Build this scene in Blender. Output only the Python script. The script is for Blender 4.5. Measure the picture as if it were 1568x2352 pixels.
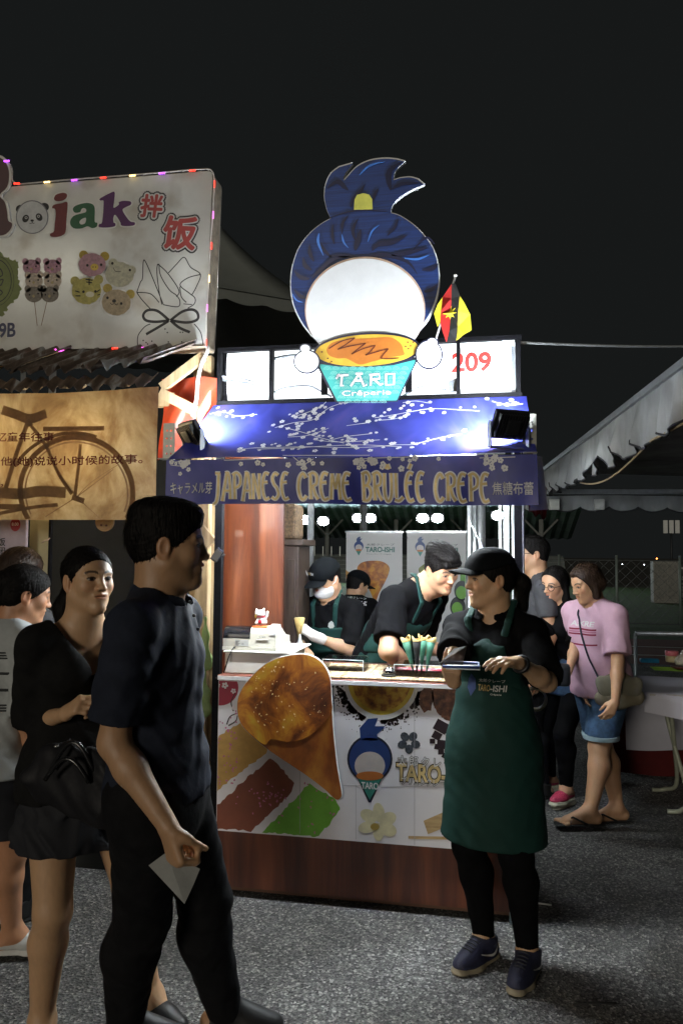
import bpy, bmesh, math, random
import numpy as np
from mathutils import Vector, Matrix

random.seed(7)
rng = np.random.default_rng(11)
for o in list(bpy.data.objects):
    bpy.data.objects.remove(o)
scene = bpy.context.scene
col = scene.collection

# ------------------------------------------------------------------ camera
FPX = 1750.0                      # focal length for a 1568 x 2352 picture
YAW, PITCH, ROLL = math.radians(10.7), math.atan(94 / 1750.0), math.radians(0.45)
CAM = np.array([0.0, -3.52, 1.62])
F0 = np.array([-math.sin(YAW), math.cos(YAW), 0.0])
R0 = np.array([math.cos(YAW), math.sin(YAW), 0.0])
Z0 = np.array([0.0, 0.0, 1.0])
FW = F0 * math.cos(PITCH) + Z0 * math.sin(PITCH)
UP = -F0 * math.sin(PITCH) + Z0 * math.cos(PITCH)
RC = math.cos(ROLL) * R0 + math.sin(ROLL) * UP
UC = -math.sin(ROLL) * R0 + math.cos(ROLL) * UP
cd = bpy.data.cameras.new('camera')
cam = bpy.data.objects.new('camera', cd)
col.objects.link(cam)
cam.matrix_world = Matrix(((RC[0], UC[0], -FW[0], CAM[0]), (RC[1], UC[1], -FW[1], CAM[1]),
                           (RC[2], UC[2], -FW[2], CAM[2]), (0, 0, 0, 1)))
cd.sensor_fit = 'VERTICAL'
cd.sensor_height = 36.0
cd.lens = 36.0 * FPX / 2352.0
cd.clip_start, cd.clip_end = 0.05, 600.0
scene.camera = cam

# ------------------------------------------------------------------ night sky
world = bpy.data.worlds.new('World')
scene.world = world
world.use_nodes = True
wn = world.node_tree.nodes
bg = wn['Background']
bg.inputs['Color'].default_value = (0.0082, 0.0092, 0.0092, 1)
bg.inputs['Strength'].default_value = 1.0

# ------------------------------------------------------------------ the dim warm light of the lane behind the viewer
sd = bpy.data.lights.new('sun', 'SUN')
sd.energy = 0.82
sd.angle = math.radians(16)
sd.color = (1.0, 0.91, 0.76)
sun = bpy.data.objects.new('sun', sd)
col.objects.link(sun)
sun.rotation_euler = Vector((0.35, 1.0, -0.17)).to_track_quat('-Z', 'Y').to_euler()

scene.view_settings.view_transform = 'Standard'
scene.view_settings.look = 'None'
scene.view_settings.exposure = 0.0
scene.view_settings.gamma = 1.0
scene.render.engine = 'CYCLES'
scene.cycles.max_bounces = 6
scene.cycles.diffuse_bounces = 3
scene.cycles.glossy_bounces = 3
scene.cycles.transmission_bounces = 6
scene.cycles.transparent_max_bounces = 8
scene.cycles.caustics_reflective = False
scene.cycles.caustics_refractive = False
scene.cycles.sample_clamp_indirect = 4.0
scene.cycles.use_denoising = True


def ray(x, y):
    return FW + (x - 784) / FPX * RC + (1176 - y) / FPX * UC


def on_y(x, y, Y=0.0):
    d = ray(x, y)
    return CAM + d * ((Y - CAM[1]) / d[1])


def on_z(x, y, z=0.0):
    d = ray(x, y)
    return CAM + d * ((z - CAM[2]) / d[2])


def at_d(x, y, dd):
    return CAM + ray(x, y) * dd
# ------------------------------------------------------------------ materials
MATS = {}


def M(name, c=(.5, .5, .5), rough=.6, metal=0.0, var=.12, scale=18.0, bump=0.0, bscale=60.0, emit=None, es=0.0,
      trans=0.0, ior=1.45, alpha=1.0, stretch=(1, 1, 1), spec=.5, coat=0.0, sheen=0.0, sss=0.0, c2=None, translu=0.0):
    if name in MATS:
        return MATS[name]
    m = bpy.data.materials.new(name)
    MATS[name] = m
    m.use_nodes = True
    nt = m.node_tree
    b = nt.nodes['Principled BSDF']
    b.inputs['Roughness'].default_value = rough
    b.inputs['Metallic'].default_value = metal
    b.inputs['IOR'].default_value = ior
    b.inputs['Transmission Weight'].default_value = trans
    b.inputs['Alpha'].default_value = alpha
    b.inputs['Specular IOR Level'].default_value = spec
    b.inputs['Coat Weight'].default_value = coat
    b.inputs['Sheen Weight'].default_value = sheen
    tc = nt.nodes.new('ShaderNodeTexCoord')
    mp = nt.nodes.new('ShaderNodeMapping')
    mp.inputs['Scale'].default_value = stretch
    nt.links.new(tc.outputs['Object'], mp.inputs['Vector'])
    if var > 0 or c2:
        n = nt.nodes.new('ShaderNodeTexNoise')
        n.inputs['Scale'].default_value = scale
        n.inputs['Detail'].default_value = 6
        n.inputs['Roughness'].default_value = .65
        nt.links.new(mp.outputs['Vector'], n.inputs['Vector'])
        r = nt.nodes.new('ShaderNodeValToRGB')
        lo = c2 if c2 else tuple(max(0, v * (1 - var)) for v in c)
        hi = c if c2 else tuple(min(1, v * (1 + var)) for v in c)
        r.color_ramp.elements[0].color = (*lo, 1)
        r.color_ramp.elements[1].color = (*hi, 1)
        r.color_ramp.elements[0].position = .33
        r.color_ramp.elements[1].position = .67
        nt.links.new(n.outputs['Fac'], r.inputs['Fac'])
        nt.links.new(r.outputs['Color'], b.inputs['Base Color'])
    else:
        b.inputs['Base Color'].default_value = (*c, 1)
    if bump > 0:
        n2 = nt.nodes.new('ShaderNodeTexNoise')
        n2.inputs['Scale'].default_value = bscale
        n2.inputs['Detail'].default_value = 5
        nt.links.new(mp.outputs['Vector'], n2.inputs['Vector'])
        bp = nt.nodes.new('ShaderNodeBump')
        bp.inputs['Strength'].default_value = bump
        bp.inputs['Distance'].default_value = .01
        nt.links.new(n2.outputs['Fac'], bp.inputs['Height'])
        nt.links.new(bp.outputs['Normal'], b.inputs['Normal'])
    if emit:
        b.inputs['Emission Color'].default_value = (*emit, 1)
        b.inputs['Emission Strength'].default_value = es
    if translu > 0:
        tr = nt.nodes.new('ShaderNodeBsdfTranslucent')
        tr.inputs['Color'].default_value = (*c, 1)
        if var > 0 or c2:
            nt.links.new(r.outputs['Color'], tr.inputs['Color'])
        mx = nt.nodes.new('ShaderNodeMixShader')
        mx.inputs['Fac'].default_value = translu
        nt.links.new(b.outputs[0], mx.inputs[1])
        nt.links.new(tr.outputs[0], mx.inputs[2])
        nt.links.new(mx.outputs[0], nt.nodes['Material Output'].inputs['Surface'])
    return m


def ramp_mat(name, stops, scale=8, rough=.6, bump=.2, stretch=(1, 1, 1), detail=8, kind='noise', bscale=None, dist=.01, coat=0.0, distort=0.0):
    """a colour-ramp over noise / voronoi / wave in object space"""
    if name in MATS:
        return MATS[name]
    m = bpy.data.materials.new(name)
    MATS[name] = m
    m.use_nodes = True
    nt = m.node_tree
    b = nt.nodes['Principled BSDF']
    b.inputs['Roughness'].default_value = rough
    b.inputs['Coat Weight'].default_value = coat
    tc = nt.nodes.new('ShaderNodeTexCoord')
    mp = nt.nodes.new('ShaderNodeMapping')
    mp.inputs['Scale'].default_value = stretch
    nt.links.new(tc.outputs['Object'], mp.inputs['Vector'])
    if kind == 'noise':
        n = nt.nodes.new('ShaderNodeTexNoise')
        n.inputs['Detail'].default_value = detail
        n.inputs['Roughness'].default_value = .62
        n.inputs['Distortion'].default_value = distort
        out = n.outputs['Fac']
    elif kind == 'wave':
        n = nt.nodes.new('ShaderNodeTexWave')
        n.inputs['Distortion'].default_value = 6
        n.inputs['Detail'].default_value = 4
        n.inputs['Detail Scale'].default_value = 1.5
        out = n.outputs['Fac']
    else:
        n = nt.nodes.new('ShaderNodeTexVoronoi')
        out = n.outputs['Distance']
    n.inputs['Scale'].default_value = scale
    nt.links.new(mp.outputs['Vector'], n.inputs['Vector'])
    r = nt.nodes.new('ShaderNodeValToRGB')
    els = r.color_ramp.elements
    els[0].position, els[0].color = stops[0][0], (*stops[0][1], 1)
    els[1].position, els[1].color = stops[-1][0], (*stops[-1][1], 1)
    for p, c in stops[1:-1]:
        e = els.new(p)
        e.color = (*c, 1)
    nt.links.new(out, r.inputs['Fac'])
    nt.links.new(r.outputs['Color'], b.inputs['Base Color'])
    if bump:
        bp = nt.nodes.new('ShaderNodeBump')
        bp.inputs['Strength'].default_value = bump
        bp.inputs['Distance'].default_value = dist
        nt.links.new(out, bp.inputs['Height'])
        nt.links.new(bp.outputs['Normal'], b.inputs['Normal'])
    return m


# ------------------------------------------------------------------ objects
def link(name, me, parent=None, mat=None):
    o = bpy.data.objects.new(name, me)
    col.objects.link(o)
    if parent is not None:
        o.parent = parent
    if mat is not None:
        me.materials.clear()
        me.materials.append(mat)
    return o


def thing(name, label, cat, loc=(0, 0, 0), group=None, rotz=0.0):
    o = bpy.data.objects.new(name, None)
    o.empty_display_size = .1
    col.objects.link(o)
    o.location = loc
    o.rotation_euler = (0, 0, rotz)
    return tag(o, label, cat, group)


def tag(o, label=None, cat=None, group=None, kind=None):
    if label:
        o['label'] = label
    if cat:
        o['category'] = cat
    if group:
        o['group'] = group
    if kind:
        o['kind'] = kind
    return o


def clone(root, loc, label=None, rotz=None):
    r = root.copy()
    col.objects.link(r)
    r.location = loc
    if rotz is not None:
        r.rotation_euler = (0, 0, rotz)
    if label:
        r['label'] = label
    for ch in list(root.children):
        c = ch.copy()
        col.objects.link(c)
        c.parent = r
        for g in list(ch.children):
            d = g.copy()
            col.objects.link(d)
            d.parent = c
    return r


class MB:
    """collects shapes into one mesh"""

    def __init__(s):
        s.v, s.f, s.sm = [], [], []

    def raw(s, v, f, smooth=False):
        n = len(s.v)
        s.v += [tuple(map(float, p)) for p in v]
        s.f += [tuple(n + i for i in q) for q in f]
        s.sm += [smooth] * len(f)
        return s

    def box(s, lo, hi, bev=0.0):
        (a, b, c), (d, e, g) = lo, hi
        if bev <= 0:
            v = [(a, b, c), (d, b, c), (d, e, c), (a, e, c), (a, b, g), (d, b, g), (d, e, g), (a, e, g)]
            return s.raw(v, [(0, 3, 2, 1), (4, 5, 6, 7), (0, 1, 5, 4), (1, 2, 6, 5), (2, 3, 7, 6), (3, 0, 4, 7)])
        bm = bmesh.new()
        bmesh.ops.create_cube(bm, size=1)
        for w in bm.verts:
            w.co = Vector(((w.co.x + .5) * (d - a) + a, (w.co.y + .5) * (e - b) + b, (w.co.z + .5) * (g - c) + c))
        bmesh.ops.bevel(bm, geom=list(bm.edges), offset=bev, segments=2, affect='EDGES', profile=.5)
        bm.verts.index_update()
        v = [tuple(w.co) for w in bm.verts]
        f = [tuple(w.index for w in q.verts) for q in bm.faces]
        bm.free()
        return s.raw(v, f)

    def bar(s, a, b, w, h=None, up=(0, 0, 1)):
        """a square bar from a to b, w wide and h high"""
        h = w if h is None else h
        a, b = Vector(a), Vector(b)
        d = (b - a).normalized()
        u = Vector(up)
        if abs(d.dot(u)) > .98:
            u = Vector((0, 1, 0))
        r = d.cross(u).normalized() * (w / 2)
        u = r.cross(d).normalized() * (h / 2)
        v = [p + x * r + y * u for p in (a, b) for x, y in ((-1, -1), (1, -1), (1, 1), (-1, 1))]
        return s.raw(v, [(0, 1, 2, 3)[::-1], (4, 5, 6, 7), (0, 1, 5, 4), (1, 2, 6, 5), (2, 3, 7, 6), (3, 0, 4, 7)])

    def tube(s, pts, r, n=8, r2=None, cap=True):
        pts = [Vector(p) for p in pts]
        k = len(pts)
        rr = r if isinstance(r, (list, tuple)) else [r + ((r2 if r2 is not None else r) - r) * i / max(1, k - 1) for i in range(k)]
        v, f = [], []
        ref = Vector((0, 0, 1))
        for i, p in enumerate(pts):
            d = (pts[min(i + 1, k - 1)] - pts[max(i - 1, 0)]).normalized()
            if abs(d.dot(ref)) > .95:
                ref = Vector((0, 1, 0)) if abs(d.y) < .9 else Vector((1, 0, 0))
            a = d.cross(ref).normalized()
            b = d.cross(a)
            for j in range(n):
                t = 2 * math.pi * j / n
                v.append(p + (a * math.cos(t) + b * math.sin(t)) * rr[i])
        for i in range(k - 1):
            for j in range(n):
                f.append((i * n + j, i * n + (j + 1) % n, (i + 1) * n + (j + 1) % n, (i + 1) * n + j))
        if cap:
            f.append(tuple(range(n))[::-1])
            f.append(tuple((k - 1) * n + j for j in range(n)))
        return s.raw(v, f, True)

    def lathe(s, prof, c=(0, 0, 0), n=24):
        v, f = [], []
        for (r, z) in prof:
            for j in range(n):
                t = 2 * math.pi * j / n
                v.append((c[0] + r * math.cos(t), c[1] + r * math.sin(t), c[2] + z))
        for i in range(len(prof) - 1):
            for j in range(n):
                f.append((i * n + j, i * n + (j + 1) % n, (i + 1) * n + (j + 1) % n, (i + 1) * n + j))
        f.append(tuple(range(n))[::-1])
        f.append(tuple((len(prof) - 1) * n + j for j in range(n)))
        return s.raw(v, f, True)

    def build(s, name, mat, parent=None, smooth=None, xf=None):
        me = bpy.data.meshes.new(name)
        v = s.v if xf is None else [tuple(xf(*p)) for p in s.v]
        me.from_pydata(v, [], s.f)
        me.polygons.foreach_set('use_smooth', [(x if smooth is None else smooth) for x in s.sm])
        me.update()
        return link(name, me, parent, mat)


def poly2d(pts, holes=(), depth=.004):
    """flat polygon (with holes) in x,z given thickness along y; returns (verts, faces) front face at y=0"""
    cu = bpy.data.curves.new('c', 'CURVE')
    cu.dimensions = '2D'
    cu.fill_mode = 'BOTH'
    cu.extrude = depth / 2
    for loop in [pts] + list(holes):
        sp = cu.splines.new('POLY')
        sp.points.add(len(loop) - 1)
        for p, q in zip(sp.points, loop):
            p.co = (q[0], q[1], 0, 1)
        sp.use_cyclic_u = True
    o = bpy.data.objects.new('c', cu)
    me = o.to_mesh()
    v = [(w.co.x, -w.co.z + depth / 2, w.co.y) for w in me.vertices]
    f = [tuple(p.vertices) for p in me.polygons]
    o.to_mesh_clear()
    bpy.data.objects.remove(o)
    bpy.data.curves.remove(cu)
    return v, f


def smooth_loop(pts, n=6, closed=True):
    """Catmull-Rom through the points"""
    P = [np.array(p, float) for p in pts]
    k = len(P)
    out = []
    rngk = range(k) if closed else range(k - 1)
    for i in rngk:
        if closed:
            a, b, c, d = P[(i - 1) % k], P[i], P[(i + 1) % k], P[(i + 2) % k]
        else:
            a, b, c, d = P[max(i - 1, 0)], P[i], P[i + 1], P[min(i + 2, k - 1)]
        for t in np.linspace(0, 1, n, endpoint=False):
            out.append(tuple(.5 * ((2 * b) + (c - a) * t + (2 * a - 5 * b + 4 * c - d) * t * t + (3 * b - a - 3 * c + d) * t ** 3)))
    if not closed:
        out.append(tuple(P[-1]))
    return out


def stroke_poly(pts, w0, w1=None, n=6, smooth=True, taper=False):
    """outline of a brush stroke along pts (2d)"""
    w1 = w0 if w1 is None else w1
    P = smooth_loop(pts, n, False) if smooth and len(pts) > 2 else [tuple(map(float, p)) for p in pts]
    k = len(P)
    L, R = [], []
    for i, p in enumerate(P):
        a, b = P[max(i - 1, 0)], P[min(i + 1, k - 1)]
        dx, dy = b[0] - a[0], b[1] - a[1]
        m = math.hypot(dx, dy) or 1
        t = i / (k - 1)
        w = (w0 + (w1 - w0) * t) / 2
        if taper:
            w *= max(.06, math.sin(math.pi * min(1, .08 + t * .9)))
        L.append((p[0] - dy / m * w, p[1] + dx / m * w))
        R.append((p[0] + dy / m * w, p[1] - dx / m * w))
    return L, R


def stroke_mesh(pts, w0, w1=None, n=6, smooth=True, taper=False, y=0.0):
    L, R = stroke_poly(pts, w0, w1, n, smooth, taper)
    v = [(p[0], y, p[1]) for p in L] + [(p[0], y, p[1]) for p in R]
    k = len(L)
    return v, [(i, i + 1, k + i + 1, k + i)[::-1] for i in range(k - 1)]


def ell(cx, cy, rx, ry=None, n=32, rot=0.0):
    ry = rx if ry is None else ry
    c, s = math.cos(rot), math.sin(rot)
    return [(cx + rx * math.cos(t) * c - ry * math.sin(t) * s, cy + rx * math.cos(t) * s + ry * math.sin(t) * c)
            for t in (2 * math.pi * i / n for i in range(n))]


def text_verts(body, offset=0.0, depth=.0, shear=0.0, space=1.0, res=6):
    cu = bpy.data.curves.new('t', 'FONT')
    cu.body = body
    cu.size = 1.0
    cu.offset = offset
    cu.extrude = depth
    cu.shear = shear
    cu.space_character = space
    cu.resolution_u = res
    cu.fill_mode = 'FRONT' if depth == 0 else 'BOTH'
    o = bpy.data.objects.new('t', cu)
    col.objects.link(o)
    dg = bpy.context.evaluated_depsgraph_get()
    me = bpy.data.meshes.new_from_object(o.evaluated_get(dg))
    v = np.array([w.co[:] for w in me.vertices]) if len(me.vertices) else np.zeros((0, 3))
    f = [tuple(p.vertices) for p in me.polygons]
    bpy.data.objects.remove(o)
    bpy.data.curves.remove(cu)
    bpy.data.meshes.remove(me)
    return v, f


def text_fit(mb, body, x0, z0, x1, z1, y=0.0, offset=0.0, pad=0.0, shear=0.0, space=1.0, warp=None, ref=None):
    """lay text into the box x0..x1, z0..z1 of the x,z plane at y; pad > 0 keeps the unpadded size and lets the outline grow"""
    if offset > 0 and any(ord(c) > 0x2E7F for c in body):       # dense characters: thicken by shifted copies
        for i in range(8):
            t = 2 * math.pi * i / 8
            r = offset * .8 * (z1 - z0)
            text_fit(mb, body, x0 + r * math.cos(t), z0 + r * math.sin(t), x1 + r * math.cos(t), z1 + r * math.sin(t), y - .00003 * i, 0, 0, shear, space, warp)
        return
    v0, _ = text_verts(body, 0.0, 0, shear, space)
    v, f = text_verts(body, offset, 0, shear, space)
    if len(v) == 0:
        return
    lo, hi = v0.min(0), v0.max(0)
    sx, sz = (x1 - x0) / max(1e-6, hi[0] - lo[0]), (z1 - z0) / max(1e-6, hi[1] - lo[1])
    out = []
    for p in v:
        X, Zz = x0 + (p[0] - lo[0]) * sx, z0 + (p[1] - lo[1]) * sz
        if warp:
            X, Zz = warp(X, Zz)
        out.append((X, y, Zz))
    mb.raw(out, f)


def halo_text(mb, body, x0, z0, x1, z1, y, r, n=12, off=.0, warp=None):
    """a rounded outline: copies of the glyphs shifted round a small circle, each a hair apart in depth"""
    for i in range(n):
        t = 2 * math.pi * i / n
        dx, dz = r * math.cos(t), r * math.sin(t)
        text_fit(mb, body, x0 + dx, z0 + dz, x1 + dx, z1 + dz, y - .00003 * i, off, warp=warp)


def stick(obj, pts, nrm, lift=.002):
    """drop points onto a garment along -nrm"""
    from mathutils.bvhtree import BVHTree
    obs = obj if isinstance(obj, list) else [obj]
    for o in obs:
        if o.name not in STICK:
            STICK[o.name] = BVHTree.FromPolygons([v.co.copy() for v in o.data.vertices], [tuple(p.vertices) for p in o.data.polygons])
    n = Vector(nrm).normalized()
    out = []
    for p in pts:
        hs = [STICK[o.name].ray_cast(Vector(p) + n * .35, -n, .8) for o in obs]
        hs = [h[0] for h in hs if h[0] is not None]
        out.append(tuple((max(hs, key=lambda q: q.dot(n)) if hs else Vector(p)) + n * lift))
    return out


STICK = {}


# ------------------------------------------------------------------ distance-field modelling
def _sm(a, b, k):
    if k <= 0:
        return np.minimum(a, b)
    h = np.maximum(k - np.abs(a - b), 0) / k
    return np.minimum(a, b) - h * h * k * .25


def cap(a, b, r1, r2=None, n=None, flat=1.0, cut=None, k=.02, sub=False, wob=0.0, tag=0):
    """tapered capsule a-b; flat < 1 squeezes it along n; cut = [(point, normal)] keeps the side against the normal"""
    a, b = np.array(a, float), np.array(b, float)
    r2 = r1 if r2 is None else r2
    ab = b - a
    bb = max(1e-9, float(ab @ ab))
    nn = None if n is None else np.array(n, float) / np.linalg.norm(n)
    g = 1 / flat - 1

    def fn(x, y, z):
        px, py, pz = x - a[0], y - a[1], z - a[2]
        t = np.clip((px * ab[0] + py * ab[1] + pz * ab[2]) / bb, 0, 1)
        qx, qy, qz = px - t * ab[0], py - t * ab[1], pz - t * ab[2]
        if nn is not None:
            s = (qx * nn[0] + qy * nn[1] + qz * nn[2]) * g
            qx, qy, qz = qx + s * nn[0], qy + s * nn[1], qz + s * nn[2]
        d = np.sqrt(qx * qx + qy * qy + qz * qz) - (r1 + (r2 - r1) * t)
        if nn is not None:
            d = d * (.5 + .5 * flat)
        if wob:
            d = d + wob * (np.sin(x * 43 + z * 29 + 3 * np.sin(y * 21)) * np.sin(z * 37 - y * 31 + 2 * np.sin(x * 17)) + .9 * np.abs(np.sin(z * 34 + (x - y) * 16 + 2.2 * np.sin(x * 19 + y * 23 + z * 7))) - .5)
        if cut:
            for p, m in cut:
                d = np.maximum(d, (x - p[0]) * m[0] + (y - p[1]) * m[1] + (z - p[2]) * m[2])
        return d
    R = max(r1, r2) + .5 * k + .03
    return fn, np.minimum(a, b) - R, np.maximum(a, b) + R, k, sub, tag


def elp(c, r, rot=None, k=.02, sub=False, cut=None, warp=None):
    """ellipsoid, rot = 3x3 whose columns are its axes"""
    c, r = np.array(c, float), np.array(r, float)
    A = np.eye(3) if rot is None else np.array(rot, float)

    def fn(x, y, z):
        px, py, pz = x - c[0], y - c[1], z - c[2]
        q = [(px * A[0, i] + py * A[1, i] + pz * A[2, i]) for i in range(3)]
        if warp:
            q = warp(*q)
        k0 = np.sqrt(sum((q[i] / r[i]) ** 2 for i in range(3)))
        k1 = np.sqrt(sum((q[i] / r[i] ** 2) ** 2 for i in range(3))) + 1e-9
        d = k0 * (k0 - 1) / k1
        if cut:
            for p, m in cut:
                d = np.maximum(d, (x - p[0]) * m[0] + (y - p[1]) * m[1] + (z - p[2]) * m[2])
        return d
    R = max(r) + .5 * k + .03
    return fn, c - R, c + R, k, sub, 0


def field_mesh(ops, res, lo=None, hi=None):
    if lo is None:
        lo = np.min([o[1] for o in ops if not o[4]], 0)
    if hi is None:
        hi = np.max([o[2] for o in ops if not o[4]], 0)
    n = np.maximum(4, np.ceil((np.array(hi) - lo) / res).astype(int) + 1)
    ax = [(lo[i] + res * np.arange(n[i])).astype(np.float32) for i in range(3)]
    fl = np.full(n, 1.0, np.float32)
    for fn, a, b, k, sub, _t in ops:
        sl = []
        for i in range(3):
            i0, i1 = int(max(0, math.floor((a[i] - lo[i]) / res))), int(min(n[i], math.ceil((b[i] - lo[i]) / res) + 1))
            sl.append(slice(i0, max(i0, i1)))
        if any(s.stop - s.start < 1 for s in sl):
            continue
        d = fn(ax[0][sl[0]][:, None, None], ax[1][sl[1]][None, :, None], ax[2][sl[2]][None, None, :]).astype(np.float32)
        cur = fl[tuple(sl)]
        fl[tuple(sl)] = -_sm(-cur, d, k) if sub else _sm(cur, d, k)
    ins = fl < 0
    cs = [ins[i:n[0] - 1 + i, j:n[1] - 1 + j, l:n[2] - 1 + l] for i in (0, 1) for j in (0, 1) for l in (0, 1)]
    cnt = sum(c.astype(np.int8) for c in cs)
    act = (cnt > 0) & (cnt < 8)
    I = np.argwhere(act)
    idx = np.full(act.shape, -1, np.int64)
    idx[act] = np.arange(len(I))
    corner = [(i, j, l) for i in (0, 1) for j in (0, 1) for l in (0, 1)]
    val = np.stack([fl[I[:, 0] + c[0], I[:, 1] + c[1], I[:, 2] + c[2]] for c in corner], 1)
    acc = np.zeros((len(I), 3))
    num = np.zeros(len(I))
    for p in range(8):
        for q in range(p + 1, 8):
            if sum(abs(corner[p][i] - corner[q][i]) for i in range(3)) != 1:
                continue
            a, b = val[:, p], val[:, q]
            m = (a < 0) != (b < 0)
            t = np.where(m, a / np.where(m, a - b, 1), 0)
            for i in range(3):
                acc[:, i] += np.where(m, corner[p][i] + t * (corner[q][i] - corner[p][i]), 0)
            num += m
    V = np.array(lo) + res * (I + acc / num[:, None])
    faces = []
    for axis in range(3):
        o1, o2 = [(1, 2), (2, 0), (0, 1)][axis]
        s0 = [slice(None)] * 3
        s1 = [slice(None)] * 3
        s0[axis], s1[axis] = slice(0, -1), slice(1, None)
        A, B = ins[tuple(s0)], ins[tuple(s1)]
        E = np.argwhere(A != B)
        E = E[(E[:, o1] > 0) & (E[:, o2] > 0) & (E[:, o1] < n[o1] - 1) & (E[:, o2] < n[o2] - 1)]
        e1 = np.zeros(3, int)
        e1[o1] = 1
        e2 = np.zeros(3, int)
        e2[o2] = 1
        g = lambda e: idx[e[:, 0], e[:, 1], e[:, 2]]
        q = np.stack([g(E - e1 - e2), g(E - e2), g(E), g(E - e1)], 1)
        fw = A[E[:, 0], E[:, 1], E[:, 2]]
        q[~fw] = q[~fw][:, ::-1]
        faces.append(q)
    Fq = np.concatenate(faces)
    Fq = Fq[(Fq >= 0).all(1)]
    return V, Fq


def mesh_np(name, V, Fq, smooth=True):
    me = bpy.data.meshes.new(name)
    me.vertices.add(len(V))
    me.vertices.foreach_set('co', np.ascontiguousarray(V, np.float32).ravel())
    me.loops.add(len(Fq) * 4)
    me.loops.foreach_set('vertex_index', np.ascontiguousarray(Fq, np.int32).ravel())
    me.polygons.add(len(Fq))
    me.polygons.foreach_set('loop_start', np.arange(0, len(Fq) * 4, 4, dtype=np.int32))
    me.polygons.foreach_set('use_smooth', np.full(len(Fq), smooth))
    me.update(calc_edges=True)
    return me


def relax(V, Fq, it=1, w=.5):
    for _ in range(it):
        s = np.zeros_like(V)
        c = np.zeros(len(V))
        for i in range(4):
            for j in ((i + 1) % 4, (i + 3) % 4):
                np.add.at(s, Fq[:, i], V[Fq[:, j]])
                np.add.at(c, Fq[:, i], 1)
        V = V * (1 - w) + w * s / np.maximum(c, 1)[:, None]
    return V


def blob(name, ops, res, mat, parent=None, it=1):
    V, Fq = field_mesh(ops, res)
    V = relax(V, Fq, it)
    return link(name, mesh_np(name, V, Fq), parent, mat)
# ------------------------------------------------------------------ people
def skin_material():
    m = bpy.data.materials.new('skin')
    m.use_nodes = True
    nt = m.node_tree
    b = nt.nodes['Principled BSDF']
    at = nt.nodes.new('ShaderNodeAttribute')
    at.attribute_name = 'tone'
    n = nt.nodes.new('ShaderNodeTexNoise')
    n.inputs['Scale'].default_value = 45
    n.inputs['Detail'].default_value = 6
    mr = nt.nodes.new('ShaderNodeMapRange')
    mr.inputs[3].default_value, mr.inputs[4].default_value = .86, 1.12
    nt.links.new(n.outputs['Fac'], mr.inputs[0])
    mx = nt.nodes.new('ShaderNodeMix')
    mx.data_type = 'RGBA'
    mx.blend_type = 'MULTIPLY'
    mx.inputs[0].default_value = 1
    nt.links.new(at.outputs['Color'], mx.inputs[6])
    nt.links.new(mr.outputs[0], mx.inputs[7])
    nt.links.new(mx.outputs[2], b.inputs['Base Color'])
    b.inputs['Roughness'].default_value = .48
    b.inputs['Subsurface Weight'].default_value = .12
    b.inputs['Subsurface Radius'].default_value = (.02, .008, .004)
    b.inputs['Subsurface Scale'].default_value = .4
    n2 = nt.nodes.new('ShaderNodeTexNoise')
    n2.inputs['Scale'].default_value = 420
    bp = nt.nodes.new('ShaderNodeBump')
    bp.inputs['Strength'].default_value = .12
    bp.inputs['Distance'].default_value = .004
    nt.links.new(n2.outputs['Fac'], bp.inputs['Height'])
    nt.links.new(bp.outputs['Normal'], b.inputs['Normal'])
    return m


SKIN = skin_material()


def unit(v):
    v = np.array(v, float)
    return v / (np.linalg.norm(v) + 1e-12)


def ik(a, b, l1, l2, pole):
    """middle joint between a and b"""
    a, b = np.array(a, float), np.array(b, float)
    d = b - a
    L = np.linalg.norm(d)
    Lc = min(L, (l1 + l2) * .999)
    u = d / L
    if L > Lc:
        b = a + u * Lc
    x = (l1 * l1 - l2 * l2 + Lc * Lc) / (2 * Lc)
    h = math.sqrt(max(0, l1 * l1 - x * x))
    p = np.array(pole, float)
    p = unit(p - u * (p @ u))
    return a + u * x + p * h, b


def head_frame(yaw, pitch, roll):
    f = np.array([math.cos(yaw), math.sin(yaw), 0])
    r = np.array([math.sin(yaw), -math.cos(yaw), 0])
    u = np.array([0, 0, 1.0])
    f2 = f * math.cos(pitch) + u * math.sin(pitch)
    u2 = -f * math.sin(pitch) + u * math.cos(pitch)
    r3 = r * math.cos(roll) + u2 * math.sin(roll)
    u3 = -r * math.sin(roll) + u2 * math.cos(roll)
    return np.stack([r3, f2, u3], 1)


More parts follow.
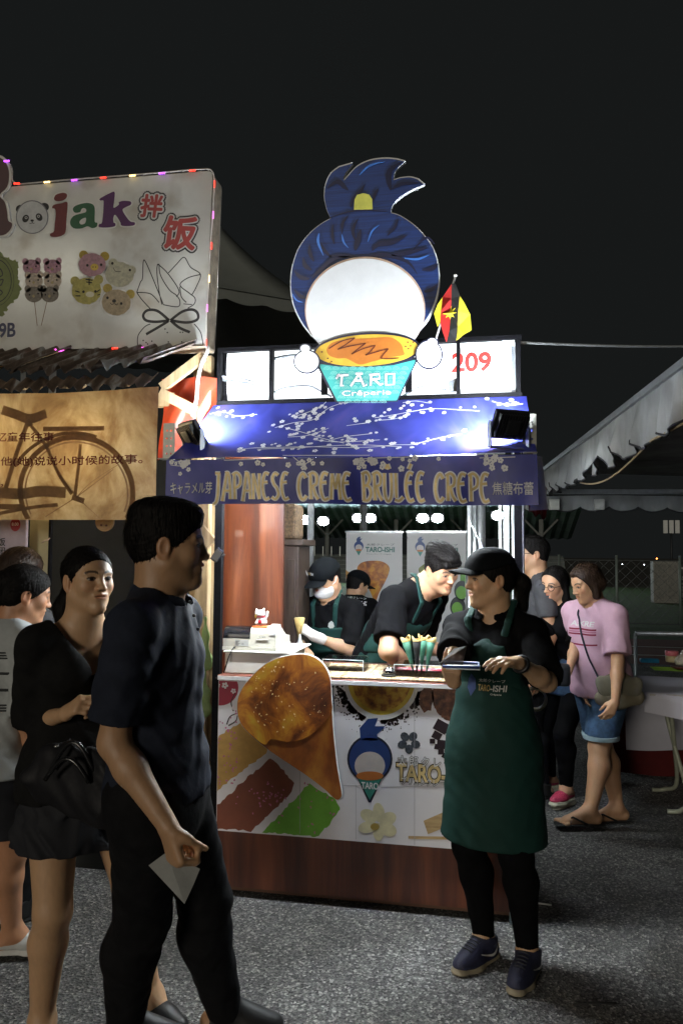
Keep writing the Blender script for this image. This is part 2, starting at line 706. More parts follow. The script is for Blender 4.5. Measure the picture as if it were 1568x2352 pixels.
class Body:
    def __init__(s, label, base, yaw, H=1.65, sex='f', lean=0, side=0, twist=0, head=(0, 0, 0), arms=None, feet=None,
                 tone=(.42, .25, .15), build=1.0, belly=0.0, pelvis=(0, 0, 0), headscale=None, mouth=0, name='person', nod=0.0, group=None):
        s.H, s.sex, s.build, s.tone = H, sex, build, np.array(tone)
        s.base = np.array([base[0], base[1], 0.0])
        s.root = thing(name, label, 'person', tuple(s.base), group)
        ph = math.radians(yaw)
        s.fwd = np.array([math.cos(ph), math.sin(ph), 0])
        s.rt = np.array([math.sin(ph), -math.cos(ph), 0])
        tp = math.radians(yaw + twist)
        s.cf = np.array([math.cos(tp), math.sin(tp), 0])      # chest forward
        s.cr = np.array([math.sin(tp), -math.cos(tp), 0])
        ln, sd_ = math.radians(lean), math.radians(side)

        def updir(k):
            return unit(Z0 * math.cos(ln * k) + s.fwd * math.sin(ln * k) + s.rt * math.sin(sd_ * k))
        s.P = s.rt * pelvis[0] + s.fwd * pelvis[1] + Z0 * (.530 * H + pelvis[2])
        s.W = s.P + updir(.5) * .100 * H
        s.Ch = s.W + updir(.9) * .110 * H
        s.upc = updir(1.0)
        s.cf = unit(s.cf - s.upc * (s.cf @ s.upc))
        s.N = s.Ch + s.upc * .105 * H
        sw = (.096 if sex == 'f' else .111) * H * build ** .5
        s.S = {1: s.N - s.upc * .040 * H + s.cr * sw, -1: s.N - s.upc * .040 * H - s.cr * sw}
        hy, hp, hr = [math.radians(v) for v in head]
        s.hR = head_frame(ph + hy, hp, hr)
        s.hs = headscale or (.97 if sex == 'f' else 1.03)
        nd = unit(s.upc * .75 + Z0 * .4 + s.cf * (.16 + nod))
        s.hc = s.N + nd * .090 * H + s.hR[:, 1] * .012
        s.hips = {1: s.P + s.rt * .052 * H, -1: s.P - s.rt * .052 * H}
        ua, fa = .178 * H, .150 * H
        s.El, s.Wr, s.hand = {}, {}, {}
        arms = arms or {}
        for k in (1, -1):
            a = arms.get(k, {})
            w = a.get('w')
            if w is None:
                w = s.S[k] + s.rt * k * .05 - Z0 * (ua + fa) * .97 + s.fwd * .06
            else:
                w = np.array(w, float) - s.base
            pole = a.get('pole', -s.fwd + s.rt * k * .3)
            s.El[k], s.Wr[k] = ik(s.S[k], w, ua, fa, pole)
            s.hand[k] = a
        th, sh = .25 * H, .24 * H
        s.Kn, s.An, s.fy = {}, {}, {}
        feet = feet or {}
        for k in (1, -1):
            a = feet.get(k, {})
            p = a.get('p')
            an = (s.rt * k * .075 if p is None else np.array([p[0], p[1], 0]) - s.base) + Z0 * (.048 * H + a.get('z', 0))
            fyw = math.radians(a.get('yaw', yaw + k * -8))
            s.fy[k] = np.array([math.cos(fyw), math.sin(fyw), 0])
            s.Kn[k], s.An[k] = ik(s.hips[k], an, th, sh, a.get('pole', s.fy[k]))
        s.belly = belly
        s.mouth = mouth

    # --- shared limb shapes, e = inflation
    def torso(s, e=0.0, k=.035, wob=0.0):
        H, f, b = s.H, s.sex == 'f', s.build
        hip, wa, ch = (.090, .072, .078) if f else (.086, .084, .092)
        hip, wa, ch = hip * b * H + e, wa * b * H + e, ch * b * H + e
        o = [cap(s.P - Z0 * .02 * H, s.W, hip, wa, s.fwd, .72, k=k, wob=wob),
             cap(s.W, s.Ch, wa, ch, s.cf, .70, k=k, wob=wob),
             cap(s.Ch, s.N - s.upc * .035 * H, ch, .062 * H + e, s.cf, .68, k=k, wob=wob),
             cap(s.S[1] - s.cr * .012, s.S[-1] + s.cr * .012, .031 * H * b + e * .8, None, s.cf, .95, k=.04),
             cap(s.N - s.upc * .01 - s.cf * .012, s.S[1] + s.upc * .012, .032 * H + e * .5, .022 * H + e * .7, k=.035),
             cap(s.N - s.upc * .01 - s.cf * .012, s.S[-1] + s.upc * .012, .032 * H + e * .5, .022 * H + e * .7, k=.035),
             cap(s.hips[1] - s.fwd * .010, s.hips[-1] - s.fwd * .010, .050 * H * b + e, k=.04)]
        if f:
            for q in (1, -1):
                o.append(elp(s.Ch + s.cr * q * .042 * H + s.cf * .045 * H + s.upc * .012 * H, np.array([.037, .033, .037]) * H + e, k=.05))
        if s.belly:
            o.append(elp(s.W + s.fwd * .045 * H + Z0 * .0, (.080 * H + e, .06 * H * (1 + s.belly) + e, .10 * H + e), np.stack([s.rt, s.fwd, Z0], 1), k=.08))
        return o

    def arm(s, q, e=0.0, k=.02, frac=None, wob=0.0, flare=0.0):
        H, b = s.H, s.build * (.78 if s.sex == 'f' else .90)
        S, E, W = s.S[q], s.El[q], s.Wr[q]
        o = []
        cut = None
        if frac is not None and frac <= 1:
            d = unit(E - S)
            c = S + (E - S) * frac
            cut = [(c, d)]
        o.append(cap(S, E, .0335 * H * b + e, .0265 * H * b + e + flare, k=k, cut=cut, wob=wob))
        if frac is None or frac > 1:
            d = unit(W - E)
            cut = [(E + (W - E) * (frac - 1), d)] if frac else None
            o.append(cap(E, E + (W - E) * .32, .0265 * H * b + e, .0275 * H * b + e, k=k, cut=cut, wob=wob))
            o.append(cap(E + (W - E) * .3, W, .0275 * H * b + e, .0168 * H * b + e, k=k, cut=cut, wob=wob))
        return o

    def leg(s, q, e=0.0, k=.025, frac=None, flare=0.0, wob=0.0, top=0.0):
        H, b = s.H, s.build
        Hp, K, A = s.hips[q], s.Kn[q], s.An[q]
        o = []
        cut = None
        if frac is not None and frac <= 1:
            cut = [(Hp + (K - Hp) * frac, unit(unit(K - Hp) + np.array([0, 0, -.6])))]
        o.append(cap(Hp, K, .056 * H * b + e + top, .036 * H * b + e + flare, k=k, cut=cut, wob=wob))
        if frac is None or frac > 1:
            cut = [(K + (A - K) * (frac - 1), unit(A - K))] if frac else None
            bk = -s.fy[q] * .012 * H
            m = K + (A - K) * .3 + bk
            o.append(cap(K, m, .034 * H * b + e + flare, .0365 * H * b + e + flare, k=k, cut=cut, wob=wob))
            o.append(cap(m, A, .0365 * H * b + e + flare, .0225 * H + e + flare, k=k, cut=cut, wob=wob))
        return o

    def foot(s, q, toes=False):
        H, A, f = s.H, s.An[q], s.fy[q]
        r = np.array([f[1], -f[0], 0]) * q
        g = A - Z0 * .048 * H
        o = [cap(A, g - f * .025 * H + Z0 * .024 * H, .024 * H, .022 * H, k=.02),
             cap(A + f * .012, g + f * (.085 if toes else .05) * H + Z0 * .016 * H, .024 * H, .018 * H, k=.03),
             cap(g - f * .02 * H + Z0 * .018 * H, g + f * (.09 if toes else .06) * H + Z0 * .012 * H - r * .004, .019 * H if toes else .014 * H, None, Z0, .8, k=.02)]
        for i in range(5 if toes else 0):
            t = (i - 2) * .0115 * H
            o.append(cap(g + f * .09 * H + r * t + Z0 * .009 * H, g + f * ((.122 - .006 * (i if q else 0)) * H) + r * t * 1.1 + Z0 * .008 * H,
                         (.0095 if i == 0 else .0075) * H, (.0085 if i == 0 else .006) * H, k=.004))
        return o

    def fingers(s, q):
        a = s.hand[q]
        if a.get('none'):
            return []
        sc = (.90 if s.sex == 'f' else 1.0) * s.H / 1.68 * a.get('scale', 1.0)
        W = s.Wr[q]
        d = unit(a.get('dir', s.Wr[q] - s.El[q]))
        n = np.array(a.get('palm', -s.rt * q), float)
        n = unit(n - d * (n @ d))
        lat = np.cross(d, n) * q
        cu = a.get('curl', (.3, .35, .4, .45, .5))
        o = []
        kn = [(.027, .088), (.009, .093), (-.010, .088), (-.027, .079)]
        for i, (l, r) in enumerate(kn):
            kp = W + (d * r + lat * l) * sc
            o.append(cap(W + lat * l * .55 * sc + d * .012 * sc, kp, .0135 * sc, .0105 * sc, k=.018))
            L = (.96, 1.06, .98, .80)[i]
            c = cu[i + 1]
            p, dd, ang = kp, d, 0.0
            dd0 = unit(d + lat * l * a.get('spread', 1.0) * 3.0)
            for sl, rr, cc in ((.043, .0090, .9), (.027, .0080, 1.15), (.021, .0070, .7)):
                ang += c * cc
                dd = dd0 * math.cos(ang) + n * math.sin(ang)
                e2 = p + dd * sl * L * sc
                o.append(cap(p, e2, rr * sc, rr * .9 * sc, k=.006))
                p = e2
        tb = W + (d * .024 + lat * .022 + n * .006) * sc
        ct = cu[0]
        t1 = unit(d * .72 + lat * (.75 - ct * .4) + n * (.25 + ct * .5))
        t2 = unit(d * .95 + lat * (.35 - ct * .6) + n * (.2 + ct * .8))
        p1 = tb + t1 * .036 * sc
        p2 = p1 + t2 * .032 * sc
        o += [cap(W + d * .01 * sc, tb + t1 * .02 * sc, .014 * sc, .0145 * sc, k=.015), cap(tb, p1, .0135 * sc, .0105 * sc, k=.010), cap(p1, p2, .0102 * sc, .0090 * sc, k=.006),
              cap(p2, p2 + unit(t2 + n * .25 * ct) * .024 * sc, .0090 * sc, .0072 * sc, k=.006)]
        return o

    def hp(s, x, y, z):
        return s.hc + s.hR @ (np.array([x, y, z]) * s.hs)

    def he(s, c, r, **kw):
        return elp(s.hp(*c), np.array(r) * s.hs, s.hR, **kw)

    def hcap(s, a, b, r1, r2=None, **kw):
        if 'n' in kw:
            kw['n'] = s.hR @ np.array(kw['n'], float)
        return cap(s.hp(*a), s.hp(*b), r1 * s.hs, None if r2 is None else r2 * s.hs, **kw)

    def head_ops(s):
        f = s.sex == 'f'
        o = [s.he((0, -.014, .036), (.073, .092, .080), k=.02),
             s.he((0, .030, .022), (.061, .056, .066), k=.03),
             s.he((0, .026, -.034), (.056 if f else .060, .060, .070), k=.03),
             s.hcap((0, -.028, -.02), (0, -.012, -.115), .054 if f else .060, .052 if f else .060, k=.03)]
        for q in (1, -1):
            o += [s.hcap((q * .050, .004, -.048), (q * .012, .066, -.094), .020 if f else .025, .015 if f else .019, k=.03),
                  s.he((q * .037, .058, -.020), (.023, .022, .024), k=.024),
                  s.hcap((q * .044, .070, .025), (q * .014, .083, .023), .008, .009, k=.014)]
        o += [s.he((0, .079, -.093), (.018, .016, .016), k=.02), s.he((0, .078, -.055), (.026, .018, .024), k=.018)]
        for q in (1, -1):
            o.append(s.he((q * .031, .094, .007), (.019, .013, .011), k=.012, sub=True))
        o += [s.hcap((0, .083, .020), (0, .103, -.020), .0065, .0085, k=.016), s.he((0, .104, -.024), (.0105, .0105, .0095), k=.008)]
        for q in (1, -1):
            o += [s.he((q * .012, .095, -.027), (.0085, .0100, .0075), k=.006),
                  s.he((q * .031, .0705, .006), (.0145, .0150, .0130), k=.004),
                  s.hcap((q * .017, .085, .0135), (q * .044, .0785, .0125), .0038, .0034, k=.004)]
        if s.mouth:   # open smile
            o += [s.he((0, .096, -.056), (.020, .012, .0085 * s.mouth), k=.006, sub=True)]
        o += [s.hcap((-.022, .0870, -.0500), (0, .0940, -.0480), .0036, .0052, k=.006), s.hcap((.022, .0870, -.0500), (0, .0940, -.0480), .0036, .0052, k=.006)]
        o += [s.hcap((-.015, .0880, -.0590 - .006 * s.mouth), (.015, .0880, -.0590 - .006 * s.mouth), .0056, .0056, k=.007)]
        if not s.mouth:
            o += [s.hcap((-.024, .0955, -.0538), (.024, .0955, -.0538), .0026, .0026, k=.003, sub=True)]
        for q in (1, -1):
            o += [s.he((q * .075, -.008, -.004), (.009, .019, .031), k=.008), s.he((q * .083, -.004, -.004), (.006, .011, .020), k=.006, sub=True),
                  s.he((q * .072, .0, -.030), (.008, .009, .011), k=.006)]
        return o

    def flesh(s, hres=.0026, bres=.010, legs=True, barefoot=False, fres=.0036):
        neck = [cap(s.N - s.upc * .03, s.hp(0, -.02, -.05), .043 * s.H * (.86 if s.sex == 'f' else 1.0), .036 * s.H * (.88 if s.sex == 'f' else 1.0), k=.035)]
        ops = [o for o in s.torso(-.016)] + neck
        for q in (1, -1):
            ops += s.arm(q) + (s.leg(q) + s.foot(q, barefoot) if legs else [])
        hops = s.head_ops()
        fing = {q: s.fingers(q) for q in (1, -1)}
        allo = ops + hops + fing[1] + fing[-1]
        boxes = [(s.hc - .150 * s.hs, s.hc + .165 * s.hs, hres)]
        for q in (1, -1):
            if fing[q]:
                boxes.append((np.min([o[1] for o in fing[q]], 0) + .012, np.max([o[2] for o in fing[q]], 0) - .012, fres))
            if barefoot:
                fo = s.foot(q, True)
                boxes.append((np.min([o[1] for o in fo], 0) + .01, np.max([o[2] for o in fo], 0) - .01, .005))
        V, Fq = field_mesh(allo, bres)
        V = relax(V, Fq, 1)
        cen = V[Fq].mean(1)
        keep = np.ones(len(Fq), bool)
        for lo, hi, r in boxes:
            keep &= ~((cen > lo + r * 2) & (cen < hi - r * 2)).all(1)
        Vs, Fs = [V], [Fq[keep]]
        for lo, hi, r in boxes:
            v, f2 = field_mesh(allo, r, lo, hi)
            Fs.append(f2 + sum(len(x) for x in Vs))
            Vs.append(relax(v, f2, 1, .35))
        V, Fq = np.concatenate(Vs), np.concatenate(Fs)
        me = mesh_np('body', V, Fq)
        # skin tones by region
        L = (V - s.hc) @ s.hR / s.hs
        x, y, z = np.abs(L[:, 0]), L[:, 1], L[:, 2]
        C = np.tile(s.tone, (len(V), 1))

        def put(m, c, w=1.0):
            C[m] = C[m] * (1 - w) + np.array(c) * w
        front = y > .055
        red = s.tone * np.array([1.05, .72, .70])
        put(front & (((x - .036) / .026) ** 2 + ((z + .020) / .02) ** 2 < 1), s.tone * np.array([1.08, .92, .9]), .6)
        put(((x / .024) ** 2 + ((z + .0545 + .003 * s.mouth) / (.0095 + .005 * s.mouth)) ** 2 < 1) & (y > .078), red * np.array([.95, .78, .8]), .6)
        put((x < .022) & (np.abs(z + .0538) < .0016) & (y > .078) & (s.mouth == 0), s.tone * .3, .7)
        put((((x - .073) / .02) ** 2 + ((y + .005) / .03) ** 2 + ((z + .004) / .036) ** 2 < 1), s.tone * np.array([1.05, .85, .8]), .5)
        if s.mouth:
            put((x < .017) & (z < -.049) & (z > -.060) & (y > .07) & (y < .0915), (.62, .60, .55))
        dk = np.array([.012, .009, .008])
        bz = .026 + .006 * (1 - ((x - .032) / .02) ** 2)
        put(front & (x > .012) & (x < .052) & (np.abs(z - bz) < .0042), dk, .85)
        ex, ez = (x - .031), (z - .0065)
        put(front & ((ex / .0150) ** 2 + ((ez - .0012) / .0072) ** 2 < 1), dk, .9)
        put(front & ((ex / .0125) ** 2 + ((ez + .0008) / .0034) ** 2 < 1), (.34, .31, .29))
        put(front & (ex ** 2 + ez ** 2 < .0064 ** 2), dk)
        put((y > .088) & (((x - .0085) / .0042) ** 2 + ((z + .0325) / .003) ** 2 < 1), s.tone * .25, .8)
        ca = me.color_attributes.new('tone', 'FLOAT_COLOR', 'POINT')
        ca.data.foreach_set('color', np.concatenate([C, np.ones((len(V), 1))], 1).astype(np.float32).ravel())
        s.body = link('body', me, s.root, SKIN)
        return s

    def wear(s, name, ops, mat, res=.009, it=1, label=None):
        o = blob(name, ops, res, mat, s.root, it)
        if label:
            o['label'] = label
        return o

    # --- garments
    def tee(s, mat, name='shirt', sleeve=.62, hem=.47, e=.014, v=0.0, res=.008, collar=False, flare=.012, loose=.0, wide=.0, fold=.0055):
        H = s.H
        hz = hem * H
        ops = s.torso(e, .04, wob=fold)
        ops = [o for o in ops]
        low = np.array([s.P[0], s.P[1], hz])
        ops.append(cap(s.P + Z0 * .03, np.array([s.P[0], s.P[1], min(hz, s.P[2])]) - Z0 * .06, ((.092 if s.sex == 'f' else .090)) * H * s.build + e + loose, None, s.fwd, .78, k=.06, wob=.004))
        # hem
        big = 3.0
        ops.append(elp(low - Z0 * .5, (1, 1, .5), k=.0, sub=True))
        ops[-1] = (lambda x, y, z: z - hz + .006 * np.sin(x * 21 + y * 17) + 0 * x + 0 * y, low - np.array([.6, .6, .9]), low + np.array([.6, .6, .05]), .0, True, 0)
        for q in (1, -1):
            ops += s.arm(q, e + .003, .025, sleeve, wob=.004, flare=flare)
        # neck opening
        nr = .043 * H * (.9 if s.sex == 'f' else 1.02) + wide
        ops.append(cap(s.N - s.upc * .015, s.N + s.upc * .2 + s.cf * .03, nr, nr * 1.2, k=.012, sub=True))
        if v:
            ops.append(cap(s.N + s.cf * .05 + s.upc * .03, s.N + s.cf * (.115) - s.upc * v, nr * .95, .008, k=.012, sub=True))
        s.top = s.wear(name, ops, mat, res)
        if collar:
            c = []
            prev = None
            for i in range(15):
                t = math.pi * (-.5 + .04) + (2 * math.pi - .24) * i / 14 + .08
                t = math.pi / 2 + .50 + (2 * math.pi - 1.0) * i / 14
                r = .044 * H * (1.02 if s.sex == 'f' else 1.08)
                p = s.N + s.upc * (.012 - .024 * math.sin(t)) + (s.cr * math.cos(t) + s.cf * math.sin(t)) * r + s.cf * .012
                if prev is not None:
                    c.append(cap(prev, p, .017, None, (s.cr * math.cos(t) + s.cf * math.sin(t)) + s.upc * .5, .34, k=.006))
                prev = p
            s.wear('collar', c, mat, .005)
        return s

    def trousers(s, mat, name='trousers', e=.010, frac=None, flare=.0, top=.0, res=.009, wob=.003):
        ops = [cap(s.P - Z0 * .03, s.P + Z0 * .08, .095 * s.H * s.build + e, .088 * s.H * s.build + e, s.fwd, .74, k=.05),
               cap(s.hips[1] - s.fwd * .012, s.hips[-1] - s.fwd * .012, .054 * s.H * s.build + e, k=.05)]
        for q in (1, -1):
            ops += s.leg(q, e, .03, frac, flare, wob, top)
        s.wear(name, ops, mat, res)
        return s

    def shoe(s, q, upper, sole, res=.0045, kind='sneaker', label=None):
        H, A, f = s.H, s.An[q], s.fy[q]
        r = np.array([f[1], -f[0], 0])
        g = A - Z0 * .048 * H
        L = .148 * H
        h, t = g - f * .036 * H, g + f * (L - .036 * H)
        lo = [(g + Z0 * .004, -Z0)]
        hi = [(g + Z0 * (.030 if kind == 'sneaker' else .024), Z0)]
        so = [cap(h + f * .02, g + f * .05 * H, .025 * H, .029 * H, k=.02, cut=lo + hi), cap(g + f * .05 * H, t - f * .035, .029 * H, .024 * H, k=.02, cut=lo + hi)]
        o = thing_part('shoe', s.root)
        blob('sole', so, res, sole, o)
        lo2 = [(g + Z0 * .026, -Z0)]
        up = [cap(h + f * .022 + Z0 * .03, g + f * .05 * H + Z0 * .03, .023 * H, .027 * H, k=.02, cut=lo2),
              cap(g + f * .04 * H + Z0 * .03, t - f * .036 + Z0 * .024, .027 * H, .021 * H, k=.02, cut=lo2)]
        if kind == 'sneaker':
            up += [cap(A - f * .008 + Z0 * .012, g + Z0 * .03, .031 * H, .028 * H, k=.02, cut=lo2 + [(A + Z0 * .022 - f * .01, unit(Z0 - f * .25))]),
                   cap(A + f * .02, g + f * .075 * H + Z0 * .03, .024 * H, .022 * H, k=.02, cut=lo2)]
        s.upper = blob('upper', up, res, upper, o)
        return o

    # --- hair
    def hair(s, mat, parts, name='hair', res=.0045, wisps=260, comb=(0, -.5, -1), wlen=.05):
        V, Fq = field_mesh(parts, res)
        V = relax(V, Fq, 1)
        L = (V - s.hc) @ s.hR
        an = np.arctan2(L[:, 0], L[:, 2] - .02) + .8 * np.arctan2(L[:, 1], np.abs(L[:, 2]) + .12)
        d = .0007 * np.sin(an * 34 + 3 * np.sin(L[:, 1] * 30)) + .0005 * np.sin(an * 71 + L[:, 1] * 60)
        V = V + (V - s.hc) / (np.linalg.norm(V - s.hc, axis=1)[:, None] + 1e-6) * d[:, None]
        ob = link(name, mesh_np(name, V, Fq), s.root, mat)
        if wisps:
            from mathutils.bvhtree import BVHTree
            bv = BVHTree.FromPolygons([Vector(p) for p in V], [tuple(q) for q in Fq.tolist()])
            rr = random.Random(len(V))
            mb = MB()
            cb = s.hR @ np.array(comb, float)
            for _ in range(wisps):
                p = Vector(V[rr.randrange(len(V))])
                d = Vector(cb) + Vector((rr.gauss(0, .25), rr.gauss(0, .25), rr.gauss(0, .25)))
                L, fl = rr.uniform(.5, 1.2) * wlen, rr.random() ** 3 * .007
                pts = []
                for k in range(6):
                    h = bv.find_nearest(p)
                    if h[0] is None:
                        break
                    nn = h[1]
                    if nn.dot(p - Vector(s.hc)) < 0:
                        nn = -nn
                    pts.append(h[0] + nn * (.0006 + fl * k / 5))
                    d = (d - nn * d.dot(nn))
                    if d.length < 1e-4:
                        break
                    d.normalize()
                    p = h[0] + d * L / 5
                    d = d + Vector(cb) * .25
                if len(pts) > 2:
                    mb.tube(pts, .0009, 3, .0003, cap=False)
            mb.build('hair_strands', mat, ob)['kind'] = 'stuff'
        return ob

    def hair_base(s, thick=.010, front=(.088, .068), slope=(.757, -.656), k=.012, low=None):
        p0 = s.hp(0, *front)
        n = s.hR @ np.array([0, slope[0], slope[1]])
        cuts = [(p0, n)]
        if low is not None:
            cuts.append((s.hp(0, 0, low), -s.hR[:, 2]))
        return [s.he((0, -.014, .036), (.073 + thick, .093 + thick, .080 + thick), k=k, cut=cuts),
                s.he((0, .022, .030), (.062 + thick, .060 + thick, .066 + thick), k=k, cut=cuts),
                s.he((0, -.030, -.012), (.066 + thick * .6, .066 + thick * .6, .072), k=k, cut=cuts)]

    def cap_hat(s, mat, tilt=0.0, name='baseball_cap', brim_dir=1, e=.014, drop=.10):
        c0 = s.hp(0, .08, .030 + tilt)
        n = -(s.hR @ unit([0, .10, 1.0]))
        ops = [s.he((0, -.012, .040), (.077 + e * .8, .097 + e * .8, .084 + e * .8), k=.01, cut=[(c0, n)]),
               s.he((0, .030, .040), (.066 + e * .7, .066 + e * .6, .070 + e * .7), k=.03, cut=[(c0, n)])]
        b = s.hR
        par = thing_part(name, s.root)
        blob('crown', ops, .0045, mat, par)
        vis = elp(s.hp(0, .100 * brim_dir, .030 + tilt), np.array([.074, .082, .008]) * s.hs, b, k=.0,
                  warp=lambda x, y, z: (x, y, z + x * x * 4.0 / s.hs + drop * y * brim_dir), cut=[(s.hp(0, .055 * brim_dir, 0), -b[:, 1] * brim_dir)])
        blob('visor', [vis], .0035, mat, par)
        blob('button', [s.he((0, -.008, .132), (.008, .008, .005))], .003, mat, par)
        return par

    def apron(s, mat, top_h=.06, hem=.27, e=.024, bib=.075, res=.007, straps=True, wrap=-.2, hemtilt=0.0, flare=.03, low_r=None):
        """bib apron: bib and skirt wrap the front, straps go over the shoulders, a tie round the waist"""
        H = s.H
        par = thing_part('apron', s.root)
        wz = s.W[2] - .01 * H
        g = [(s.P - s.fwd * abs(wrap) * .0 + s.fwd * wrap * .1, -s.fwd)]
        hz = hem * H
        cutlow = [(np.array([s.P[0], s.P[1], hz]), unit(-Z0 + s.rt * hemtilt))]
        b = s.P.copy()
        b[2] = hz - .1
        sk = [cap(s.W, s.P - Z0 * .04, .082 * H * s.build + e, .100 * H * s.build + e, s.fwd, .80, k=.04, cut=g, wob=.0015),
              cap(s.P - Z0 * .02, b, .100 * H * s.build + e, (low_r or .100 * H) + e + flare, s.fwd, .82, k=.04, cut=g + cutlow, wob=.0022)]
        inner = [cap(s.W + Z0 * .2, s.P - Z0 * .04, .082 * H * s.build + e - .006, .100 * H * s.build + e - .006, s.fwd, .80, k=0, sub=True),
                 cap(s.P - Z0 * .02, b - Z0 * .2, .100 * H * s.build + e - .006, (low_r or .1 * H) + e + flare - .004, s.fwd, .82, k=0, sub=True)]
        tops = s.torso(e - .004, .04)
        bt = s.Ch + s.upc * (top_h * H)
        bibcut = [(bt, unit(s.upc)), (s.Ch + s.cr * bib * H, unit(s.cr + s.upc * .25)), (s.Ch - s.cr * bib * H, unit(-s.cr + s.upc * .25)), (s.Ch + s.cf * .0, -s.cf), (s.W - Z0 * .02, -Z0)]
        bb = []
        for fn, a, c, k, sub, tg in tops:
            def fn2(x, y, z, fn=fn):
                d = fn(x, y, z)
                for p, m in bibcut:
                    d = np.maximum(d, (x - p[0]) * m[0] + (y - p[1]) * m[1] + (z - p[2]) * m[2])
                return d
            bb.append((fn2, a, c, k, sub, tg))
        s.skirt = blob('skirt_panel', sk, res, mat, par)
        s.bib = blob('bib', bb, res, mat, par)
        if straps:
            for q in (1, -1):
                p0 = bt + s.cr * q * bib * .62 * H + s.cf * (.062 * H)
                p1 = s.N + s.cr * q * .052 * H + s.cf * .052 * H - s.upc * .012 * H
                p2 = s.N + s.cr * q * .046 * H - s.cf * .01 * H + s.upc * .034 * H
                p3 = s.N - s.cf * .05 * H + s.upc * .012 * H
                st = [cap(p0, p1, .016, None, unit(s.cf), .45, k=.005), cap(p1, p2, .016, None, unit(s.cf + s.upc), .45, k=.005), cap(p2, p3, .016, None, s.upc, .45, k=.005)]
                blob('strap', st, .005, mat, par)
        return par


def thing_part(name, parent):
    o = bpy.data.objects.new(name, None)
    o.empty_display_size = .05
    col.objects.link(o)
    o.parent = parent
    return o
# ------------------------------------------------------------------ ground
def asphalt():
    m = bpy.data.materials.new('asphalt')
    m.use_nodes = True
    nt = m.node_tree
    N, Lk = nt.nodes, nt.links
    b = N['Principled BSDF']
    tc = N.new('ShaderNodeTexCoord')

    def noise(sc, det=4):
        n = N.new('ShaderNodeTexNoise')
        n.inputs['Scale'].default_value = sc
        n.inputs['Detail'].default_value = det
        Lk.new(tc.outputs['Object'], n.inputs['Vector'])
        return n.outputs['Fac']

    def vor(sc, out):
        n = N.new('ShaderNodeTexVoronoi')
        n.inputs['Scale'].default_value = sc
        Lk.new(tc.outputs['Object'], n.inputs['Vector'])
        return n.outputs[out]

    def ramp(src, stops):
        r = N.new('ShaderNodeValToRGB')
        e = r.color_ramp.elements
        e[0].position, e[0].color = stops[0][0], (*stops[0][1], 1)
        e[1].position, e[1].color = stops[-1][0], (*stops[-1][1], 1)
        for p, c in stops[1:-1]:
            q = e.new(p)
            q.color = (*c, 1)
        Lk.new(src, r.inputs['Fac'])
        return r.outputs['Color']

    def mix(a, c, fac, mode='MIX'):
        x = N.new('ShaderNodeMix')
        x.data_type = 'RGBA'
        x.blend_type = mode
        if isinstance(fac, float):
            x.inputs[0].default_value = fac
        else:
            Lk.new(fac, x.inputs[0])
        Lk.new(a, x.inputs[6])
        Lk.new(c, x.inputs[7])
        return x.outputs[2]
    chips = ramp(vor(105, 'Color'), [(.12, (.048, .048, .049)), (.42, (.098, .098, .098)), (.68, (.16, .16, .157)), (.93, (.40, .39, .37))])
    fine = ramp(vor(210, 'Color'), [(.2, (.3, .3, .3)), (.8, (1.5, 1.5, 1.45))])
    c = mix(chips, fine, .6, 'MULTIPLY')
    big = ramp(noise(1.1, 6), [(.34, (.40, .38, .35)), (.62, (1.3, 1.3, 1.3))])
    c = mix(c, big, .8, 'MULTIPLY')
    c = mix(c, ramp(noise(.45, 4), [(.40, (.55, .53, .50)), (.60, (1.15, 1.15, 1.15))]), .8, 'MULTIPLY')
    oil = ramp(noise(1.9, 8), [(.56, (1, 1, 1)), (.66, (.38, .35, .31))])
    c = mix(c, oil, .75, 'MULTIPLY')
    Lk.new(c, b.inputs['Base Color'])
    rr = ramp(noise(2.6, 7), [(.55, (.85, .85, .85)), (.70, (.5, .5, .5))])
    Lk.new(rr, b.inputs['Roughness'])
    bp = N.new('ShaderNodeBump')
    bp.inputs['Strength'].default_value = .9
    bp.inputs['Distance'].default_value = .007
    Lk.new(vor(105, 'Distance'), bp.inputs['Height'])
    Lk.new(bp.outputs['Normal'], b.inputs['Normal'])
    return m


def sheet(name, x0, y0, x1, y1, z, mat, label=None):
    o = MB().raw([(x0, y0, z), (x1, y0, z), (x1, y1, z), (x0, y1, z)], [(0, 1, 2, 3)]).build(name, mat)
    return tag(o, kind='structure')


# far ground reaching the horizon, then the nearer sheets a step above it
grass_far = ramp_mat('grass_blades', [(.3, (.018, .050, .012)), (.5, (.040, .095, .022)), (.7, (.070, .13, .035))], 3.0, .9, .3, (6, 1, 1))
sheet('ground', -300, -60, 300, 420, -.012, M('dark_soil', (.05, .05, .04), .95, var=.3, scale=.3))
sheet('grass_field', -60, 12.2, 60, 37.0, -.008, grass_far)
sheet('running_track', -60, 8.6, 60, 12.2, -.004, ramp_mat('track_rubber', [(.35, (.11, .035, .022)), (.65, (.20, .062, .04))], 30, .95, .3))
sheet('asphalt_lane', -30, -20, 30, 8.6, 0.0, asphalt())
for k, yy in enumerate((9.7, 10.9)):
    o = MB().box((-60, yy - .03, -.0035), (60, yy + .03, 0.0)).build('lane_line', M('line_paint', (.5, .48, .44), .8))
    tag(o, kind='structure')

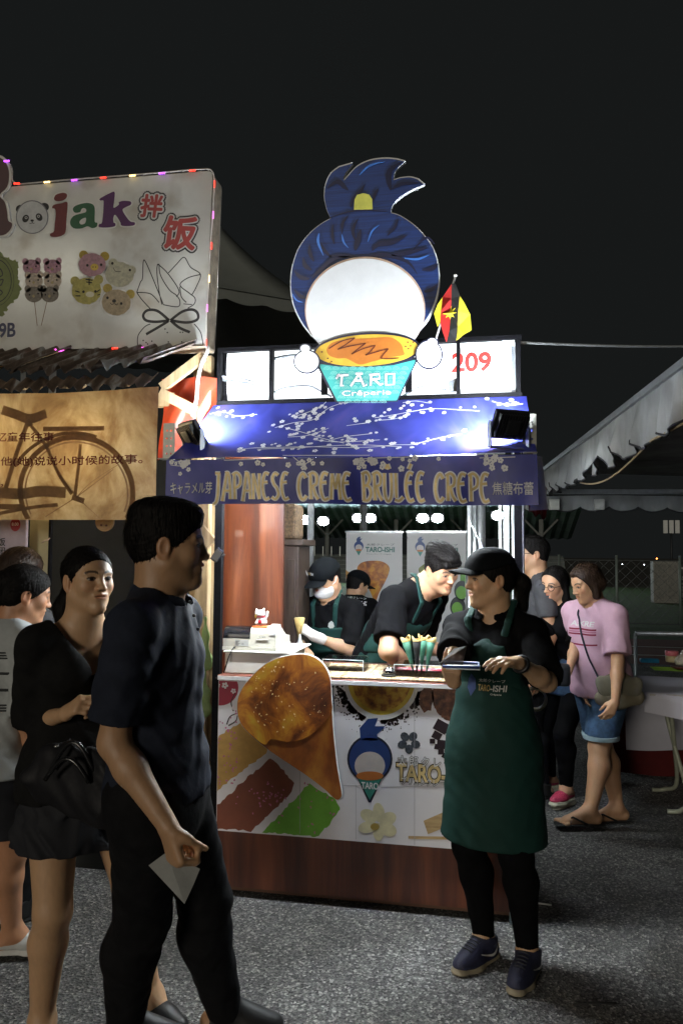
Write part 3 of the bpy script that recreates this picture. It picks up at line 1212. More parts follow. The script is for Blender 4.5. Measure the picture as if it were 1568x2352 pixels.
# ------------------------------------------------------------------ far grandstand across the field
concrete = M('stand_concrete', (.10, .115, .115), .9, var=.25, scale=.8, bump=.2, bscale=3)
teal_roof = ramp_mat('stand_roofing', [(.4, (.10, .15, .155)), (.6, (.15, .21, .215))], .6, .7, .1, (1, 8, 1))
lamp_white = M('lamp_white', (1, 1, 1), emit=(.86, .97, 1.0), es=160.0, var=0)
dark_metal = M('dark_metal', (.035, .037, .04), .5, .6, var=.2)
gs = thing('grandstand', 'long grandstand with stepped seating and lit roof far across the field', 'grandstand', (0, 38.0, 0))
for i in range(6):
    MB().box((-34, i * .35, 0), (4.2, i * .35 + .36, .24 * (i + 1) - .02)).build('seating_step', concrete, gs)
    MB().box((-34, i * .35 - .02, .24 * (i + 1) - .018), (4.2, i * .35 + .37, .24 * (i + 1) + .012)).build('step_edge', M('step_edge', (.15, .165, .16), .85, var=.3, scale=.5), gs)
MB().box((-34, 2.3, 0), (4.2, 2.5, 1.55)).build('rear_wall', M('stand_wall', (.08, .09, .09), .9), gs)
rf = MB()
for i in range(78):
    x = -34 + i * .5
    rf.raw([(x, -1.2, 4.5), (x + .25, -1.2, 4.42), (x + .25, 5.5, 2.52), (x, 5.5, 2.6)], [(0, 1, 2, 3)])
    rf.raw([(x + .25, -1.2, 4.42), (x + .5, -1.2, 4.5), (x + .5, 5.5, 2.6), (x + .25, 5.5, 2.52)], [(0, 1, 2, 3)])
rf.build('roof', teal_roof, gs)
for i in range(10):
    x = -33 + i * 4
    cm = MB().bar((x, 1.8, 1.2), (x, 1.8, 3.55), .22)
    cm.bar((x, 1.8, 2.6), (x - .9, 1.8, 3.55), .1).bar((x, 1.8, 2.6), (x + .9, 1.8, 3.55), .1)
    cm.build('column', M('stand_column', (.12, .125, .125), .8), gs)
rl = M('rail_metal', (.45, .47, .47), .5, .5)
for i in range(70):
    x = -30 + i * .48
    MB().box((x - .018, .02, 1.45), (x + .018, .056, 1.98)).build('railing_spike', rl, gs)
for pi, (a, lab) in enumerate((((700, 1194, 742, 1197), 'twin floodlight beneath the grandstand roof, leftmost of the row'),
                               ((822, 1190, 850, 1190), 'twin floodlight beneath the grandstand roof above the first roll-up banner'),
                               ((970, 1190, 1004, 1190), 'twin floodlight beneath the grandstand roof above the second roll-up banner'),
                               ((1098, 1186, 1142, 1184), 'twin warm floodlight beneath the grandstand roof beside the aluminium poles'))):
    pa, pb = on_y(a[0], a[1], 37.6), on_y(a[2], a[3], 37.6)
    c = (pa + pb) / 2
    fl = thing('twin_floodlight', lab, 'floodlight', tuple(c), 'floodlights under the grandstand roof')
    for p in (pa, pb):
        q = p - c
        hd = MB().box((q[0] - .36, q[1], q[2] - .26), (q[0] + .36, q[1] + .16, q[2] + .26), .03).build('lamp_housing', dark_metal, fl)
        MB().lathe([(.30, 0), (.29, .03), (.15, .06), (.001, .07)], n=20).build('lens', lamp_white, hd, xf=lambda x, y, z, q=q: (q[0] + x, q[1] - z, q[2] + y * .8))
    MB().bar((0, .1, .2), (0, .5, .75), .08).build('bracket', dark_metal, fl)

# small white marquee on the far side of the field
tent_white = M('tent_white', (.62, .66, .67), .75, var=.08, scale=2, bump=.1, bscale=4, translu=.25)


def pagoda(name, label, cx, cy, half, eave, peak, mat, rot=0.0, post=True, hang=.28, pw=.06, n=16, rise=2.2):
    t = thing(name, label, 'tent', (cx, cy, 0), rotz=rot)
    v, f = [], []
    for i in range(n + 1):
        s = i / n
        h = half * (1 - s) + .03
        z = eave + (peak - eave) * s ** rise
        for j in range(4 * 6):
            e, u = divmod(j, 6)
            u = u / 6 * 2 - 1
            sag = (1 - u * u) * .05 * half * math.sin(math.pi * s)
            q = [(u * h, -h + sag), (h - sag, u * h), (-u * h, h - sag), (-h + sag, -u * h)][e]
            v.append((q[0], q[1], z))
    k = 24
    for i in range(n):
        for j in range(k):
            f.append((i * k + j, i * k + (j + 1) % k, (i + 1) * k + (j + 1) % k, (i + 1) * k + j))
    MB().raw(v, f, True).build('canopy', mat, t)
    if post:
        for sx in (-1, 1):
            for sy in (-1, 1):
                MB().bar((sx * half * .98, sy * half * .98, 0), (sx * half * .98, sy * half * .98, eave), pw).build('pole', M('galvanised', (.42, .44, .45), .45, .7), t)
    for e in range(4):
        vv, ff = [], []
        m = 60
        for i in range(m + 1):
            u = i / m * 2 - 1
            q = [(u * half, -half - .01), (half + .01, u * half), (-u * half, half + .01), (-half - .01, -u * half)][e]
            low = eave - hang * (.72 + .28 * abs(math.sin(i / m * math.pi * 8)))
            vv += [(q[0], q[1], eave), (q[0], q[1], low)]
        ff = [(2 * i, 2 * i + 1, 2 * i + 3, 2 * i + 2) for i in range(m)]
        MB().raw(vv, ff).build('valance', mat, t)
    return t


p = at_d(694, 1312, 30)
pagoda('marquee_tent', 'small white peaked marquee standing before the far grandstand', p[0], p[1], .75, p[2] + .05, p[2] + .55, M('marquee_white', (.72, .78, .80), .7, var=.05, translu=.2), math.radians(20), hang=.06, pw=.05)
# big grey tent behind the left stall
tent_grey = M('tent_canvas_grey', (.22, .24, .225), .85, var=.12, scale=1.2, bump=.15, bscale=5)
p = at_d(420, 760, 9.5)
tt_ = pagoda('pagoda_tent', 'large grey pagoda tent rising behind the animal snack sign', p[0] - .1, p[1] + .2, 1.75, p[2] + .06, p[2] + 1.95, tent_grey, math.radians(38), hang=.14, rise=1.7)

# ------------------------------------------------------------------ tent on the right with scalloped valances
canvas = ramp_mat('dirty_canvas', [(.30, (.13, .13, .125)), (.5, (.26, .265, .26)), (.7, (.38, .385, .38))], 2.2, .85, .3, (1, 1, .5), dist=.03)
rt = thing('canopy_tent', 'grey canvas canopy tent with wavy scalloped edge on the right', 'tent', (0, 0, 0))


def valance(name, a, b, top, drop, n, par, mat, fold=.02, scal=.08, seed=1, skirt=0.0):
    a, b = np.array(a), np.array(b)
    L = np.linalg.norm(b - a)
    d = (b - a) / L
    nrm = np.array([-d[1], d[0], 0])
    m = n * 14
    rows = 9
    r_ = random.Random(seed)
    ph = [r_.uniform(0, 6) for _ in range(6)]
    v, f = [], []
    for i in range(m + 1):
        t = i / m
        p = a + (b - a) * t
        sc = abs(math.sin(t * n * math.pi)) ** .7
        sg = .03 * math.sin(t * 9 + ph[5])
        for j in range(rows + 1):
            s = j / rows
            off = fold * s * (math.sin(t * n * 5.1 + ph[0]) + .8 * math.sin(t * n * 11.7 + ph[1] + s * 2) + .5 * math.sin(t * n * 23 + ph[2]))
            z = top + sg * .3 - s * (drop - scal + scal * sc)
            v.append(tuple(p + nrm * off + np.array([0, 0, z])))
    k = rows + 1
    for i in range(m):
        for j in range(rows):
            f.append((i * k + j, i * k + j + 1, (i + 1) * k + j + 1, (i + 1) * k + j))
    o = MB().raw(v, f, True).build(name, mat, par)
    # dark binding along the lower edge
    MB().tube([v[i * k + rows] for i in range(m + 1)], .006, 5).build('edge_binding', M('binding', (.02, .02, .022), .8), o)
    return o


A0, A1 = at_d(1240, 1088, 7.6), at_d(1568, 846, 3.25)
zt = .5 * (A0[2] + A1[2])
dirn = unit((A1 - A0) * np.array([1, 1, 0]))
E1 = A1 + dirn * .8
side = valance('side_valance', (A0[0], A0[1], 0), (E1[0], E1[1], 0), zt, .27, 13, rt, canvas, .022, .10, 3)
B0, B1 = at_d(1200, 1128, 7.9), at_d(1640, 1132, 7.9)
valance('rear_valance', (B0[0], B0[1], 0), (B1[0] + 1.5, B1[1], 0), B0[2] - .05, .165, 12, rt, canvas, .012, .045, 5)
galv = M('galvanised', (.42, .44, .45), .45, .7)
MB().bar((B0[0] - .3, B0[1] + .05, B0[2] - .0), (B1[0] + 1.5, B1[1] + .05, B0[2] - .0), .05).build('rear_beam', galv, rt)
MB().bar((A0[0], A0[1], zt + .015), (E1[0], E1[1], zt + .015), .035).build('side_beam', galv, rt)
rp = [np.array([A0[0], A0[1], zt + .02]), np.array([E1[0], E1[1], zt + .02]), np.array([E1[0] + 3.2, E1[1] + .4, zt + .04]), np.array([A0[0] + 3.2, A0[1] + 1.4, zt + .04])]
MB().raw(rp, [(0, 1, 2, 3)]).build('roof_cloth', canvas, rt)
MB().bar((B1[0] + 1.4, B1[1], 0), (B1[0] + 1.4, B1[1], B0[2]), .06).build('pole', galv, rt)
# rope swagged under the valance
pr = [A0 + (E1 - A0) * t + np.array([0, 0, -.24 - .10 * math.sin(math.pi * min(1, max(0, (t - .35) / .4)))]) for t in np.linspace(.40, .85, 24)]
MB().tube([tuple((*q[:2], zt + (q[2] - (A0 + (E1 - A0) * t)[2]))) for q, t in zip(pr, np.linspace(.40, .85, 24))], .006, 6).build('rope', M('rope', (.30, .22, .12), .9, bump=.5, bscale=200), rt)
for k, tt in enumerate((.12, .58)):
    q = at_d(1405 - k * 135 + 0, 1153, 7.8) if False else at_d((1272, 1375)[k], 1160, 7.75)
    w = MB().box((q[0] - .05, q[1] - .03, q[2] - .05), (q[0] + .05, q[1] + .03, q[2] + .06), .008).build('small_floodlight', M('lamp_body_white', (.6, .6, .55), .5), None)
    tag(w, ('small white work lamp clipped to the rear tent beam nearest the crepe stall', 'small white work lamp clipped to the rear tent beam near its middle')[k], 'lamp', 'lamps on the tent beam')
cb = [at_d(1196 + i * (420 / 14), 787 + 9 * math.sin(i / 14 * 2.0), 3.7 + i * .05) for i in range(15)]
tag(MB().tube(cb, .007, 6).build('overhead_cable', M('grey_cable', (.25, .26, .26), .6)), 'thin grey cable strung from the lit sign frame to the right', 'cable')

# ------------------------------------------------------------------ chain link fence and things along the track
fz = 15.0
fn_ = thing('chain_link_fence', 'dark chain link fence with metal posts along the track', 'fence', (0, fz, 0))
wire = M('fence_wire', (.10, .11, .11), .6, .5)
for i, px in enumerate((1283, 1415, 1560)):
    q = on_y(px, 1300, fz)
    MB().tube([(q[0], 0, 0), (q[0], 0, 1.62)], .03, 8).build('post', M('fence_post', (.22, .27, .25), .6, .4), fn_)
wm = MB()
for i in range(90):
    x = -8 + i * .24
    wm.bar((x, 0, .05), (x + 1.45, 0, 1.5), .008).bar((x, 0, 1.5), (x + 1.45, 0, .05), .008)
tag(wm.build('wire_mesh', wire, fn_), kind='stuff')
for z in (.06, 1.5):
    MB().tube([(-8, 0, z), (15, 0, z)], .012, 6).build('top_wire', wire, fn_)
# steel crowd barrier on the right
q = at_d(1458, 1455, 6.9)
r_ = thing('crowd_barrier', 'low steel rail barrier behind the white clothed table', 'barrier', (q[0], q[1], 0))
MB().tube([(0, 0, q[2]), (2.2, .35, q[2])], .02, 8).build('top_rail', galv, r_)
for i in range(4):
    MB().tube([(i * .7, i * .11, 0), (i * .7, i * .11, q[2])], .016, 8).build('upright', galv, r_)
MB().tube([(0, 0, .25), (2.2, .35, .25)], .016, 8).build('bottom_rail', galv, r_)
# electrical cabinet and mast beyond the fence
q = on_y(1532, 1345, 24)
c = thing('cabinet', 'pale equipment cabinet standing on the far side of the fence', 'cabinet', (q[0], 24, 0))
MB().box((-.45, 0, 0), (.45, .5, 1.42), .02).build('box', M('cabinet_grey', (.20, .20, .18), .7, var=.3), c)
for s in (-1, 1):
    MB().box((s * .22 - .2, -.02, .15), (s * .22 + .2, -.004, 1.32), .004).build('door_panel', M('cabinet_door', (.17, .17, .155), .7, var=.3), c)
q = on_y(1540, 1210, 40)
mst = thing('antenna_mast', 'thin antenna mast with three upright panels in the far dark', 'mast', (q[0], 40, 0))
MB().tube([(0, 0, 0), (0, 0, q[2] + .3)], .05, 6).build('pole', dark_metal, mst)
for s in (-1, 0, 1):
    MB().box((s * .30 - .11, -.1, q[2] - .35), (s * .30 + .11, 0, q[2] + .35), .01).build('antenna_panel', M('antenna', (.55, .56, .56), .6), mst)
q = on_y(1562, 1345, 26)
tag(MB().box((q[0] - .2, 26, 0), (q[0] + 1.5, 26.4, 1.2), .02).build('banner_board', ramp_mat('striped_board', [(.4, (.15, .15, .15)), (.6, (.7, .7, .7))], 6, .7, 0, (.1, .1, 1), 0, 'wave')), 'white and grey striped board beyond the fence on the far right', 'board')
for i, (px, py, c3, r_, lab) in enumerate(((1257, 1283, (1, .05, .03), .10, 'large red tail light glowing far behind the laughing woman'), (1240, 1290, (.9, .95, 1), .045, 'small white light left of the large red light'),
                                       (1507, 1283, (1, .25, .05), .05, 'orange red light near the antenna mast in the far dark'), (1512, 1293, (1, .06, .04), .04, 'tiny red light just below the orange light in the far dark'),
                                       (1428, 1296, (.8, .9, 1), .03, 'tiny white light between the bob haired woman and the cabinet'), (1478, 1297, (.9, .9, 1), .03, 'faint white light left of the equipment cabinet'))):
    q = on_y(px, py, 60)
    lt = MB().lathe([(.001, -r_), (r_ * .8, -r_ * .6), (r_, 0), (r_ * .8, r_ * .6), (.001, r_)], tuple(q), 10).build('distant_light', M('far_light_%d' % i, c3, emit=c3, es=14, var=0))
    tag(lt, lab, 'light', 'distant lights')
# ------------------------------------------------------------------ the crepe stall
black_paint = M('black_paint', (.004, .004, .005), .6, 0, spec=.1, var=.4, scale=40, bump=.15, bscale=90)
alu = M('aluminium', (.50, .52, .53), .35, .85, var=.1)
XL, XR = -1.29, .164


def px2(crop):
    """photo crop -> picture coordinates -> point of an upright plane facing the lane"""
    x0, y0, s = crop

    def g(u, v, Y):
        q = on_y(x0 + u * s, y0 + v * s, Y)
        return (q[0], q[2])
    return g


CROP_C = px2((459.3, 344.5, .49433))
CROP_D = (344.5, 889.9, .58587)
CROP_E = px2((459.3, 1464.1, .51264))

stall = thing('market_stall', 'crepe stall frame of black steel with timber side panel', 'stall', (0, 0, 0))
for x in (XL + .018, XR - .018):
    MB().box((x - .018, .0, 0), (x + .018, .036, 2.335)).build('front_post', black_paint, stall)
for x in (XL + .02, XR - .02):
    MB().box((x - .02, 1.96, 0), (x + .02, 2.0, 2.25)).build('rear_post', alu, stall)
MB().box((XL, .0, 2.22), (XR, .036, 2.256)).build('front_beam', black_paint, stall)
MB().box((XL + .04, .06, 2.262), (XR - .04, 1.94, 2.275)).build('roof_sheet', M('roof_sheet', (.22, .23, .24), .8), stall)  # unseen roof, added to stop the inner lamps' light leaking to the sky
MB().box((XL, 1.96, 2.25), (XR, 2.0, 2.29)).build('rear_beam', alu, stall)

varnish = ramp_mat('varnished_ply', [(.28, (.024, .006, .003)), (.48, (.085, .021, .008)), (.62, (.16, .044, .016)), (.8, (.25, .08, .03))], 1.7, .32, .12, (5.5, 3, .42), 9, coat=.35, distort=.4)
a, b = on_y(493, 1160, .55), on_y(648, 1500, .55)
MB().box((a[0], .55, 0), (b[0], .575, 2.24)).build('side_panel', varnish, stall)
# inner aluminium poles and the clear plastic side sheet
for px, Y, w in ((1078, 1.55, .018), (1090, 1.62, .02), (1104, 1.75, .03)):
    q = on_y(px, 1250, Y)
    MB().tube([(q[0], Y, 0), (q[0], Y, 2.24)], w, 10).build('pole', alu, stall)
q0, q1 = on_y(1152, 1200, .75), on_y(1196, 1200, .75)
MB().box((XR + .004, .04, .03), (XR + .010, .50, 2.22)).build('side_sheet', M('plastic_sheet', (.26, .26, .30), .4, var=.15), stall)
MB().tube([(q0[0], 1.2, .9), (q0[0], 1.2, 2.22)], .010, 8).build('edge_rod', M('white_rod', (.8, .8, .8), .4), stall)
q = on_y(1180, 1200, .3)
MB().tube([(q[0], .3, 0), (q[0], .3, 2.22)], .012, 8).build('pole', alu, stall)
MB().bar((on_y(1078, 1240, 1.5)[0], 1.5, 1.83), (on_y(1128, 1290, 1.5)[0], 1.5, 1.55), .006).build('stay_wire', alu, stall)

# two led battens under the front of the canopy, hidden behind the printed valance
tube_w = M('led_tube', (1, 1, 1), emit=(.90, .97, 1.0), es=560.0, var=0)
for i, (x0, x1) in enumerate(((-1.18, -.64), (-.54, -.02))):
    lb = thing('led_batten', ('white led batten under the canopy above the cash register', 'white led batten under the canopy above the acrylic stands')[i], 'lamp', ((x0 + x1) / 2, -.11, 1.905), 'led battens under the canopy')
    h = (x1 - x0) / 2
    MB().box((-h, -.02, .012), (h, .02, .05), .004).build('housing', M('batten_white', (.7, .7, .7), .5), lb)
    MB().tube([(-h + .01, 0, 0), (h - .01, 0, 0)], .013, 10).build('tube', tube_w, lb)
    MB().tube([(0, .0, .05), (0, .0, .30)], .004, 6).build('hanger', dark_metal, lb)

lb = thing('led_batten', 'white led batten under the stall roof above the staff', 'lamp', (-.55, 1.1, 2.2), 'led battens under the canopy')
MB().box((-.5, -.02, .012), (.5, .02, .06), .004).build('housing', M('batten_white', (.7, .7, .7), .5), lb)
MB().tube([(-.49, 0, 0), (.49, 0, 0)], .013, 10).build('tube', M('led_tube_rear', (1, 1, 1), emit=(.90, .97, 1.0), es=260.0, var=0), lb)

# ------------------------------------------------------------------ counter with printed banner
counter = thing('counter', 'stall counter with white printed crepe banner and varnished wooden plinth', 'counter', (0, 0, 0))
MB().box((XL + .04, .004, .045), (XR - .045, .03, .305)).build('plinth', varnish, counter)
MB().box((XL + .06, .03, .02), (XR - .06, .5, 1.0)).build('carcass', M('carcass', (.10, .05, .03), .8), counter)
MB().box((XL + .03, -.012, 1.008), (XR - .03, .56, 1.034), .004).build('worktop', M('worktop', (.16, .05, .03), .4), counter)
MB().box((XL + .035, -.020, 1.012), (XR - .035, -.0135, 1.030)).build('white_edging', M('white_edging', (.80, .80, .80), .4), counter)
ban = MB().box((XL + .035, -.006, .303), (XR - .02, .0, 1.007)).build('banner', M('banner_vinyl', (.76, .75, .79), .38, var=.04, scale=3, bump=.03, bscale=20, spec=.4), counter)
MB().box((.10, -.004, .0), (.135, .03, .30)).build('corner_leg', M('pale_leg', (.30, .36, .33), .6), counter)

LX0, LX1, LZ0, LZ1 = XL + .037, XR - .022, .305, 1.005
layer_y = [-.0068]


def clipx(pts):
    return [(min(max(x, LX0), LX1), min(max(z, LZ0), LZ1)) for x, z in pts]


def printed(name, polys, mat, par, Y, depth=.0001, clip=None):
    mb = MB()
    for p in polys:
        q = clip(p) if clip else p
        v, f = poly2d(q, (), depth)
        mb.raw([(x, y + Y, z) for x, y, z in v], f)
    return mb.build(name, mat, par)


def E_(pts, Y=-.007):
    return [CROP_E(u, v, Y) for u, v in pts]


def ink(name, c, rough=.4, **k):
    return M('ink_' + name, c, rough, var=k.pop('var', .08), **k)


gold_brush = ink('ochre', (.50, .30, .08), var=.12, scale=30, stretch=(1, 1, 1))
Y1, Y2, Y3, Y4 = -.00625, -.0065, -.00675, -.0070


def rough_edge(pts, amp, seed):
    r_ = random.Random(seed)
    out = []
    k = len(pts)
    for i in range(k):
        a, b = np.array(pts[i]), np.array(pts[(i + 1) % k])
        m = max(2, int(np.linalg.norm(b - a) / 14))
        for j in range(m):
            q = a + (b - a) * j / m
            out.append((q[0] + r_.uniform(-amp, amp), q[1] + r_.uniform(-amp, amp)))
    return out


printed('ochre_brush_stroke', [E_(rough_edge([(70, 450), (185, 380), (225, 400), (305, 510), (200, 590), (68, 692)], 5, 1))], ink('ochre', (.52, .31, .09)), ban, Y1, clip=clipx)
printed('brown_brush_stroke', [E_(rough_edge([(66, 762), (312, 540), (345, 560), (418, 655), (400, 705), (232, 868), (62, 856)], 5, 2))], ink('brown', (.20, .055, .028)), ban, Y1, clip=clipx)
printed('green_brush_stroke', [E_(rough_edge([(280, 874), (488, 655), (600, 722), (630, 770), (532, 892)], 5, 3))], ink('green', (.15, .42, .04)), ban, Y1, clip=clipx)
printed('red_disc', [E_(ell(92, 225, 80, 80))], ink('crimson', (.34, .012, .045)), ban, Y1, clip=clipx)
for nm, p in (('panel_joint', [(446, 600), (448, 600), (448, 880), (446, 880)]), ('panel_joint', [(697, 660), (698.6, 660), (698.6, 905), (697, 905)]), ('panel_joint', [(959, 200), (961, 200), (961, 930), (959, 930)]), ('panel_joint', [(640, 662), (1200, 672), (1200, 674), (640, 664)])):
    printed(nm, [E_(p)], ink('joint', (.36, .35, .38)), ban, Y1 - .0003, clip=clipx)


def blossom(cx, cy, r, rot=0.0, n=5):
    out = []
    for i in range(n):
        t = rot + 2 * math.pi * i / n
        out.append(ell(cx + r * .6 * math.cos(t), cy + r * .6 * math.sin(t), r * .42, r * .36, 10, t))
    return out


pk = []
r_ = random.Random(5)
for i in range(95):
    z_ = r_.random()
    if z_ < .4:
        u, v = 75 + r_.random() * 95, 330 + r_.random() * 330
    elif z_ < .7:
        u, v = 230 + r_.gauss(80, 60), 710 + r_.gauss(0, 30)
    else:
        u, v = r_.uniform(300, 610), r_.uniform(650, 880)
    if u > 76:
        pk.append(E_(ell(u, v, 3 + 4 * r_.random(), 2.5 + 2 * r_.random(), 8, r_.random() * 3), Y3))
printed('pink_petals', pk, ink('petal_pink', (.52, .16, .30)), ban, Y3, clip=clipx)['kind'] = 'stuff'
bl = []
for (u, v, rr) in ((88, 170, 13), (112, 215, 15), (150, 240, 12), (80, 215, 11), (150, 185, 9), (150, 315, 10)):
    bl += [E_(q, Y2) for q in blossom(u, v, rr, u)]
printed('white_blossoms', bl, ink('blossom_white', (.75, .70, .72)), ban, Y3, clip=clipx)['kind'] = 'stuff'
tw = MB()
for pts in ([(70, 180), (110, 190), (150, 172)], [(150, 330), (140, 290), (158, 250)], [(120, 390), (135, 355), (165, 340)], [(128, 395), (160, 375), (168, 350)]):
    v, f = stroke_mesh(E_(pts, Y2), .007, .004, y=Y2)
    tw.raw(v, f)
tw.build('twigs', ink('twig', (.03, .015, .015)), ban)['kind'] = 'stuff'
# dessert bowl print
brulee = ramp_mat('brulee_print', [(.30, (.11, .035, .008)), (.44, (.34, .13, .012)), (.56, (.58, .33, .03)), (.70, (.62, .43, .06)), (.82, (.75, .62, .25))], 26, .4, .1, distort=.3)


def half_disc(cu, cv, rx, ry, top=205):
    return [(u, max(v, top)) for u, v in ell(cu, cv, rx, ry, 48)]


printed('bowl_rim', [E_(half_disc(812, 195, 168, 175))], ink('bowl_white', (.70, .69, .66)), ban, Y2)
printed('bowl_custard', [E_(half_disc(812, 195, 150, 152))], ramp_mat('custard_print', [(.3, (.45, .28, .02)), (.6, (.66, .50, .05))], 12, .4, 0), ban, Y3)
printed('bowl_crust', [E_(half_disc(812, 190, 132, 140))], brulee, ban, Y4)
cocoa = []
for i in range(230):
    if r_.random() < .5:
        t = r_.uniform(2.0, 3.3)
    else:
        t = r_.uniform(.25, 1.6)
    rr = 170 + abs(r_.gauss(0, 34))
    u, v = 812 + rr * math.cos(t) * 1.03, 195 + rr * math.sin(t)
    if v > 210:
        s_ = 12 * math.exp(-(rr - 170) / 26) * r_.uniform(.5, 1.5) + 1.3
        cocoa.append(E_(rough_edge(ell(u, v, s_, s_ * .8, 8, r_.random() * 3), s_ * .22, i)))
printed('cocoa_splatter', cocoa, ink('cocoa', (.022, .012, .010)), ban, Y1, clip=clipx)['kind'] = 'stuff'
nut = ramp_mat('brownie_print', [(.35, (.035, .010, .006)), (.55, (.13, .045, .022)), (.72, (.27, .11, .05))], 38, .5, .1)
printed('brownie_piece', [E_(rough_edge([(985, 250), (1010, 222), (1040, 235), (1050, 275), (1035, 325), (1005, 335), (982, 300)], 4, 8))], nut, ban, Y2)
printed('brownie_bowl', [E_(rough_edge(half_disc(1150, 262, 112, 120, 212), 2, 9))], nut, ban, Y2)
ch = ink('chocolate', (.030, .020, .024), .25)
for i, (u, v, w, h, rt_) in enumerate(((1080, 400, 62, 50, .5), (1125, 420, 40, 40, .4), (1060, 440, 40, 34, .5), (1085, 480, 50, 40, .1), (1120, 470, 40, 44, .3), (1040, 465, 24, 22, 0), (1078, 512, 26, 26, 0), (1110, 500, 30, 30, .2), (1098, 532, 30, 24, .5), (1150, 450, 40, 40, .2), (1060, 490, 22, 24, .2))):
    c_, s_ = math.cos(rt_), math.sin(rt_)
    pts = [(u + x * w / 2 * c_ - y * h / 2 * s_, v + x * w / 2 * s_ + y * h / 2 * c_) for x, y in ((-1, -1), (1, -1), (1, 1), (-1, 1))]
    printed('chocolate_square', [E_(pts)], ch, ban, Y2 - .0001 * (i % 3))
printed('flower_emblem', [E_(q) for q in blossom(935, 470, 52, .3)], ink('emblem', (.045, .055, .07), var=.6, scale=90), ban, Y2)
# small logo: plain blue knot of hair over a plain pale disc and a green cone


def logo_small(par, cu, cv, s, Y, fn, outline=True, dep=.0001):
    """s = head radius in the units of fn; the board's outline without any features"""
    if outline:
        printed('logo_backing', [[fn(x, y) for x, y in ell(cu, cv, s * 1.1, s * 1.16)], [fn(x, y) for x, y in [(cu - s * .75, cv + s * .62), (cu + s * .75, cv + s * .62), (cu + s * .06, cv + s * 2.12), (cu - s * .06, cv + s * 2.12)]]], ink('logo_dark', (.012, .014, .03)), par, Y, dep)
    printed('logo_hair', [[fn(x, y) for x, y in ell(cu, cv, s, s * 1.05)], [fn(x, y) for x, y in [(cu - s * .45, cv - s * .9), (cu - s * .5, cv - s * 1.5), (cu - s * .1, cv - s * 1.95), (cu + s * .4, cv - s * 2.0), (cu + s * .25, cv - s * 1.6), (cu + s * .75, cv - s * 1.6), (cu + s * .35, cv - s * 1.2), (cu + s * .4, cv - s * .9)]]],
            ink('logo_blue', (.018, .045, .16)), par, Y - .0002, dep)
    printed('logo_disc', [[fn(x, y) for x, y in ell(cu, cv + s * .32, s * .74, s * .68)]], ink('logo_pale', (.52, .47, .44)), par, Y - .0004, dep)
    printed('logo_cone', [[fn(x, y) for x, y in [(cu - s * .62, cv + s * .85), (cu + s * .62, cv + s * .85), (cu, cv + s * 2.0)]]], ink('logo_green', (.03, .20, .16)), par, Y - .0006, dep)
    printed('logo_crepe', [[fn(x, y) for x, y in ell(cu, cv + s * .82, s * .66, s * .22)]], ink('logo_orange', (.42, .14, .03)), par, Y - .0008, dep)


logo_small(ban, 760, 545, 92, -.0064, lambda u, v: CROP_E(u, v, -.0074))
tb = MB()
x0, z0 = CROP_E(722, 678, -.012)
x1, z1 = CROP_E(797, 654, -.012)
text_fit(tb, 'TARO', x0, z0, x1, z1, -.0076, .02)
tb.build('logo_lettering', ink('letter_white', (.7, .7, .7)), ban)


def line(body, box, fn, Y, mat, par, off=0.0, name='lettering', back=None, boff=.06, space=1.0):
    x0, z0 = fn(box[0], box[3], Y)
    x1, z1 = fn(box[2], box[1], Y)
    if back is not None:
        mb = MB()
        text_fit(mb, body, x0, z0, x1, z1, Y + .0003, boff, space=space)
        mb.build(name + '_outline', back, par)
    mb = MB()
    text_fit(mb, body, x0, z0, x1, z1, Y - .0004, off, space=space)
    return mb.build(name, mat, par)


blk = ink('letter_black', (.010, .010, .012))
wht = ink('letter_white', (.7, .7, .7))
gold = M('gold_ink', (.60, .46, .21), .4, .1, var=.35, scale=14)
line('太郎クレープ', (885, 545, 1185, 573), CROP_E, -.0069, wht, ban, .01, back=blk, boff=.07, space=1.4)
line('TARO-ISHI', (880, 585, 1225, 640), CROP_E, -.0069, gold, ban, .03, back=blk, boff=.075)
line('ブリュレクレープ・Crêperie', (902, 645, 1255, 665), CROP_E, -.0069, wht, ban, .005, back=blk, boff=.07)
# orchid and bamboo whisk prints
for i, (u, v, a_, b_, rr) in enumerate(((755, 800, 40, 28, .5), (800, 785, 44, 26, 1.4), (840, 815, 40, 30, 2.6), (838, 860, 44, 30, .4), (798, 872, 40, 24, 1.5), (750, 850, 42, 26, -.2))):
    printed('orchid_petal', [E_(ell(u, v, a_, b_, 24, rr))], ink('orchid', (.66, .62, .40), var=.15, scale=20), ban, Y1 - .0001 * i)
printed('orchid_centre', [E_(ell(783, 848, 20, 16))], ink('orchid_core', (.36, .26, .06)), ban, Y4 - .0002)
bam = ramp_mat('bamboo_print', [(.3, (.34, .22, .09)), (.7, (.60, .44, .22))], 10, .5, .1, (1, 1, 8))
printed('whisk_handle', [E_([(1000, 822), (1085, 785), (1112, 845), (1020, 882)])], bam, ban, Y2)
printed('whisk_binding', [E_([(1085, 785), (1098, 782), (1122, 842), (1112, 845)])], ink('binding_dark', (.05, .03, .02)), ban, Y3)
tn = MB()
for i in range(14):
    t = i / 13
    v, f = stroke_mesh([CROP_E(1098 + 14 * t, 783 + 58 * t, Y2), CROP_E(1200, 770 + 85 * t, Y2)], .0022, .0012, y=Y2)
    tn.raw(v, f)
tn.build('whisk_tines', bam, ban)['kind'] = 'stuff'
printed('bamboo_scoop', [E_([(932, 890), (1192, 894), (1196, 908), (932, 902)])], bam, ban, Y2)

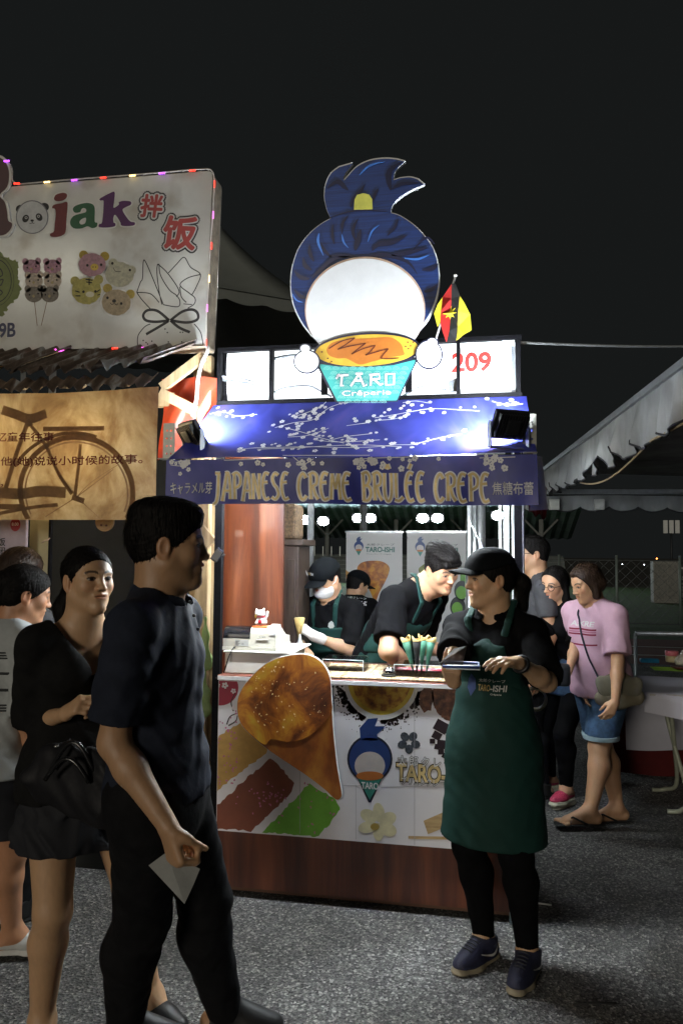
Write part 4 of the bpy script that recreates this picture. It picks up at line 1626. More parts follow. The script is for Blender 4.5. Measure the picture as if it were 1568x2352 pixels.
# big crepe cut-out standing proud of the banner
crepe_mat = ramp_mat('burnt_crepe', [(.29, (.05, .012, .005)), (.40, (.18, .048, .010)), (.50, (.42, .13, .014)), (.58, (.60, .26, .025)), (.68, (.62, .40, .04)), (.84, (.75, .58, .16))], 6.5, .35, .25, (1, 1, 1), 12, dist=.004, distort=.6)
crepe_fold = ramp_mat('crepe_fold', [(.3, (.09, .020, .005)), (.5, (.28, .080, .013)), (.72, (.48, .20, .026))], 4.5, .35, .12, (1.6, 1, .7), 8, distort=.5)
co = thing('crepe_cutout', 'giant brown crepe cone cut-out board fixed to the counter front', 'cutout board', (0, 0, 0))
out = smooth_loop([(166, 330), (172, 260), (215, 190), (300, 112), (395, 80), (480, 76), (545, 110), (582, 180), (590, 270), (596, 400), (612, 560), (634, 690), (631, 722), (608, 727), (560, 683), (480, 622), (395, 565), (300, 500), (220, 432), (182, 385)], 5)
printed('board', [E_(out, -.03)], M('board_edge', (.72, .70, .66), .6), co, -.030, .016)
printed('wrapped_cone', [E_([((u - 400) * .99 + 400, (v - 400) * .99 + 400) for u, v in out], -.032)], crepe_fold, co, -.0325, .0015)
top = smooth_loop([(170, 330), (176, 262), (218, 193), (302, 116), (395, 84), (480, 80), (542, 114), (579, 184), (587, 270), (588, 330), (540, 400), (470, 450), (400, 468), (320, 455), (290, 480), (225, 432), (184, 385)], 5)
printed('burnt_top', [E_(top, -.034)], crepe_mat, co, -.0345, .0015)
dt = []
for i in range(150):
    u, v = r_.uniform(185, 575), r_.uniform(110, 440)
    if (u - 385) ** 2 / 190 ** 2 + (v - 270) ** 2 / 165 ** 2 < 1 and (r_.random() < .35 + .6 * (u < 360)):
        s_ = r_.uniform(1.2, 3.8)
        dt.append(E_(ell(u, v, s_ * 1.3, s_ * .8, 6, r_.random() * 3), -.036))
printed('sugar_flecks', dt, ink('fleck', (.85, .66, .34)), co, -.0362, .0012)['kind'] = 'stuff'

# ------------------------------------------------------------------ awning and printed valance
awn = thing('awning', 'blue vinyl awning printed with white blossoms and gold lettering', 'awning', (0, 0, 0))
vinyl = ramp_mat('blue_vinyl', [(.32, (.022, .026, .17)), (.5, (.042, .052, .30)), (.62, (.075, .075, .38)), (.75, (.13, .085, .36))], 2.2, .30, .0, (1.6, 1, 1), 3, distort=.8)
nt = vinyl.node_tree
nt.nodes['Principled BSDF'].inputs['Specular IOR Level'].default_value = .22
wv = nt.nodes.new('ShaderNodeTexWave')
wv.inputs['Scale'].default_value = 120
wv.bands_direction = 'X'
bp = nt.nodes.new('ShaderNodeBump')
bp.inputs['Strength'].default_value = .12
bp.inputs['Distance'].default_value = .002
tcn = [n for n in nt.nodes if n.type == 'TEX_COORD'][0]
nt.links.new(tcn.outputs['Object'], wv.inputs['Vector'])
nt.links.new(wv.outputs['Fac'], bp.inputs['Height'])
nt.links.new(bp.outputs['Normal'], nt.nodes['Principled BSDF'].inputs['Normal'])
YB, ZB, YF, ZF, ZL = -.004, 2.336, -.345, 2.030, 1.828


def slope_pt(s, t):
    """s along the stall 0..1, t 0 = back, 1 = front edge"""
    xl, xr = -1.305 + (-1.392 + 1.305) * t, .183 + (.206 - .183) * t
    sag = .018 * math.sin(math.pi * t) + .006 * math.sin(9 * s + 3 * t) * t
    return np.array([xl + (xr - xl) * s, YB + (YF - YB) * t, ZB + (ZF - ZB) * t - sag])


def val_pt(s, t):
    """valance, t 0 = fold, 1 = hem"""
    x = -1.392 + (.206 + 1.392) * s
    y = YF - .006 - .016 * t * (math.sin(7.5 * s + .6) + .5 * math.sin(19 * s) + .25 * math.sin(41 * s + 2 * t))
    return np.array([x + .004 * t, y, ZF - .004 + (ZL - ZF) * t + .006 * math.sin(5 * s) * t])


def grid_mesh(name, fn, nu, nv, mat, par):
    v = [tuple(fn(i / nu, j / nv)) for i in range(nu + 1) for j in range(nv + 1)]
    k = nv + 1
    f = [(i * k + j, i * k + j + 1, (i + 1) * k + j + 1, (i + 1) * k + j) for i in range(nu) for j in range(nv)]
    return MB().raw(v, f, True).build(name, mat, par)


slope = grid_mesh('awning_slope', slope_pt, 40, 12, vinyl, awn)
val = grid_mesh('valance', val_pt, 80, 10, vinyl, awn)
for nm, t in (('front_rail', 1.0), ('back_rail', .02)):
    a_, b_ = slope_pt(.01, t), slope_pt(.99, t)
    MB().bar((a_[0], a_[1] + .014, a_[2] - .014), (b_[0], b_[1] + .014, b_[2] - .014), .02).build(nm, black_paint, awn)
for s in (.03, .5, .97):
    a_, b_ = slope_pt(s, 0), slope_pt(s, 1)
    MB().bar((a_[0], a_[1] + .02, a_[2] - .03), (b_[0], b_[1] + .02, b_[2] - .03), .02).build('rafter', black_paint, awn)
nS = unit(np.cross(slope_pt(1, .5) - slope_pt(0, .5), slope_pt(.5, 0) - slope_pt(.5, 1)))
if nS[2] < 0:
    nS = -nS


def on_slope(px, py):
    d = ray(px, py)
    p0 = slope_pt(.5, .5)
    q = CAM + d * (((p0 - CAM) @ nS) / (d @ nS))
    t = (q[1] - YB) / (YF - YB)
    xl, xr = -1.305 + (-1.392 + 1.305) * t, .183 + (.206 - .183) * t
    return (q[0] - xl) / (xr - xl), t


def on_val(px, py):
    q = on_y(px, py, YF - .01)
    return (q[0] + 1.392) / (.206 + 1.392), (ZF - q[2]) / (ZF - ZL)


def decal(mb, pts, fn, lift):
    """fan a small convex outline onto the cloth"""
    P = [fn(*p) for p in pts]
    c = fn(*np.mean(pts, 0))
    nrm = nS if fn is slope_pt else np.array([0, -1, 0])
    v = [tuple(p + nrm * lift) for p in [c] + P]
    k = len(P)
    mb.raw(v, [(0, 1 + i, 1 + (i + 1) % k) for i in range(k)])


blossoms = MB()
vbl = MB()
br = MB()
r_ = random.Random(21)


def sprig(pts, vmap, fn, mb, dens=.02, size=.011, lim=(0, 1)):
    P = smooth_loop([(CROP_D[0] + u * CROP_D[2], CROP_D[1] + v * CROP_D[2]) for u, v in pts], 8, False)
    Q = [np.array(vmap(*p)) for p in P]
    asp = 1.6 / .46 if fn is slope_pt else 1.6 / .2
    prev = None
    for i, q in enumerate(Q):
        if prev is not None:
            v0, v1 = fn(*prev), fn(*q)
            nrm = nS if fn is slope_pt else np.array([0, -1, 0])
            br.bar(tuple(v0 + nrm * .0012), tuple(v1 + nrm * .0012), .003, .0008, up=tuple(nrm))
        prev = q
        for _ in range(1):
            if r_.random() < dens * 24:
                c = q + np.array([r_.gauss(0, .014), r_.gauss(0, .014 * asp)])
                if not (0.01 < c[0] < .99 and lim[0] < c[1] < lim[1]):
                    continue
                s_ = size * r_.uniform(.6, 1.25)
                rot = r_.uniform(0, 6)
                for m in range(5):
                    t = rot + 2 * math.pi * m / 5
                    cc = c + np.array([s_ * .62 * math.cos(t), s_ * .62 * math.sin(t) * asp])
                    decal(mb, [(cc[0] + s_ * .48 * math.cos(a_), cc[1] + s_ * .48 * math.sin(a_) * asp) for a_ in np.linspace(0, 2 * math.pi, 9)[:-1]], fn, .0022 + .0002 * m)


for pts in ([(235, 112), (290, 105), (340, 118), (420, 112)], [(490, 160), (560, 142), (640, 130), (700, 90), (780, 66)], [(540, 200), (620, 192), (700, 162)],
            [(700, 214), (760, 196), (870, 180)], [(880, 122), (960, 110), (1040, 96), (1120, 88), (1290, 94)], [(770, 152), (850, 140)], [(1030, 226), (1120, 200), (1220, 180)],
            [(530, 160), (600, 180), (680, 205), (760, 222)], [(560, 120), (600, 110), (660, 90), (690, 70)], [(990, 70), (1040, 64), (1090, 70)], [(640, 210), (720, 218), (800, 214), (900, 205)],
            [(340, 262), (400, 252), (520, 247), (640, 242), (760, 242), (870, 237), (960, 227), (1030, 227)], [(420, 258), (560, 250), (700, 236), (840, 228), (980, 236)], [(1340, 62), (1400, 74), (1460, 70)], [(900, 130), (960, 124), (1010, 110)]):
    sprig(pts, on_slope, slope_pt, blossoms, .019, .0064, (.02, .98))
for pts in ([(75, 292), (110, 288), (145, 292)], [(80, 300), (120, 304), (140, 290)], [(290, 282), (340, 280), (410, 278)], [(560, 268), (600, 296), (640, 276)], [(830, 276), (900, 272), (980, 270), (1050, 266)], [(835, 290), (850, 280), (870, 275)], [(1130, 256), (1165, 262)], [(1290, 272), (1370, 270), (1430, 268)], [(1340, 290), (1350, 284)], [(520, 262), (700, 262), (860, 262)]):
    sprig(pts, on_val, val_pt, vbl, .024, .0072, (.01, .9))
petal = ink('awning_petal', (.76, .76, .80))
blossoms.build('printed_blossoms', petal, slope)['kind'] = 'stuff'
vbl.build('printed_blossoms', petal, val)['kind'] = 'stuff'
br.build('printed_branches', petal, slope)['kind'] = 'stuff'

# art-nouveau gold capitals drawn as strokes
GL = {'J': [[(.30, 1), (.85, 1)], [(.66, 1), (.64, .3), (.5, -.08), (.18, -.2)]],
      'A': [[(.06, -.08), (.28, .45), (.50, 1)], [(.34, 1), (.66, .99), (.84, .5), (.88, 0)], [(.24, .33), (.86, .33)]],
      'P': [[(.28, 0), (.26, 1)], [(.06, .93), (.5, 1.02), (.88, .86), (.82, .56), (.30, .42)]],
      'N': [[(.16, 0), (.20, 1)], [(.16, 1), (.5, .55), (.82, 0)], [(.82, 0), (.84, 1)]],
      'E': [[(.86, .96), (.45, 1.0), (.18, .7), (.18, .3), (.45, 0), (.90, .05)], [(.18, .64), (.72, .66)]],
      'S': [[(.82, .92), (.5, 1), (.2, .82), (.36, .58), (.68, .42), (.84, .18), (.5, 0), (.10, .08)]],
      'C': [[(.86, .82), (.58, 1), (.24, .8), (.14, .4), (.32, .06), (.62, 0), (.90, .14)]],
      'R': [[(.26, 0), (.24, 1)], [(.06, .93), (.5, 1.02), (.84, .88), (.78, .60), (.30, .50)], [(.46, .50), (.66, .2), (.96, 0)]],
      'M': [[(.06, 0), (.20, 1)], [(.20, 1), (.50, .40)], [(.50, .40), (.80, 1)], [(.80, 1), (.94, 0)]],
      'B': [[(.24, 0), (.22, 1)], [(.06, .95), (.55, 1.02), (.82, .82), (.6, .58), (.25, .54)], [(.25, .54), (.75, .5), (.92, .24), (.6, 0), (.08, .02)]],
      'U': [[(.16, 1), (.16, .3), (.38, 0), (.68, .04), (.84, .35), (.84, 1)], [(.5, 1.32), (.32, 1.14)], [(.5, 1.32), (.68, 1.14)]],
      'L': [[(.22, 1), (.24, .1)], [(.08, .04), (.5, 0), (.92, .14)]],
      'É': [[(.86, .96), (.45, 1.0), (.18, .7), (.18, .3), (.45, 0), (.90, .05)], [(.18, .64), (.72, .66)], [(.45, 1.14), (.68, 1.34)]]}


def nouveau(word, x0, x1, yb, yt):
    """word set between picture columns x0..x1"""
    w = (x1 - x0) / len(word)
    for lay, (mat, ws, lift, nm) in enumerate(((petal, .46, .0020, 'letter_outline'), (gold, .23, .0034, 'letter'))):
        for i, chh in enumerate(word):
            mb = MB()
            for st in GL[chh]:
                pts = [(x0 + (i + .02 + u * .96) * w, yb + (yt - yb) * v) for u, v in st]
                L, R = stroke_poly(pts, w * ws, w * ws * .92, 6)
                vs = []
                for q in L + R:
                    p = val_pt(*on_val(*q))
                    vs.append((p[0], p[1] - lift, p[2]))
                k = len(L)
                mb.raw(vs, [(j, j + 1, k + j + 1, k + j) for j in range(k - 1)])
            mb.build(nm, mat, val)


nouveau('JAPANESE', 488, 664, 1147, 1086)
nouveau('CREME', 680, 806, 1147, 1086)
nouveau('BRULÉE', 826, 976, 1147, 1084)
nouveau('CREPE', 994, 1124, 1147, 1086)
GL['U'] = GL['U']


def val_text(body, box, off, mat, lift, name='lettering'):
    mb = MB()
    text_fit(mb, body, box[0], -box[3], box[2], -box[1], 0, off)
    vs = []
    for p in mb.v:
        q = val_pt(*on_val(p[0], -p[2]))
        vs.append((q[0], q[1] - lift, q[2]))
    MB().raw(vs, mb.f).build(name, mat, val)


for body, box in (('キャラメル芽', (393, 1106, 488, 1134)), ('焦糖布蕾', (1128, 1103, 1222, 1132))):
    val_text(body, box, .012, petal, .003)

# white paper and red cloth hanging at the right end of the awning
q = on_y(1236, 1110, -.30)
tag(MB().raw([(q[0] - .02, -.30, 2.03), (q[0] + .02, -.22, 2.03), (q[0] + .045, -.20, 1.81), (q[0] - .035, -.30, 1.80)], [(0, 1, 2, 3)]).build('paper_sheet', M('paper', (.55, .52, .60), .7)), 'pale paper sheet hanging at the right end of the awning', 'paper')
a_, b_ = on_y(1205, 1120, .35), on_y(1262, 1192, .35)
rc = [(a_[0], .35, a_[2]), (b_[0], .55, a_[2] + .02), (b_[0], .55, b_[2] + .01), (a_[0] + .02, .35, b_[2] + .03)]
tag(grid_mesh('red_cloth', lambda s, t: np.array(rc[0]) * (1 - s) * (1 - t) + np.array(rc[1]) * s * (1 - t) + np.array(rc[2]) * s * t + np.array(rc[3]) * (1 - s) * t + np.array([0, .01 * math.sin(20 * s + 6 * t), .012 * math.sin(14 * s) * t]), 14, 8, M('red_plastic', (.26, .02, .018), .3), None), 'red plastic cloth hanging right of the stall post', 'cloth')

# ------------------------------------------------------------------ lit sign box over the awning
box = thing('sign_lightbox', 'long lit white sign box in a black steel frame numbered 209', 'sign', (0, 0, 0))
for z0, z1, nm in ((2.338, 2.358, 'bottom_bar'), (2.602, 2.622, 'top_bar')):
    MB().box((XL, .0, z0), (XR, .03, z1)).build(nm, black_paint, box)
for px in (503, 622, 1052, 1190):
    x = on_y(px, 850, 0)[0]
    MB().box((x - .009, -.002, 2.359), (x + .009, .032, 2.601)).build('upright', black_paint, box)
for px in (503, 1190):
    x = on_y(px, 850, 0)[0]
    MB().box((x - .009, .10, 2.338), (x + .009, .128, 2.622)).build('rear_upright', black_paint, box)
MB().box((XL, .13, 2.338), (XR, .14, 2.622)).build('back_panel', M('back_panel', (.7, .7, .72), .6), box)


def glow_sheet():
    m = bpy.data.materials.new('lit_plastic')
    m.use_nodes = True
    b = m.node_tree.nodes['Principled BSDF']
    b.inputs['Base Color'].default_value = (.7, .72, .75, 1)
    b.inputs['Roughness'].default_value = .3
    b.inputs['Emission Color'].default_value = (.93, .97, 1, 1)
    b.inputs['Emission Strength'].default_value = 1.6
    return m


lit = glow_sheet()


def sheet_pt(x0, x1, z0, z1, seed):
    def f(s, t):
        y = .045 + .010 * math.sin(6 * s + seed + 3 * t) + .006 * math.sin(17 * s + 5 * t + seed) + .02 * max(0, abs(s - .5) - .42) * 10
        return np.array([x0 + (x1 - x0) * s, y, z0 + (z1 - z0) * t])
    return f


xs = [on_y(px, 850, .0)[0] for px in (510, 615, 630, 1046, 1060, 1180)]
grid_mesh('lit_sheet', sheet_pt(XL + .03, XR - .045, 2.354, 2.606, 2.1), 90, 12, lit, box)
for pts in ([(100, 1050), (180, 1062), (250, 1080), (310, 1115)], [(345, 1125), (400, 1105), (500, 1095), (560, 1120), (610, 1145)], [(940, 1145), (1000, 1110), (1080, 1095), (1150, 1120)], [(345, 970), (420, 955), (460, 950)]):
    P = [CROP_C(u, v, .01) for u, v in pts]
    MB().tube([(x, .012, z) for x, z in smooth_loop(P, 6, False)], .006, 6).build('seam_line', M('grey_seam', (.2, .22, .24), .5), box)  # dark tubes drawing the sheet's wrinkle seams, which its even glow hides
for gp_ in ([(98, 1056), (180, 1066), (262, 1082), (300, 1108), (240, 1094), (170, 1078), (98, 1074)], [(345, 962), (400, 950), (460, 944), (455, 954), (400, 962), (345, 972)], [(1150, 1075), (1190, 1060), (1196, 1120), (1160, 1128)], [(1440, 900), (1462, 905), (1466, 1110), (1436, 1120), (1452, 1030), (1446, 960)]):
    printed('gap_patch', [[CROP_C(u, v, .02) for u, v in gp_]], M('gap_grey', (.12, .13, .14), .5), box, .020, .001)  # flat dark patches painted for the dim gaps in the evenly glowing sheet
red_lit = M('sign_red', (.30, .015, .012), .5, emit=(.75, .05, .03), es=.35, var=0)
line('209', (1172, 940, 1348, 1030), CROP_C, .0, red_lit, box, .035, 'number')
bl_ = [o for o in bpy.data.objects if o.name.startswith('number')]
q = CROP_C(1430, 895, .02)
MB().box((q[0] - .03, .012, q[1] - .018), (q[0] + .03, .03, q[1] + .012), .003).build('junction_box', M('junction', (.35, .38, .38), .5), box)

# ------------------------------------------------------------------ cut-out head board above the sign (outline and colours only)
hb = thing('cutout_signboard', 'tall cut-out signboard with blue topknot, blank white disc and crepe cone', 'sign', (0, 0, 0))


def Cc(pts, Y=-.05):
    return [CROP_C(u, v, Y) for u, v in pts]


tuft = smooth_loop([(607, 318), (588, 275), (577, 215), (583, 160), (606, 110), (645, 78)], 4, False) + smooth_loop([(708, 60), (684, 92), (667, 120), (668, 140)], 4, False) + \
    smooth_loop([(690, 116), (730, 75), (790, 47), (860, 38), (915, 42)], 4, False) + smooth_loop([(952, 52), (918, 80), (903, 110), (899, 138)], 4, False) + smooth_loop([(930, 129), (975, 125), (1010, 134)], 4, False) + \
    smooth_loop([(1041, 158), (985, 182), (935, 212), (900, 245), (887, 275), (888, 292)], 4, False)
headr = smooth_loop([(888, 292), (930, 306), (990, 346), (1040, 396), (1080, 452), (1101, 512), (1110, 580), (1105, 650), (1085, 722), (1050, 792), (1000, 850)], 4, False)
headl = smooth_loop([(540, 880), (490, 828), (450, 760), (427, 690), (421, 610), (432, 530), (462, 450), (512, 385), (560, 345), (607, 318)], 4, False)
outline = tuft + headr[1:] + [(960, 880), (760, 900), (600, 900)] + headl[:-1]
cen = np.array([765, 520])
grow = [(cen[0] + (u - cen[0]) * 1.008, cen[1] + (v - cen[1]) * 1.008) for u, v in outline]
white_edge = M('board_white', (.80, .81, .82), .45, var=.03)
navy_b = M('board_navy', (.010, .012, .040), .32, var=.2, scale=6)
blue_b = ramp_mat('board_blue', [(.3, (.004, .018, .085)), (.55, (.006, .030, .14)), (.75, (.010, .045, .20))], 3.5, .5, .06, (1, 1, 40), 3, dist=.002)
printed('backing_board', [Cc(grow)], white_edge, hb, -.05, .03)
printed('hair_panel', [Cc([(cen[0] + (u - cen[0]) * .992, cen[1] + (v - cen[1]) * .992) for u, v in outline])], blue_b, hb, -.0525, .002)
# dark and bright printed strands
dk = MB()
for pts, w in (([(590, 180), (640, 150), (672, 175), (690, 190)], 22), ([(700, 270), (712, 230), (745, 195), (768, 160)], 18), ([(800, 245), (815, 205), (830, 180)], 15), ([(820, 260), (850, 250)], 10),
               ([(887, 190), (876, 140), (885, 95), (940, 55)], 26), ([(890, 185), (940, 160), (1030, 155)], 18), ([(600, 318), (690, 290), (780, 282), (890, 292)], 9),
               ([(720, 470), (735, 420), (748, 370)], 26), ([(800, 470), (830, 440), (900, 430), (965, 395)], 24), ([(890, 490), (960, 480), (1060, 455)], 22), ([(870, 400), (905, 360), (920, 318)], 14),
               ([(720, 420), (712, 370), (735, 320)], 16), ([(660, 390), (665, 340), (690, 305)], 14), ([(625, 440), (615, 390), (622, 340)], 14), ([(610, 500), (580, 470), (560, 430)], 16), ([(530, 520), (512, 480), (510, 440)], 18),
               ([(520, 560), (490, 540), (480, 500)], 20), ([(510, 600), (470, 595), (438, 560)], 20), ([(500, 690), (465, 680), (440, 650)], 18), ([(1030, 560), (1080, 555), (1105, 530)], 18), ([(1040, 660), (1075, 650), (1106, 625)], 18),
               ([(600, 495), (680, 495), (760, 510), (850, 490), (960, 520), (1010, 580)], 22), ([(520, 600), (560, 560), (620, 510), (700, 495)], 20), ([(495, 770), (520, 840), (545, 875)], 26), ([(1035, 790), (1000, 840), (985, 860)], 22), ([(1090, 440), (1050, 410), (985, 470)], 10)):
    v, f = stroke_mesh(Cc(pts), w * .00105, y=-.0556, taper=True)
    dk.raw(v, f)
dk.build('dark_strands', navy_b, hb)['kind'] = 'stuff'
lt = MB()
for pts, w in (([(740, 120), (790, 75), (860, 58)], 10), ([(780, 430), (800, 380), (835, 350)], 8), ([(555, 390), (550, 430), (575, 495)], 12), ([(660, 395), (668, 430), (690, 458)], 8), ([(950, 505), (1010, 510), (1065, 490)], 10), ([(430, 670), (450, 700), (480, 710)], 7), ([(930, 540), (985, 600), (1005, 660), (1018, 715)], 9)):
    v, f = stroke_mesh(Cc(pts), w * .00105, y=-.0566, taper=True)
    lt.raw(v, f)
lt.build('bright_strands', M('board_sky', (.06, .20, .62), .3), hb)['kind'] = 'stuff'
yb = [(716, 280), (718, 235), (730, 212), (758, 204), (786, 210), (800, 232), (802, 278)]
printed('yellow_band', [Cc(yb)], M('board_yellow', (.62, .60, .10), .4), hb, -.0572, .002)
printed('disc_rim', [Cc(ell(767, 745, 279, 246, 64))], M('board_peach', (.62, .42, .30), .45), hb, -.0582, .0016)
printed('white_disc', [Cc(ell(767, 752, 273, 244, 64))], white_edge, hb, -.0602, .0018)
# crepe cone with lettering
rot = -.055
printed('crepe_rim', [Cc(ell(776, 932, 250, 84, 56, rot), -.06)], navy_b, hb, -.0640, .0035)
printed('cone_outline', [Cc([(534, 985), (1018, 965), (918, 1172), (632, 1176)])], navy_b, hb, -.0632, .0026)
printed('crepe_face', [Cc(ell(776, 932, 238, 73, 56, rot), -.06)], M('board_ochre', (.68, .42, .04), .4), hb, -.0655, .0012)
printed('caramel_patch', [Cc(smooth_loop([(590, 925), (620, 895), (700, 880), (780, 878), (880, 872), (930, 900), (945, 935), (945, 955), (880, 965), (800, 985), (740, 998), (680, 970), (640, 970), (600, 955)], 4), -.06)], M('board_orange', (.52, .16, .02), .4), hb, -.0667, .001)
zg = MB()
for pts in ([(600, 925), (660, 890), (720, 875)], [(720, 875), (680, 905), (640, 928)], [(640, 928), (690, 915), (770, 900)], [(770, 900), (730, 930), (705, 950)], [(705, 950), (760, 925), (815, 910)], [(815, 910), (790, 940), (770, 955)], [(770, 955), (820, 940), (875, 925)], [(875, 925), (850, 955), (840, 970)], [(840, 970), (890, 972), (925, 968)]):
    v, f = stroke_mesh(Cc(pts, -.06), .0065, .005, y=-.0685)
    zg.raw(v, f)
zg.build('sauce_zigzag', M('board_brown', (.14, .03, .01), .4), hb)
sd_ = []
for u, v in ((568, 940), (595, 970), (612, 985), (605, 992), (965, 895), (955, 915), (978, 912), (990, 895), (968, 925)):
    sd_.append(Cc(ell(u, v, 4.5, 3.5, 8), -.06))
printed('crumbs', sd_, M('board_brown', (.14, .03, .01), .4), hb, -.0676, .001)['kind'] = 'stuff'
teal = M('board_teal', (.05, .42, .38), .4, var=.06)
cone = [(553, 997), (640, 1010), (776, 1014), (900, 1004), (1004, 978), (914, 1166), (640, 1170)]
printed('cone_panel', [Cc(cone)], teal, hb, -.0660, .0022)
sc = MB()
for row in range(8):
    v0 = 1015 + row * 22
    half = 215 - (v0 - 990) * .5
    n = int(half * 2 / 40)
    for i in range(n + 1):
        u0 = 776 - half + 18 + i * 40 + (20 if row % 2 else 0)
        if u0 > 776 + half - 16:
            continue
        for rr in (17, 11, 5):
            arc = [(u0 + rr * math.cos(t), v0 + 8 - rr * math.sin(t)) for t in np.linspace(.1, math.pi - .1, 7)]
            v, f = stroke_mesh(Cc(arc, -.067), .0016, y=-.0686, smooth=False)
            sc.raw(v, f)
tag(sc.build('wave_pattern', M('board_mint', (.32, .68, .62), .4), hb), kind='stuff')


def block_word(letters, mat, w, lift, name):
    for nm, strokes in letters:
        mb = MB()
        for st in strokes:
            v, f = stroke_mesh(Cc(st, -.068), w, y=lift, smooth=False)
            mb.raw(v, f)
        mb.build(name, mat, hb)


TL = [('T', [[(634, 1050), (690, 1046)], [(632, 1064), (648, 1042)], [(660, 1048), (655, 1098), (668, 1094)]]),
      ('A', [[(722, 1040), (756, 1040)], [(738, 1042), (700, 1098)], [(738, 1042), (762, 1098), (775, 1090)], [(718, 1072), (752, 1072)]]),
      ('R', [[(786, 1046), (832, 1042), (836, 1062), (798, 1068)], [(796, 1046), (792, 1096)], [(808, 1066), (838, 1092), (850, 1086)]]),
      ('O', [[(862, 1042), (902, 1040), (900, 1090), (864, 1092), (864, 1040)]])]
block_word(TL, M('letter_shade', (.02, .20, .20), .4), .0165, -.0694, 'letter_outline')
block_word(TL, white_edge, .0105, -.0704, 'letter')
line('Crêperie', (660, 1112, 886, 1150), CROP_C, -.0700, white_edge, hb, .012, back=M('letter_shade', (.02, .20, .20), .4), boff=.05)
for nm, (cu, cv, ru, rv), fing in (('left_knob', (497, 985, 56, 50), (490, 925, 22, 18)), ('right_knob', (1063, 952, 58, 62), (1078, 898, 24, 20))):
    k_ = [Cc(ell(cu, cv, ru + 7, rv + 7), -.065), Cc(ell(fing[0], fing[1], fing[2] + 6, fing[3] + 6), -.065)]
    printed(nm + '_outline', k_, navy_b, hb, -.0720, .004)
    printed(nm, [Cc(ell(cu, cv, ru, rv), -.065)], white_edge, hb, -.0740, .002)
    printed(nm + '_tip', [Cc(ell(fing[0], fing[1], fing[2], fing[3]), -.065)], white_edge, hb, -.0750, .002)
for x in (-.75, -.35):
    MB().box((x - .015, -.018, 2.37), (x + .015, -.003, 2.95)).build('stay', black_paint, hb)

# ------------------------------------------------------------------ flag on the sign frame
fg = thing('flag', 'small yellow, red and black flag with a yellow star on a white stick', 'flag', (0, 0, 0))
FY = -.03
a_, b_ = CROP_C(1098, 868, FY), CROP_C(1187, 606, FY)
MB().tube([(a_[0] - .006, FY, a_[1] - .06), (a_[0], FY, a_[1]), (b_[0], FY - .05, b_[1])], .0045, 8).build('stick', M('stick_white', (.72, .72, .70), .5), fg)
MB().lathe([(.001, -.008), (.008, -.004), (.008, .004), (.001, .008)], (b_[0], FY - .05, b_[1] + .004), 12).build('finial', M('stick_white', (.72, .72, .70), .5), fg)


def flagpiece(nm, pts, mat, lift=0.0):
    v, f = poly2d([CROP_C(u, w, FY - .03) for u, w in pts], (), .0016)
    mb = MB()
    mb.raw([(x, FY - .06 - lift + .012 * math.sin(x * 60 + z * 18) + y, z) for x, y, z in v], f)
    return mb.build(nm, mat, fg)


flagpiece('yellow_corner', [(1127, 690), (1105, 730), (1088, 772), (1096, 800), (1104, 832), (1118, 815), (1120, 760)], M('flag_yellow', (.66, .58, .03), .7))
flagpiece('red_stripe', [(1170, 636), (1150, 660), (1127, 690), (1120, 760), (1118, 815), (1130, 862), (1146, 906), (1158, 850), (1164, 780), (1168, 700)], M('flag_red', (.40, .015, .012), .7))
flagpiece('black_stripe', [(1187, 632), (1170, 636), (1168, 700), (1164, 780), (1158, 850), (1146, 906), (1170, 900), (1190, 892), (1197, 830), (1200, 760), (1208, 690)], M('flag_black', (.010, .010, .010), .7))
flagpiece('yellow_field', [(1208, 690), (1230, 725), (1254, 770), (1258, 810), (1261, 846), (1225, 868), (1190, 892), (1197, 830), (1200, 760)], M('flag_yellow', (.66, .58, .03), .7))
star = []
for i in range(18):
    t = math.pi * i / 9 + .1
    rr = 33 if i % 2 == 0 else 14
    star.append((1160 + rr * math.cos(t), 764 + rr * math.sin(t)))
flagpiece('star', star, M('flag_yellow', (.66, .58, .03), .7), .0035)

# ------------------------------------------------------------------ floodlights clamped on the awning
flood_white = M('flood_led', (1, 1, 1), emit=(.85, .93, 1.0), es=700.0, var=0)
cast = M('cast_black', (.016, .017, .02), .45, .2, var=.2, bump=.1, bscale=200)


def floodlight(label, pos, yaw, tilt, w=.16, h=.125):
    t = thing('floodlight', label, 'floodlight', tuple(pos), 'floodlights on the awning')
    Rz = Matrix.Rotation(yaw, 4, 'Z') @ Matrix.Rotation(tilt, 4, 'X')

    def xf(x, y, z):
        return Rz @ Vector((x, y, z))
    MB().box((-w / 2, -.012, -h / 2), (w / 2, .012, h / 2), .006).build('housing', cast, t, xf=xf)
    MB().box((-w / 2 + .014, .0125, -h / 2 + .014), (w / 2 - .014, .0145, h / 2 - .014)).build('lens', flood_white, t, xf=xf)
    for i in range(11):
        x = -w / 2 + .014 + (w - .028) * i / 10
        MB().box((x - .0022, -.034, -h / 2 + .012), (x + .0022, -.0125, h / 2 - .012)).build('cooling_fin', cast, t, xf=xf)
    MB().box((-.03, -.042, -.03), (.03, -.0125, .03), .004).build('driver_box', cast, t, xf=xf)
    yk = MB().box((-w / 2 - .014, -.008, -.012), (-w / 2 - .008, .008, .012)).box((w / 2 + .008, -.008, -.012), (w / 2 + .014, .008, .012))
    yk.bar((-w / 2 - .011, 0, -.005), (-w / 2 - .011, -.05, -h / 2 - .02), .006, .022).bar((w / 2 + .011, 0, -.005), (w / 2 + .011, -.05, -h / 2 - .02), .006, .022)
    yk.bar((-w / 2 - .014, -.05, -h / 2 - .02), (w / 2 + .014, -.05, -h / 2 - .02), .022, .005)
    yk.build('yoke', M('yoke_steel', (.22, .23, .25), .4, .7), t, xf=xf)
    return t


